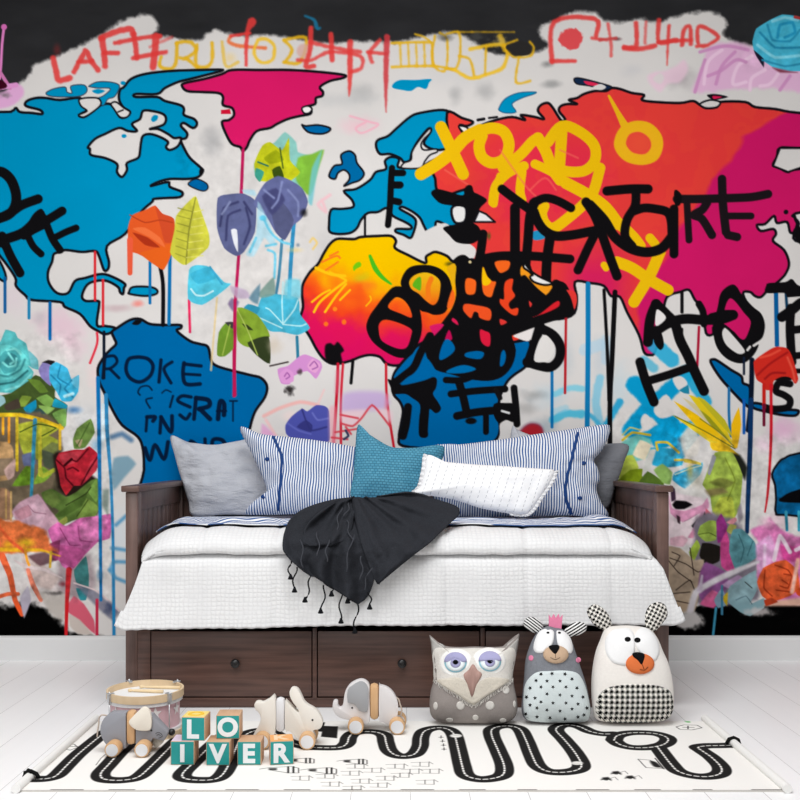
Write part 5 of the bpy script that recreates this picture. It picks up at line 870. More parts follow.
# ---- pillows
def pillow(name, px, D, lean, T, mat, label, cat='pillow', wob=.012, seed=1, power=2.4, exp=.55, uvrot=0):
    P = Plush(px, D, lean, T, 18, power, exp, 6, wob, seed)
    return P, mat, name, label, cat
PILL = []
def put_pillow(P, mat, name, label, cat, group=None):
    lo = min(P.world(q[0], q[1], 0).z-SB.ray_cast(Vector((q[0], min(4.6, P.world(q[0], q[1], 0).y), 2)), Vector((0, 0, -1)))[0].z if SB.ray_cast(Vector((q[0], min(4.6, P.world(q[0], q[1], 0).y), 2)), Vector((0, 0, -1)))[0] is not None else 9 for q in P.out)
    P.lift = max(0, .006-lo)
    b = P.body(); t = thing(name, label, cat, (P.c[0], P.D0+P.k*P.out[:, 1].min(), P.out[:, 1].min()), group)
    PILL.append(link('pillow_cover' if cat == 'pillow' else 'cushion_cover', b, mat, t)); return t
def linen(name, c):
    k = NB(name); mp = k.n('ShaderNodeMapping'); k.l(k.obj(), mp.inputs[0]); mp.inputs['Rotation'].default_value = (0, .55, 0); mp.inputs['Scale'].default_value = (7, 12, 26)
    cr = k.noise(mp.outputs[0], 1.0, 4, .55); fn = k.noise(k.obj(), 170, 3, .7); h = k.math('ADD', cr, k.math('MULTIPLY', fn, .16))
    a = lin(c); k.color(k.mix(fn, tuple(x*.84 for x in a[:3])+(1,), a)); k.rough(.92, .06); k.bump(h, .75, .022); return k.m
GF = linen('light grey linen', (196, 198, 205)); GD = linen('mid grey linen', (128, 130, 136))
put_pillow(*pillow('pillow', [(171, 439), (190, 446), (216, 448), (240, 444), (266, 440), (272, 470), (274, 500), (268, 517), (226, 518), (193, 519), (188, 505), (182, 485), (175, 460)], 4.40, .26, .07, GF, 'pale grey linen pillow against the left end of the daybed', wob=.03, seed=3))
put_pillow(*pillow('pillow', [(512.5, 426), (518, 430), (534, 436), (548, 438), (552, 470), (550, 505), (530, 508), (498, 506), (504, 470), (509, 445)], 4.46, .24, .05, GF, 'pale grey pillow corner peeking up behind the right striped pillow', seed=9))
put_pillow(*pillow('pillow', [(566, 447), (590, 448), (627, 447), (624, 465), (616, 488), (607, 512), (585, 517), (566, 515), (563, 480)], 4.44, .2, .06, GD, 'dark grey pillow against the right end of the daybed', seed=5, wob=.008))
S1 = stripes('striped pillowcase', 0, .0112, duty=.5, wob=.026); NV_ = fabric('navy ribbon', (38, 70, 128), .2)
a = pillow('pillow', [(240, 427), (262, 434), (290, 437), (322, 441), (356, 447), (380, 452), (384, 480), (380, 510), (345, 512), (300, 514), (265, 515), (246, 514), (250, 506), (264, 497), (266, 488), (261, 474), (251, 452)], 4.24, .24, .07, S1, 'blue striped pillow in front of the pale grey one, navy band', wob=.016, seed=2, power=2.8)
t = put_pillow(*a); P = a[0]
link('navy_band', P.strip([(273, 436), (277, 445), (281.5, 456), (281, 470), (280, 485), (278.5, 511)], .0125), NV_, t, 'narrow navy band'); link('button', P.patch(ell(267, 459, 2, 2, 10), .004, .002, 2), NV_, t, 'navy button')
link('button', P.patch(ell(263, 497, 1.8, 1.6, 10), .004, .002, 2), NV_, t, 'navy button')
a = pillow('pillow', [(430, 450), (460, 447), (500, 442), (540, 436), (575, 431), (604, 427), (610, 430), (608, 441), (601, 454), (594, 463), (598, 471), (600, 482), (597, 492), (602, 506), (609, 518), (598, 521), (570, 518), (530, 519), (470, 519), (440, 516), (430, 480)], 4.26, .24, .07, S1, 'blue striped pillow at the right end, behind the white cushion', wob=.018, seed=6, power=2.8)
t = put_pillow(*a); P = a[0]
link('navy_band', P.strip([(578, 432), (575, 445), (571, 462), (567, 478), (565.5, 496), (571, 515)], .0135), NV_, t, 'narrow navy band')
for c in ((584, 463), (580, 498)): link('button', P.patch(ell(*c, 2, 2, 10), .004, .002, 2), NV_, t, 'navy button')
k = NB('teal basket weave'); u, v, c = k.uv(); mp = k.n('ShaderNodeMapping'); k.l(c, mp.inputs[0]); mp.inputs['Scale'].default_value = (1, 1, 1); mp.inputs['Rotation'].default_value = (0, 0, .06)
br = k.n('ShaderNodeTexBrick', Scale=50.0); k.l(mp.outputs[0], br.inputs[0]); br.inputs['Color1'].default_value = lin((94, 160, 186)); br.inputs['Color2'].default_value = lin((78, 146, 174)); br.inputs['Mortar'].default_value = lin((60, 118, 142)); br.inputs['Mortar Size'].default_value = .1; br.inputs['Mortar Smooth'].default_value = .8; br.inputs['Brick Width'].default_value = .8; br.inputs['Row Height'].default_value = .55
k.color(br.outputs[0]); k.rough(.85, .1); k.bump(k.math('SUBTRACT', 1, br.outputs['Fac']), .6, .005)
put_pillow(*pillow('cushion', [(358, 425), (366, 432), (378, 440), (392, 447), (412, 448), (443, 446), (441, 464), (437, 480), (430, 492), (424, 501), (400, 503), (370, 500), (351, 498), (353, 476), (355, 450)], 4.10, .24, .058, k.m, 'teal basket-weave cushion in the middle of the daybed', 'cushion', seed=4, wob=.012))
k = NB('white ruffled cotton'); u, v, c = k.uv(); uu = k.math('ADD', u, k.math('MULTIPLY', v, -.35)); t_ = k.math('FRACT', k.math('DIVIDE', uu, .034)); dash = k.math('MULTIPLY', k.math('LESS_THAN', t_, .07), k.math('GREATER_THAN', k.math('SINE', k.math('MULTIPLY', v, 2*math.pi/.018)), -.2))
k.color(k.mix(dash, lin((244, 244, 245)), lin((178, 180, 184)))); k.rough(.9, .1); k.bump(k.noise(k.obj(), 45, 4), .5, .006)
WC = k.m
a = pillow('cushion', [(427, 455), (442, 461), (470, 464), (515, 467), (545, 469), (555, 471), (550, 484), (541, 497), (533, 509), (524, 515), (505, 513), (480, 508), (455, 500), (432, 496), (413, 494), (420, 486), (424, 470)], 3.975, .28, .048, WC, 'white cushion with ruffled edges and dashed lines, leaning on the right', 'cushion', seed=8, wob=.012)
t = put_pillow(*a); P = a[0]
RF = fabric('white ruffle', (236, 236, 238), .3)
def ruffle(i0, i1):
    idx = [i % len(P.out) for i in range(i0, i1)]; vs = []; M_ = 5
    pts = np.array(catmull([tuple(P.out[i]) for i in idx], False, 4)); n_ = len(pts)
    for i, q in enumerate(pts):
        d = (q-P.c)/np.hypot(*(q-P.c))
        for s in range(M_):
            f = s/(M_-1); w = .018*f; hgt = .007*f*math.sin(i*.9)+.003*f*math.sin(i*2.3); p_ = q+d*(w-.006); vs.append(P.world(p_[0], p_[1], hgt+.004))
    return mesh(vs, [(i*M_+s, (i+1)*M_+s, (i+1)*M_+s+1, i*M_+s+1) for i in range(n_-1) for s in range(M_-1)])
n6 = 6
for i0, i1 in ((5*n6, 10*n6), (13*n6, 17*n6+1)):
    o = link('ruffle', ruffle(i0, i1), RF, t); m = o.modifiers.new('t', 'SOLIDIFY'); m.thickness = .0015
# ---- throw
TH = NB('charcoal wool'); c = TH.obj(); nn = TH.noise(c, 260, 3, .7); TH.color(TH.mix(nn, lin((22, 23, 26)), lin((60, 62, 68)))); TH.rough(.95, .05); TH.bump(nn, .5, .004); TH = TH.m
def thD(px, py):
    d = np.interp(py, [490, 500, 512, 524, 534, 544, 552, 562, 580, 610, 640], [4.03, 3.985, 3.945, 3.90, 3.845, 3.80, 3.775, 3.77, 3.762, 3.752, 3.745])
    return d
def cloth(outline, lift, fold, nu=46, nv=46, th=.007):
    """a sheet of wool following the bed: rows between the outline's left and right edges"""
    L, R = outline; vs, uvs = [], []
    tl = np.linspace(0, 1, nv); Lp = np.array(catmull(L, False, 8)); Rp = np.array(catmull(R, False, 8))
    def ev(C, t):
        s = np.r_[0, np.cumsum(np.hypot(*np.diff(C, axis=0).T))]; s /= s[-1]; return np.interp(t, s, C[:, 0]), np.interp(t, s, C[:, 1])
    for t in tl:
        lx, ly = ev(Lp, t); rx, ry = ev(Rp, t)
        for i in range(nu):
            f = i/(nu-1); px = lx+(rx-lx)*f; py = ly+(ry-ly)*f+fold(f, t)[1]
            D = thD(px, py)-lift-fold(f, t)[0]-.010*(nz(px*.05, py*.05, 2)+.5*nz(px*.12, py*.12, 5))
            ag = math.atan2(py-488, px-352); rr = min(1, math.hypot(px-352, py-488)/45); D -= rr*(.020*max(0, math.sin(ag*10+lift*40))**2+.010*math.sin(ag*23+1.2)+.006*nz(px*.2, py*.2, 8))
            D = min(D, min(hitD(px+a_, py+b_) for a_, b_ in ((0, 0), (-3, 0), (3, 0), (0, -3), (0, 3)))-.018-lift*.3); vs.append(at(px, py, D)); uvs.append((f, t))
    return mesh(vs, [(j*nu+i, (j+1)*nu+i, (j+1)*nu+i+1, j*nu+i+1) for j in range(nv-1) for i in range(nu-1)], uvs)
TB = bvh_of([sh, q_]+PILL)
def hitD(px, py):
    d = at(px, py, 1.0)-Vector((0, 0, CH)); h = TB.ray_cast(Vector((0, 0, CH)), d.normalized()); return h[0].y if h[0] is not None else 9
tw = thing('throw_blanket', 'charcoal wool throw with tassels draped over the front of the bed', 'blanket', (-.16, 3.9, .70))
L = [(352, 497), (330, 500), (305, 508), (291, 518), (285, 530), (283, 548), (290, 560), (299, 567)]
R = [(360, 497), (372, 505), (378, 520), (380, 540), (378, 560), (374, 578), (367, 596), (358, 605)]
o = link('blanket', cloth((L, R), .022, lambda f, t: (.03*math.sin(f*9+t*3)*math.sin(math.pi*min(1, t*1.3))+.02*math.sin(f*17-t*6)*t, 2.0*math.sin(f*math.pi*.9)*t*0), 50, 50), TH, tw); m = o.modifiers.new('t', 'SOLIDIFY'); m.thickness = .006
L = [(352, 498), (353, 512), (357, 530), (363, 548), (369, 565), (374, 578), (377, 584)]
R = [(380, 497), (410, 493), (436, 499), (460, 509), (448, 524), (425, 546), (398, 568), (379, 584)]
o = link('folded_flap', cloth((L, R), .05, lambda f, t: (.014*math.sin(f*5+t*5)+.012*math.sin(f*13-2*t)*(1-t), 0), 46, 46), TH, tw); m = o.modifiers.new('t', 'SOLIDIFY'); m.thickness = .006
L = [(352, 497), (336, 502), (318, 512), (306, 528), (301, 545)]; R = [(356, 499), (354, 515), (352, 530), (344, 540), (330, 546)]
o = link('folded_flap', cloth((L, R), .045, lambda f, t: (.016*math.sin(f*7+t*4), 0), 30, 30), TH, tw); m = o.modifiers.new('t', 'SOLIDIFY'); m.thickness = .006
TS = fabric('black yarn', (26, 27, 30)); TS2 = fabric('grey yarn', (66, 68, 74))
for (x0, y0), (x1, y1), big in [((290, 561), (289, 577), 1), ((296, 567), (293, 590), 1), ((311, 576), (306, 600), 1), ((325, 585), (322, 611), 1), ((341, 594), (340, 621), 1), ((358, 604), (354, 631), 1), ((369, 592), (371, 607), 1), ((332, 587), (332, 594), 1), ((349, 597), (349, 601), 1),
        ((318, 532), (318, 556), 0), ((328, 540), (326, 562), 0), ((301, 540), (303, 568), 0), ((341, 508), (336, 530), 0), ((350, 503), (345, 516), 0), ((353, 535), (345, 572), 0), ((362, 556), (361, 580), 0), ((372, 565), (363, 590), 0), ((346, 520), (352, 540), 0)]:
    off = .012 if big else .062
    pts = [at(x0+(x1-x0)*f+1.6*math.sin(f*7+x0), y0+(y1-y0)*f, min(thD(x0, y0+(y1-y0)*f)-off-.018, hitD(x0, y0+(y1-y0)*f)-.012)) for f in np.linspace(0, 1, 9)]
    me = tube(pts, .0032 if big else .0026, 6)
    if big:
        p = pts[-1]; me = join(me, lathe([(.003, .012), (.006, .004), (.011, -.008), (.009, -.009)], p, 'Z', 10))
    link('tassel', me, TS if big else TS2, tw)
# ---------------------------------------------------------------- stuffed animals on the floor
def stuffed(name, label, P, mats, back=1.0, part='body', extra=()):
    t = thing(name, label, 'stuffed toy', (P.c[0], P.D0, 0.0)); b = P.body(back)
    if extra: b = join(b, *extra)
    link(part, b, mats, t); return t
PD, PL = 3.59, .16
# owl
OG = fabric('owl taupe cloth', (156, 148, 144), .5, 260); OW = fabric('white cloth dots', (224, 220, 214), .3)
P = Plush([(429.5, 635), (436, 641), (446, 646), (460, 647), (475, 646.5), (490, 647), (504, 646), (512, 641), (519, 633.5), (518.5, 643), (516, 657), (513, 672), (514, 685), (517, 700), (517, 712), (512, 720), (500, 724), (475, 724), (450, 723.5), (438, 721.5), (431, 715), (429.5, 703), (431, 690), (434, 677), (432, 657), (431, 644)], PD, PL, .07, 18, 3.0, .5, 5, .006, 11, 0.0)
dots = [setmat(P.patch(ell(cx, cy, rx, ry, 14), .0012, .0008, 3), 1) for cx, cy, rx, ry in [(460.5, 705.5, 4.1, 4.4), (490, 705.5, 4.4, 4.4), (506, 690, 3.4, 4), (435.5, 706, 2.2, 4), (475.5, 717.5, 3, 2.6), (449.5, 720, 3.6, 2), (503, 720.5, 3.4, 2.2), (514.5, 704, 1.4, 3.4)]]
t = stuffed('owl_cushion', 'square owl cushion with sleepy lilac eyes and polka dot belly', P, [OG, OW], extra=dots)
EARG = fabric('owl ear grey', (196, 194, 190), .4)
for e in ([(430.3, 636), (436, 641.3), (445, 646), (440, 651), (433.5, 652), (431.8, 643)], [(518.4, 634.6), (512, 641.3), (504.5, 646), (509, 651), (515, 652), (517.6, 643)]): link('ear', P.patch(e, .001, .001, 4, n=3), EARG, t, 'pale grey pointed ear')
FU = NB('cream fleece'); c = FU.obj(); nn = FU.noise(c, 230, 4, .8); FU.color(FU.mix(nn, lin((226, 220, 210)), lin((250, 247, 242)))); FU.rough(.95, .05); FU.bump(nn, .9, .006); FU = FU.m
face = P.patch([(432.5, 655), (436, 648), (446, 648), (460, 648.5), (475, 648), (490, 648.5), (504, 648), (513, 648), (516, 655), (513, 672), (511, 681), (503, 686), (494, 692), (484, 698), (476, 705), (473, 706), (466, 702), (458, 696), (448, 690), (440, 685), (434, 679), (433.5, 666)], .003, .004, 10, n=4)
fp = link('face', face, FU, t, 'cream fleece face')
vs = []
fr = []
for (x0, y0), (x1, y1) in zip([(434, 679), (440, 685), (448, 690), (458, 696), (466, 702)], [(440, 685), (448, 690), (458, 696), (466, 702), (473, 706)]):
    for f in np.linspace(0, 1, 7)[:-1]:
        px, py = x0+(x1-x0)*f, y0+(y1-y0)*f; fr.append(P.line([(px, py-1), (px+random.uniform(-.8, .8), py+1.2), (px+random.uniform(-1.2, 1.2), py+2.6)], .0012, .004, 2)); qx = 946-px+1; fr.append(P.line([(qx, py-1), (qx+random.uniform(-.8, .8), py+1.2), (qx+random.uniform(-1.2, 1.2), py+2.6)], .0012, .004, 2))
link('fringe', join(*fr), FU, fp)
link('bib', P.patch([(437, 680), (446, 678.5), (458, 677.5), (467, 682), (473, 684), (479, 682), (488, 677.5), (500, 678), (510, 680), (503, 685.5), (494, 691.5), (484, 697.5), (476, 703.5), (473, 704.5), (466, 701), (458, 695), (448, 689), (440, 684)], .0075, .002, 6, n=3), fabric('oatmeal knit', (222, 214, 200), .9, 150, .08), fp, 'oatmeal knitted bib')
WHF = fabric('white felt', (240, 240, 240), .25, 300, .02); LIL = fabric('lilac felt', (172, 170, 208), .25); CYF = fabric('pale cyan felt', (160, 212, 228), .25); BLF = fabric('black felt', (20, 20, 22), .2)
WFL = fabric('white fleece patch', (250, 248, 244), .8, 230, .03); EYB = fabric('white eye disc', (234, 242, 244), .15, 300, .02)
for cx, cy, sx in ((455.5, 662.5, -1), (490, 661.5, 1)):
    s = link('eye_patch', P.patch(ell(cx-1*(-sx)*-1+0, cy+.5, 17, 14.5, 18), .0055, .002, 6), WFL, t, 'round white felt eye patch')
    e = link('eye', P.patch(ell(cx, cy, 11.2, 10, 20), .009, .001, 4), CYF, t, 'pale cyan ringed eye')
    link('eyeball', P.patch(ell(cx, cy, 9.6, 8.6, 20), .0105, .001, 4), EYB, e); link('iris', P.patch(ell(cx, cy+.5, 5.2, 4.8, 16), .012, .0008, 3), LIL, e); link('pupil', P.patch(ell(cx, cy-.4, 2.6, 2.4, 12), .0133, .0006, 2), BLF, e)
    lid = [(cx+11.4*math.cos(a), cy-.6-9.9*math.sin(a)) for a in np.linspace(0, math.pi, 13)]
    link('eyelid', P.patch(lid, .0142, .001, 5, smooth=False), LIL, e, 'drooping lilac eyelid'); link('lash_line', P.line([(cx-3.5, cy-.6), (cx, cy-.3), (cx+3.5, cy-.6)], .0011, .0155), BLF, e)
BK_ = wood('brown corduroy', (190, 156, 146), (146, 116, 108), (70, 70, 5), .85, .1)
link('beak', P.patch([(473, 664), (468.5, 670), (463.5, 675), (467, 684), (472, 697.5), (477, 684), (482, 674.5), (477.5, 670)], .009, .006, 5, n=3), BK_, t, 'brown pointed beak')
# grey bear with a crown
GFm = fabric('charcoal felted wool', (138, 141, 148), .7, 120, .13); BW = fabric('pale mint cotton', (222, 232, 233), .25)
P = Plush([(549, 626), (555, 627.5), (562, 629), (570, 637), (575.5, 652), (581, 668), (586, 684), (589.5, 700), (590.8, 712), (587, 721), (575, 722.5), (555, 723), (535, 722), (525, 719), (521.5, 710), (522.5, 694), (524, 678), (525.5, 660), (530, 645), (536, 634), (543, 628)], PD, PL, .066, 18, 2.6, .5, 5, .004, 21, 0.0)
t = stuffed('bear_cushion', 'grey felt bear cushion with pink crown and star-print belly', P, [GFm])
belly = [(524.5, 684), (529, 676), (536, 671), (548, 670), (560, 669.5), (573, 671.5), (580, 678), (585, 690), (588.5, 706), (589, 713), (585.5, 720.5), (575, 722), (555, 722.3), (535, 721.3), (526, 718.5), (523, 710), (523, 696)]
st = [setmat(P.patch(star(cx, cy, 2.1, random.uniform(0, 1)), .0046, .0005, 1, smooth=False), 1) for cx, cy in [(541, 674), (552, 673.5), (565, 674), (572, 679), (536, 680.5), (547, 681), (560, 681), (530, 688), (541, 687), (553, 687), (566, 687), (577, 688), (524.5+2, 697), (535, 698), (547, 694), (560, 695), (572, 696), (583, 697), (530, 705), (541, 702), (553, 703), (566, 703), (578, 704), (587, 708), (525.5, 714), (537, 708), (547, 710), (560, 711), (572, 709), (537, 717), (550, 718), (565, 719), (578, 717), (584, 715)]]
link('belly', join(P.patch(belly, .0025, .002, 10, raw=0), *st), [BW, BLF], t, 'pale belly patch printed with dark stars')
k = NB('narrow black and white ticking'); u, v, c = k.uv(); w = k.math('SINE', k.math('MULTIPLY', k.math('ADD', k.math('MULTIPLY', u, .75), k.math('MULTIPLY', v, 1.0)), 2*math.pi/.0115)); k.color(k.mix(k.math('GREATER_THAN', w, 0), lin((232, 232, 230)), lin((26, 26, 28)))); k.rough(.9, .1); TK = k.m
k = NB('narrow black and white ticking, other way'); u, v, c = k.uv(); w = k.math('SINE', k.math('MULTIPLY', k.math('ADD', k.math('MULTIPLY', u, -.6), k.math('MULTIPLY', v, 1.0)), 2*math.pi/.0115)); k.color(k.mix(k.math('GREATER_THAN', w, 0), lin((232, 232, 230)), lin((26, 26, 28)))); k.rough(.9, .1); TK2 = k.m
def ear(px, mat, t, D, T=.014, label=None, lift=0.0):
    E = Plush(px, D, PL, T, 8, 2.2, .6, 4, 0, 0, lift); return link('ear', E.body(), mat, t, label)
ear([(523.5, 624), (525, 619.5), (529, 617), (535, 617.5), (540, 620.5), (543, 626), (543, 630), (538, 633.5), (532, 632), (526, 629)], TK, t, PD+.004, label='striped ear')
ear([(564, 632), (567, 627), (572, 623.5), (578, 621.7), (584, 623), (587, 627), (585.5, 631), (581, 634.5), (574, 636), (569, 637)], TK2, t, PD+.004, label='striped ear')
PK = fabric('pink felt', (238, 140, 174), .3)
cz = lambda pts: [(at(x, y, PD+.16*.33).x, at(x, y, PD+.16*.33).z) for x, y in pts]
yb = PD+PL*cz([(555, 622)])[0][1]
link('crown', board(cz([(549, 629), (549, 614.5), (551.5, 618.5), (554, 614), (556, 618.5), (558.8, 614), (560.3, 618.5), (562.8, 615), (561.5, 629)]), yb-.006, yb+.004, .0015, smooth=False), PK, t, 'small pink felt crown', smooth=False)
for px in ([(548, 630), (545, 628.8), (539, 632), (535, 640), (533.5, 648), (536, 652.5), (542, 653), (546, 649), (551, 647), (553.5, 640), (554, 632), (551, 629.5)], [(556.5, 632), (558, 645), (563, 648), (567, 652), (571, 653.5), (573, 648), (570.5, 638), (565, 632), (560, 630.5)]): link('eye_patch', P.patch(px, .0025, .003, 5), WHF, t, 'white felt eye patch')
for cx in (548, 559.5): link('pupil', P.patch(ell(cx, 632.6, 1.5, 1, 8), .0065, .001, 2), BLF, t)
TAN = fabric('tan felt', (206, 176, 148), .3)
mz = link('muzzle', P.patch(ell(556, 654.5, 12.6, 9, 18), .006, .008, 6), TAN, t, 'tan felt muzzle'); link('nose', P.patch([(549, 647), (552, 645.2), (558, 645), (559.5, 647), (558, 651), (555.5, 654), (552.5, 652)], .014, .004, 4, n=3), BLF, mz); link('mouth', join(P.line([(555.5, 654), (555.5, 658)], .0008, .014), P.line([(550.5, 657.5), (555.5, 659.5), (560, 657.5)], .0008, .0135)), BLF, mz)
for cx, cy in ((531, 658), (578.5, 660)): link('cheek', P.patch(ell(cx, cy, 2.4, 2.8, 10), .002, .001, 3), PK, t, 'pink cheek spot')
# white bear
CW = fabric('cream cotton', (240, 235, 229), .35, 220, .04)
P = Plush([(610, 626.5), (620, 625.5), (631, 625.5), (645, 627.5), (653, 632), (658.5, 640), (663, 651), (668, 662), (671.5, 675), (673.5, 690), (673.5, 707), (669, 718), (656, 722), (638, 723), (618, 723), (603, 721.5), (594.5, 717), (592, 705), (591.3, 685), (592.5, 668), (595.5, 652), (600, 640), (604, 630.5)], PD-.002, PL, .074, 18, 2.6, .5, 5, .004, 31, 0.0)
t = stuffed('bear_cushion', 'cream bear cushion with orange muzzle and black checked belly', P, [CW])
def hound(name, sc_, rot):
    k = NB(name); u, v, c = k.uv(); mp = k.n('ShaderNodeMapping'); k.l(c, mp.inputs[0]); mp.inputs['Rotation'].default_value = (0, 0, rot); mp.inputs['Scale'].default_value = (1/sc_, 1/sc_, 1)
    s = k.n('ShaderNodeSeparateXYZ'); k.l(mp.outputs[0], s.inputs[0]); a = k.math('FRACT', s.outputs[0]); b = k.math('FRACT', s.outputs[1])
    A = k.math('GREATER_THAN', a, .45); B_ = k.math('GREATER_THAN', b, .45); tw = k.math('GREATER_THAN', k.math('FRACT', k.math('MULTIPLY', k.math('ADD', s.outputs[0], s.outputs[1]), 2.0)), .5)
    both = k.math('MULTIPLY', A, B_); one = k.math('ABSOLUTE', k.math('SUBTRACT', A, B_)); m_ = k.math('ADD', both, k.math('MULTIPLY', one, k.math('MULTIPLY', tw, .95)))
    k.color(k.mix(m_, lin((232, 228, 220)), lin((16, 15, 15)))); k.rough(.92, .08); k.bump(k.noise(k.obj(), 300), .3, .002); return k.m
HT = hound('black and cream houndstooth', .0185, 0); HE = hound('fine houndstooth', .0145, .5)
link('belly', P.patch([(599.5, 692), (606, 686.5), (616, 684), (630, 682.8), (646, 683), (660, 686), (668.5, 691), (672.2, 701), (672.3, 710), (667, 718.5), (655, 721.6), (638, 722.6), (618, 722.6), (603.5, 720.3), (596.5, 713), (595.8, 702)], .0025, .003, 10, raw=-1.5), HT, t, 'black and cream houndstooth belly')
ear([(587, 613), (589, 607), (595.5, 604.3), (604, 609), (610, 617.5), (611.5, 625), (609, 631), (602.5, 630), (593, 624)], HE, t, PD+.006, .016, 'houndstooth ear', 0.0)
ear([(645, 625), (645.5, 613), (650, 605), (658.5, 602), (665.5, 605.5), (667.6, 614.5), (664, 621.5), (654, 632), (648, 631)], HE, t, PD+.006, .016, 'houndstooth ear', 0.0)
link('eye_patch', P.patch([(621, 628.5), (613, 630), (606.5, 637), (605, 646), (607, 655), (613, 662.5), (621, 665), (630, 664.5), (634, 655), (635, 645), (634, 634), (629, 628.5)], .0025, .003, 6), WHF, t, 'white felt eye patch'); link('eye_patch', P.patch([(640, 628.5), (646, 627.8), (653, 633), (658, 642), (659.5, 652), (656, 660), (650, 661), (642, 655), (635.5, 645), (634.5, 636)], .0025, .003, 6), WHF, t, 'white felt eye patch')
for cx, cy in ((627.7, 639.3), (637.5, 640)): link('pupil', P.patch(ell(cx, cy, 3.1, 2.5, 12, .2), .0055, .002, 3), BLF, t)
ORF = fabric('orange felt', (228, 122, 70), .35)
mz = link('muzzle', P.patch(ell(640.2, 663.7, 14.2, 10.4, 20), .006, .009, 6), ORF, t, 'orange felt muzzle'); link('nose', P.patch([(633, 653.8), (637, 652.3), (642, 652.8), (644.7, 655), (643.5, 661), (641.5, 664.6), (637.5, 660), (634, 657)], .015, .005, 4, n=3), BLF, mz); link('mouth', join(P.line([(642, 664), (643.3, 667), (644.2, 669.5)], .0009, .0155), P.line([(640, 669.3), (644.5, 670.2), (648, 667)], .0009, .0148)), BLF, mz)
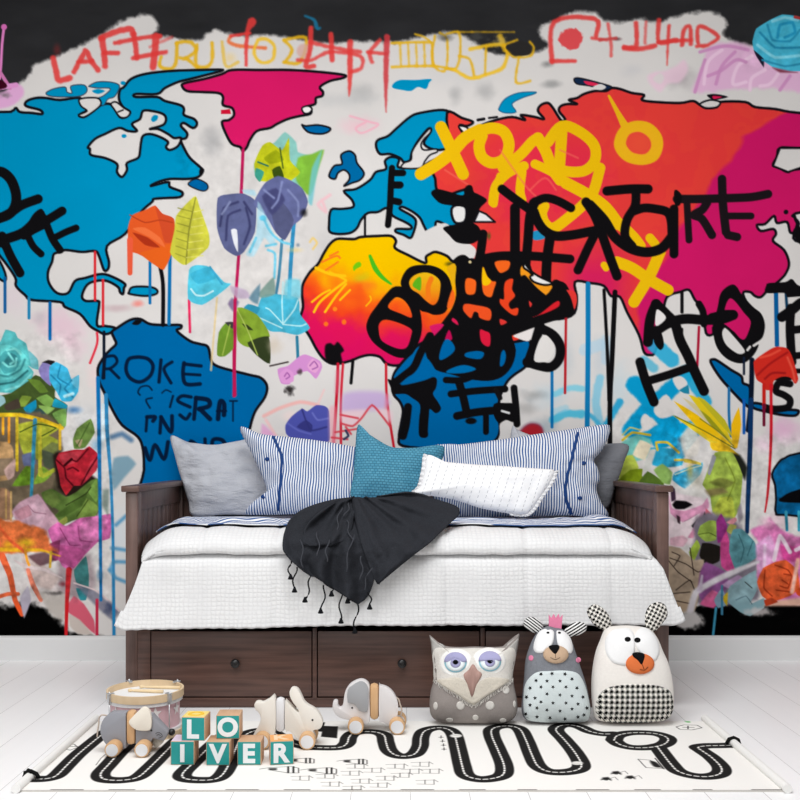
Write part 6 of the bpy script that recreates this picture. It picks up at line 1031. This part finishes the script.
# ---------------------------------------------------------------- rug
R0, R1, RZ = 2.886, 3.636, .006
def fl(px, py):
    D = F*CH/(py-455); return ((px-395)*D/F*100, D*100)
def rug_paint():
    M = Painter(-109, 113.5, R0*100, R1*100, 4.0, (238, 236, 232))
    K_ = (34, 33, 33); Wt = (236, 234, 230)
    ref = lambda pts: [fl(*p) for p in pts]
    roads = [ref([(16, 780), (27, 780.5), (40, 781), (50, 780), (57, 777), (66, 768), (77, 757), (90, 746), (104, 735), (116, 729), (130, 727.5)]),
             ref([(150, 729), (140, 736), (122, 752), (108, 767), (101, 775), (102, 780), (110, 782), (124, 782), (138, 779), (150, 769), (164, 755), (176, 743), (184, 737), (196, 734)]),
             ref([(232, 733), (222, 738), (207, 751), (193, 765), (183, 775), (184, 780), (196, 782), (213, 781.5), (222, 777), (229, 766), (235, 752), (240, 742), (248, 735), (258, 732), (270, 732.5), (278, 737), (288, 743), (304, 748), (322, 749.5), (340, 749), (347, 745), (349, 739), (354, 734.5), (364, 733.3), (376, 733.8), (384, 737), (386, 744), (389, 752), (396, 757), (406, 758), (415, 755.5), (420, 748), (421, 739), (425, 732.5), (436, 729.5), (447, 730.5), (454, 736), (458, 750), (462, 767), (466, 777), (478, 781), (492, 780.5), (503, 776.5), (504, 767), (498, 752), (492, 738), (492, 731), (500, 728), (511, 727.8), (520, 731), (526, 742), (532, 757), (538, 768), (549, 773.5), (566, 774), (579, 771), (581, 765), (574, 753), (564, 741), (556, 732), (560, 727.5), (570, 726.5), (580, 728.5), (590, 733), (602, 735.5), (614, 735.5)]),
             ref([(614, 742), (617, 737.5), (628, 734.8), (642, 734.3), (656, 735.4), (666, 738.6), (668, 742.5), (662, 746.8), (648, 749.3), (632, 749.2), (620, 746.3), (614, 742)]),
             ref([(657, 748), (663, 756), (670, 765), (678, 773), (692, 777.5), (708, 778.5), (720, 775.5), (721, 769), (712, 759.5), (702, 752.5), (698, 749.2), (706, 747.6), (720, 747.3), (736, 746.8)])]
    for r in roads: M.stroke(r, 5.9, K_, soft=.25, n=8)
    for r in roads:
        c = np.array(catmull(r, False, 10)); s = np.r_[0, np.cumsum(np.hypot(*np.diff(c, axis=0).T))]; L = s[-1]; d = 0
        while d < L-1.2:
            a = [np.interp(d+q, s, c[:, 0]) for q in (0, 1.25)]; b = [np.interp(d+q, s, c[:, 1]) for q in (0, 1.25)]; M.stroke([(a[0], b[0]), (a[1], b[1])], .65, Wt, soft=.2); d += 2.3
    ln = lambda pts, w=.28, c=K_: M.stroke(ref(pts), w, c, soft=.2, smooth=False)
    # castle, houses, cars, trees
    M.poly(ref([(316, 729), (318, 723.5), (325, 724), (324, 727.5), (338, 728), (337, 740), (321, 738.5), (322, 733.5), (315, 733)]), K_, soft=.3, smooth=False)
    for (x, y, q) in [(292, 762, 1), (270, 771, 1.3), (345, 763, 1), (310, 772, 1.2)]:
        ln([(x-8*q, y), (x, y-1.2*q), (x+16*q, y-2*q), (x+22*q, y-1), (x+22*q, y+3*q), (x+14*q, y+3*q), (x, y+1)], .3); ln([(x+14*q, y-2*q), (x+14*q, y+3*q)], .6); ln([(x+18*q, y-2*q), (x+18*q, y+3*q)], .6); M.poly(ref([(x-1, y-.8), (x+5*q, y-1), (x+5*q, y+1), (x-1, y+.8)]), K_, smooth=False)
    for (x, y) in [(300, 780), (325, 778), (350, 775), (372, 772), (330, 786), (360, 783), (385, 780), (355, 768), (395, 768), (420, 766), (410, 773), (430, 773), (400, 777), (425, 784), (378, 787), (352, 790)]:
        ln([(x-9, y-1.5), (x+9, y-2), (x+9, y+2.5), (x-8, y+2)], .16); ln([(x, y-2), (x, y+2)], .2); ln([(x+9, y-2.4), (x+13, y-.2)], .16)
    for x, y in [(441, 739), (442.5, 743), (443.5, 747), (444, 751)]: ln([(x-2, y), (x+2, y)], .4); ln([(x, y-1.6), (x, y+1)], .3)
    for x, y in [(456, 737.5), (577, 765)]: M.poly(ref(ell(x, y, 6, 1.8, 10)), Wt); ln([(x-4, y), (x+4, y)], .3, (120, 120, 120))
    for x, y in [(606, 781), (616, 775), (630, 779.5)]:
        M.poly(ref([(x-5, y+1), (x-3, y-1.6), (x+2, y-2), (x+5, y), (x+5, y+1.6)]), K_, smooth=False); M.blob(*fl(x-2.5, y+1.6), .5, .8, Wt, 1, .6); M.blob(*fl(x+3, y+1.6), .5, .8, Wt, 1, .6); ln([(x+5, y-1), (x+9, y-2), (x+12, y+1)], .14)
    ln([(638, 761), (650, 762), (663, 770.5), (646, 769.5), (638, 761)], .3); M.poly(ref([(650, 763), (656, 764), (661, 769), (654, 768.5)]), K_); ln([(655, 760), (664, 771)], .4)
    ln([(676, 728.5), (684, 726.5), (697, 726.8), (702, 729.5), (692, 731.6), (680, 731), (676, 728.5)], .35); ln([(683, 729), (694, 729.2)], .4); ln([(688, 727.6), (688, 730.6)], .4); M.blob(*fl(687.5, 723.2), 1.4, 2.2, (120, 190, 120), .9, .4)
    ln([(640, 733), (655, 733.5), (674, 738)], .2); ln([(96, 767), (101, 760), (108, 754)], .2); ln([(62, 750), (66, 746.5), (74, 746), (78, 749), (70, 752), (62, 750)], .3); ln([(66, 748), (82, 748.5)], .4); ln([(120, 748), (134, 749)], .6)
    for a in range(-100, 110, 17): M.stroke([(a, R0*100+.3), (a+5+(a % 3)*2, R0*100+.3)], .7, (90, 84, 80), soft=.3)
    X, Y = M.coords(0, M.W, 0, M.H); M.img *= (1-.018*(np.sin(X*9)*np.sin(Y*9)))[..., None]; return M
rp = painted_grid(rug_paint(), lambda X, Y: np.stack([X/100, Y/100, np.full_like(X, RZ)+.0], -1), 'rug', .9, .05, bump=350)
bm = bmesh.new(); bm.from_mesh(rp.data); rp.data.flip_normals() if rp.data.polygons[0].normal.z < 0 else None
rt = thing('play_rug', 'white play rug printed with a winding black road', 'rug', (0.02, 3.27, 0)); bm.free()
rp.name = 'rug_cloth'; rp.parent = rt; rp.data.transform(Matrix.Translation((-.02, -3.27, 0)))
RB = fabric('rug backing', (214, 210, 204), .3)
link('backing', box((.0225, (R0+R1)/2, RZ/2-.0003), (2.225, R1-R0, RZ-.0006)), RB, rt, smooth=False)
RC = fabric('white canvas', (236, 235, 232), .25, 300, .02); KC = fabric('black canvas tie', (24, 24, 24), .2)
for x in (-1.098, 1.137):
    me = tube([(x, R0-.012, .0135), (x, R0+.02, .0135), (x, R1-.02, .0135), (x, R1+.012, .0135)], .0135, 14); e = link('rod_pocket', me, RC, rt); autosmooth(e)
link('road_tie', join(tube([fl3 for fl3 in [Vector((-1.118, 2.985, .004)), Vector((-1.112, 2.985, .026)), Vector((-1.095, 2.985, .030)), Vector((-1.078, 2.985, .022)), Vector((-1.07, 2.985, .009))]], .006, 8), tube([Vector((-1.12, 2.998, .01)), Vector((-1.105, 2.992, .031)), Vector((-1.09, 2.975, .031))], .0055, 8)), KC, rt)
link('road_tie', tube([Vector((1.112, 3.335, .009)), Vector((1.122, 3.335, .026)), Vector((1.138, 3.335, .031)), Vector((1.153, 3.335, .024)), Vector((1.159, 3.335, .004))], .006, 8), KC, rt)
# ---------------------------------------------------------------- wooden pull toys
PW_ = wood('pale beech', (222, 184, 142), (202, 158, 112), (30, 30, 4), .5, .3); WPT = plain('white painted wood', (226, 226, 228), .5, .3)
def xz(D, ox, oy, s, pts):
    D = D+.02
    return [((ox+x/s-395)*D/F, CH-(oy+y/s-455)*D/F) for x, y in pts]
def wheel(t, px, py, r, y0, y1, mat=None, hub=True):
    D = y0; x, z = (px-395)*D/F, r+GZ
    me = lathe([(r*.8, y0), (r*.93, y0+.001), (r, y0+.006), (r, y1-.006), (r*.93, y1-.001), (r*.8, y1)], (x, 0, z), 'Y', 36); w = link('wheel', me, mat or PW_, t); autosmooth(w, 50)
    link('hub', lathe([(r*.78, y0-.0012), (r*.78, y0+.001)], (x, 0, z), 'Y', 32), WPT, w, 'white painted hub', smooth=False)
    return w
def capsule(D, px0, px1, py0, py1, y0, y1, ox, oy, s):
    (x0, z1), (x1, z0) = xz(D, ox, oy, s, [(px0, py0), (px1, py1)]); w = x1-x0; r = w*.48
    me = box(((x0+x1)/2, (y0+y1)/2, (z0+z1)/2), (w, y1-y0, z1-z0), r*.92); return me
GZ = RZ+.0005
# --- grey dog
D = 3.235; ox, oy, s = 90, 670, 8.0
GP = plain('grey painted wood', (150, 151, 158), .5, .3); CP = plain('cream painted wood', (236, 228, 214), .5, .3)
t = thing('pull_along_dog', 'grey wooden pull-along dog with cream ears beside the drum', 'toy', ((130-395)*D/F, D+.03, 0))
autosmooth(link('body', board(xz(D, ox, oy, s, [(299, 331), (270, 330), (230, 329), (195, 329), (165, 340), (125, 375), (100, 430), (98, 490), (115, 540), (150, 590), (200, 612), (270, 612), (299, 612), (299, 580), (299, 360)]), D, D+.036, .003, 2), GP, t)); 
autosmooth(link('spacer', capsule(D, 299, 376, 318, 588, D-.004, D+.042, ox, oy, s), PW_, t))
h = autosmooth(link('head', board(xz(D, ox, oy, s, [(377, 400), (440, 352), (500, 346), (512, 356), (560, 406), (610, 458), (632, 482), (632, 498), (606, 546), (594, 553), (552, 545), (515, 535), (490, 575), (450, 612), (400, 612), (377, 612), (377, 580), (377, 430)]), D, D+.036, .003, 2), GP, t))
autosmooth(link('ear', board(xz(D, ox, oy, s, [(331, 392), (370, 345), (420, 295), (450, 276), (478, 284), (500, 315), (512, 370), (510, 430), (498, 460), (450, 466), (395, 460), (350, 430)]), D-.014, D-.001, .003, 3), CP, t)); autosmooth(link('ear', board(xz(D+.055, ox, oy, s, [(385, 370), (430, 310), (460, 282), (490, 290), (512, 322), (524, 370), (520, 430), (450, 450), (400, 430)]), D+.037, D+.050, .003, 3), CP, t))
x, z = xz(D+.02, ox, oy, s, [(662, 486)])[0]; bm = bmesh.new(); bmesh.ops.create_uvsphere(bm, u_segments=20, v_segments=14, radius=.0115); bmesh.ops.translate(bm, vec=(x, D+.025, z), verts=bm.verts); link('nose', from_bm(bm), KN, t, 'round black nose')
a = xz(D+.05, ox, oy, s, [(528, 535), (572, 585)]); me = tube([Vector((a[0][0], D+.05, a[0][1])), Vector((a[1][0], D+.05, a[1][1]))], [.015, .018], 18); autosmooth(link('jaw', me, CP, t, 'cream rounded chin under the snout'))
x, z = xz(D, ox, oy, s, [(503, 470)])[0]; link('eye', lathe([(.0033, D-.001), (.0033, D+.001)], (x, 0, z), 'Y', 16), KN, t, smooth=False)
sw = [tube(spline([(q[0], D-.0005, q[1]) for q in xz(D, ox, oy, s, pp)], 5), .0008, 6) for pp in ([(535, 495), (560, 485), (585, 500), (590, 520)], [(545, 510), (560, 502), (578, 510)], [(560, 530), (578, 525), (590, 515)])]; link('cheek_mark', join(*sw), KN, t)
for px in (111.8, 141.6): wheel(t, px, 0, .0252, D-.045, D-.001)
for px in (112.5, 142.3): wheel(t, px+3, 0, .0252, D+.051-.013, D+.08)
RO = fabric('beige cord', (206, 190, 176), .4)
link('tail_cord', tube(spline([(q[0], D+.025, q[1]) for q in xz(D+.025, ox, oy, s, [(150, 352), (110, 348), (88, 372), (84, 420), (76, 470), (72, 520)])], 6), .0026, 8), RO, t)
# --- rabbit
D = 3.315; ox, oy, s = 250, 670, 5.0; CR = plain('ivory painted wood', (234, 229, 220), .5, .3)
t = thing('pull_along_rabbit', 'ivory wooden pull-along rabbit standing behind the letter blocks', 'toy', ((290-395)*D/F, D+.02, 0))
autosmooth(link('body', board(xz(D, ox, oy, s, [(129, 131), (100, 140), (68, 157), (50, 153), (32, 156), (25, 168), (30, 190), (46, 206), (57, 232), (50, 262), (30, 300), (16, 332), (40, 352), (80, 345), (129, 308)]), D, D+.034, .003, 3), CR, t))
autosmooth(link('spacer', capsule(D, 130, 178, 135, 305, D-.004, D+.038, ox, oy, s), WPT, t, 'light grey rounded spacer'))
h = autosmooth(link('head', board(xz(D, ox, oy, s, [(179, 157), (186, 153), (200, 166), (222, 188), (243, 205), (246, 196), (236, 178), (218, 155), (203, 125), (201, 100), (212, 86), (229, 86), (244, 96), (258, 122), (272, 152), (290, 170), (318, 186), (340, 203), (356, 228), (365, 252), (362, 272), (348, 288), (318, 294), (322, 312), (318, 335), (290, 355), (255, 350), (228, 322), (200, 298), (179, 290)]), D, D+.034, .003, 3), CR, t))
x, z = xz(D, ox, oy, s, [(315, 242)])[0]; link('eye', lathe([(.0034, D-.001), (.0034, D+.001)], (x, 0, z), 'Y', 16), KN, h, smooth=False)
for px in (307, 261.5): wheel(t, px, 0, .0276, D-.042, D-.001)
for px in (308.5, 262.5): wheel(t, px+1, 0, .0276, D+.036, D+.075)
# --- elephant
D = 3.49; EW = plain('white painted elephant wood', (228, 224, 224), .5, .3)
t = thing('pull_along_elephant', 'white wooden pull-along elephant with grey ear, in front of the drawers', 'toy', ((375-395)*D/F, D+.02, 0))
h = autosmooth(link('head', board(xz(D, ox, oy, s, [(416, 190), (415, 165), (419, 152), (430, 148), (440, 154), (441, 172), (450, 184), (462, 178), (469, 150), (474, 115), (486, 88), (508, 63), (548, 45), (578, 50), (598, 74), (598, 120), (598, 252), (560, 262), (530, 258), (500, 244), (462, 236), (432, 218)]), D, D+.034, .003, 3), EW, t))
autosmooth(link('ear', board(xz(D, ox, oy, s, [(490, 92), (512, 70), (548, 49), (574, 54), (592, 84), (593, 140), (590, 190), (576, 202), (546, 194), (522, 160), (491, 154)]), D-.008, D-.0005, .002, 2), plain('mid grey painted wood', (164, 165, 168), .5, .3), t, 'grey ear'))
x, z = xz(D, ox, oy, s, [(512, 182)])[0]; link('eye', lathe([(.0034, D-.001), (.0034, D+.001)], (x, 0, z), 'Y', 16), KN, h, smooth=False)
autosmooth(link('spacer', capsule(D, 599, 645, 65, 244, D-.004, D+.038, ox, oy, s), PW_, t, 'wooden spacer'))
autosmooth(link('body', board(xz(D, ox, oy, s, [(646, 78), (652, 74), (685, 84), (715, 108), (735, 145), (741, 185), (737, 225), (737, 258), (700, 268), (660, 252), (646, 236)]), D, D+.034, .003, 3), EW, t))
for px in (355.6, 397.2): wheel(t, px, 0, .0282, D-.040, D-.001)
for px in (356.5, 397.5): wheel(t, px+1, 0, .0282, D+.036, D+.075)
link('tail_cord', tube(spline([(q[0], D+.022, q[1]) for q in xz(D+.022, ox, oy, s, [(725, 128), (742, 140), (750, 165), (758, 190), (756, 215), (748, 232)])], 6), .003, 8), RO, t)
# ---------------------------------------------------------------- drum
DC = 3.49; dx = (145.4-395)*DC/F; HP = wood('pale maple', (228, 204, 170), (210, 184, 148), (20, 20, 4), .5, .3)
t = thing('toy_drum', 'pink toy drum with white stars and pale wooden hoops', 'drum', (dx, DC, 0))
RR, Rs = .1325, .118
k = NB('dusty pink drum shell'); k.color(lin((216, 178, 186))); k.rough(.55, .3); PKS = k.m; WS = plain('white star paint', (236, 232, 232), .5)
lo, hi = GZ+.004, .122
me = lathe([(Rs-.004, lo), (Rs, lo), (Rs, hi), (Rs-.004, hi)], (dx, DC, 0), 'Z', 72); stars = []
for j in range(7):
    a0 = math.radians((-60, -14, -131, 180, 128, 80, 34)[j]); vs = [Vector((dx+(Rs+.0024)*math.cos(a0), DC+(Rs+.0024)*math.sin(a0), ((.097))))]; o = []
    for (u, v) in star(0, 0, .024, math.pi/2, .42): a = a0+u/Rs; o.append(Vector((dx+(Rs+.0024)*math.cos(a), DC+(Rs+.0024)*math.sin(a), .097+v)))
    stars.append(setmat(mesh(vs+o, [(0, 1+q, 1+(q+1) % 10) for q in range(10)]), 1))
sh_ = link('shell', join(me, *stars), [PKS, WS], t); autosmooth(sh_)
def ring(r0, r1, z0, z1): return lathe([(r0, z0), (r1, z0), (r1, z1), (r0, z1), (r0, z0)], (dx, DC, 0), 'Z', 72)
for z0, z1 in ((.135, .161), (GZ, .026)): autosmooth(link('hoop', ring(RR-.007, RR, z0, z1), HP, t, 'pale wooden hoop'))
for z0, z1 in ((.122, .137), (.026, .036)): autosmooth(link('rim_band', ring(Rs-.002, RR-.004, z0, z1), WPT, t, 'white band'))
link('drumhead', lathe([(.02, .139), (RR-.008, .139), (RR-.008, .1405), (.02, .1405)], (dx, DC, 0), 'Z', 60), plain('white drum skin', (240, 240, 240), .5), t, smooth=False)
CHR = NB('chrome'); CHR.color(lin((205, 207, 210))); CHR.b.inputs['Metallic'].default_value = .8; CHR.rough(.3); CHR = CHR.m
for adeg in (-138, -40, 129, 48):
    a = math.radians(adeg); c = Vector((dx+(RR+.003)*math.cos(a), DC+(RR+.003)*math.sin(a), 0)); rz = a
    b = join(boxes([((0, 0, 0), (.012, .015, .026), .002, 0)]), boxes([((-.006, 0, .016), (.022, .013, .006), .0015, 0)])); b.transform(Matrix.Translation(c+Vector((0, 0, .145))) @ Matrix.Rotation(rz, 4, 'Z'))
    cl_ = link('clamp', b, CHR, t); autosmooth(cl_); link('wing_nut', join(tube([c+Vector((0, 0, .157)), c+Vector((0, 0, .169))], .003, 8), tube([c+Vector((-.011, 0, .163)), c+Vector((.011, 0, .163))], .0018, 8)), CHR, cl_)
    link('tension_rod', tube([c+Vector((0, 0, .135)), c+Vector((0, 0, .02))], .0023, 8), CHR, t)
for lab, p0, p1 in (('pale wooden drumstick lying across the front of the drumhead', (128, 690.2), (163, 691.5)), ('pale wooden drumstick lying behind the other one on the drumhead', (139.5, 686.6), (181, 687.6))):
    zt_ = .1405+.0064; A = [];
    for p in (p0, p1): Dd = (CH-zt_)*F/(p[1]-455); A.append(at(p[0], p[1], Dd))
    d = A[1]-A[0]; pts = [A[0]+d*f for f in (0, .02, .05, .08, .12, .2, .6, 1.0)]
    if 'behind' in lab: pts = [p+Vector((0, 0, 0)) for p in pts]
    o = link('drumstick', tube(pts, [.002, .005, .0062, .005, .0035, .0045, .0058, .006], 14), plain('light drumstick wood', (232, 208, 168), .5), None); tag(pivot(o, A[0]), lab, 'drumstick', 'drumsticks on the drum')
# ---------------------------------------------------------------- letter blocks
BW_ = wood('natural block wood', (214, 178, 146), (190, 150, 116), (40, 6, 6), .6, .2); TEAL = plain('teal block face', (40, 150, 146), .55, .25, .2, 60, .06); LET = plain('white letter paint', (234, 236, 236), .5)
def glyph(ch, size, depth, bold=.042):
    cu = bpy.data.curves.new('g', 'FONT'); cu.body = ch; cu.size = 1.0; cu.align_x = 'CENTER'; cu.extrude = depth; cu.offset = bold; cu.resolution_u = 6
    o = bpy.data.objects.new('g', cu); COL.objects.link(o); dg = bpy.context.evaluated_depsgraph_get(); me = bpy.data.meshes.new_from_object(o.evaluated_get(dg)); bpy.data.objects.remove(o); bpy.data.curves.remove(cu)
    co = np.empty(len(me.vertices)*3, np.float32); me.vertices.foreach_get('co', co); co = co.reshape(-1, 3); mn, mx = co.min(0), co.max(0)
    sy = size/(mx[1]-mn[1]); co[:, 0] = (co[:, 0]-(mn[0]+mx[0])/2)*sy; co[:, 1] = (co[:, 1]-(mn[1]+mx[1])/2)*sy; me.vertices.foreach_set('co', co.ravel()); me.update(); return me
BS = .0745
def block(ch, label, px0, px1, pyb, zb_, rz, top=None, topch=None, D=None, size=.056, wide=1.0):
    if D is None: D = (CH-zb_)*F/(pyb-455)
    cx = ((px0+px1)/2-395)*D/F; t = thing('letter_block', label, 'toy block', (cx, D+BS/2, zb_), 'letter blocks on the play rug'); t.rotation_euler = (0, 0, rz)
    R = lambda me: me
    autosmooth(link('cube', box((0, 0, BS/2), (BS, BS, BS), .0022), BW_, t, world=False))
    link('face_panel', box((0, -BS/2, BS/2), (BS*.95, .0016, BS*.95), .0004), TEAL, t, 'teal front face', smooth=False, world=False)
    if ch == 'I': g = box((0, 0, 0), (.0135, .056, .0016))
    else: g = glyph(ch, size, .0008)
    if wide != 1: g.transform(Matrix.Diagonal((wide, 1, 1, 1)))
    g.transform(Matrix.Translation((0, -BS/2-.001, BS/2)) @ Matrix.Rotation(math.pi/2, 4, 'X')); link('letter', g, LET, t, smooth=False, world=False)
    if top:
        link('top_panel', box((0, 0, BS), (BS*.95, BS*.95, .0016), .0004), plain(top[0], top[1], .55, .25), t, top[0], smooth=False, world=False)
        if topch: g = glyph(topch, .05, .0008); g.transform(Matrix.Translation((0, 0, BS+.001))); link('letter', g, plain(top[2], top[3], .5), t, smooth=False, world=False)
    return t
z1 = GZ; z2 = GZ+BS+.0006
block('I', 'teal letter block I with a lilac top, first in the lower row', 170.4, 194.4, 765, z1, 0, ('lilac top face', (222, 206, 226)))
block('V', 'teal letter block V in the lower row under the O', 206, 230, 765.4, z1, -.01, size=.061)
block('E', 'teal letter block E in the lower row, left of the R', 237.4, 261, 765.2, z1, .0, size=.061)
block('R', 'teal letter block R with an orange top at the right end', 268, 292, 764.8, z1, .16, ('orange top face', (236, 170, 104), 'pale orange letter', (244, 214, 176)), 'K', size=.061)
block('L', 'teal letter block L with a yellow top, stacked on the I and V', 182.2, 205.4, 741, z2, -.06, ('yellow top face', (240, 216, 130), 'deep yellow letter', (240, 196, 50)), 'O', D=3.121, size=.060)
block('O', 'teal letter block O with a bare wooden top, on the V and E', 216.2, 239, 738.8, z2, .02, D=3.143, size=.062)
# ---------------------------------------------------------------- light and camera
w = bpy.data.worlds.new('daylight'); sc.world = w; w.use_nodes = True; bg = w.node_tree.nodes['Background']; bg.inputs[0].default_value = (1.0, .995, .99, 1); bg.inputs[1].default_value = .385
def area_light(name, loc, target, sx, sy, power, col=(1, 1, 1)):
    l = bpy.data.lights.new(name, 'AREA'); l.shape = 'RECTANGLE'; l.size = sx; l.size_y = sy; l.energy = power; l.color = col
    o = bpy.data.objects.new(name, l); COL.objects.link(o); o.location = loc; d = Vector(target)-Vector(loc); o.rotation_euler = d.to_track_quat('-Z', 'Y').to_euler(); return o
area_light('front_left_key', (-1.7, -.9, 2.7), (0.3, 4.4, 1.2), 2.4, 1.8, 66)  # unseen key light added from the front left; there is no window
area_light('overhead_fill', (-.2, 1.8, 3.5), (-.2, 1.9, 0), 2.4, 1.8, 116)  # unseen fill light added overhead to brighten the floor and bed
cam = bpy.data.cameras.new('camera'); co = bpy.data.objects.new('camera', cam); COL.objects.link(co); co.location = (0, 0, CH); co.rotation_euler = (math.pi/2, 0, 0)
cam.sensor_width = 36; cam.sensor_fit = 'HORIZONTAL'; cam.lens = 36*F/800; cam.shift_x = 5/800; cam.shift_y = 55/800; cam.clip_start = .05
sc.camera = co
sc.view_settings.view_transform = 'Standard'; sc.view_settings.look = 'None'; sc.view_settings.gamma = 1; sc.view_settings.exposure = 0; sc.view_settings.use_curve_mapping = False
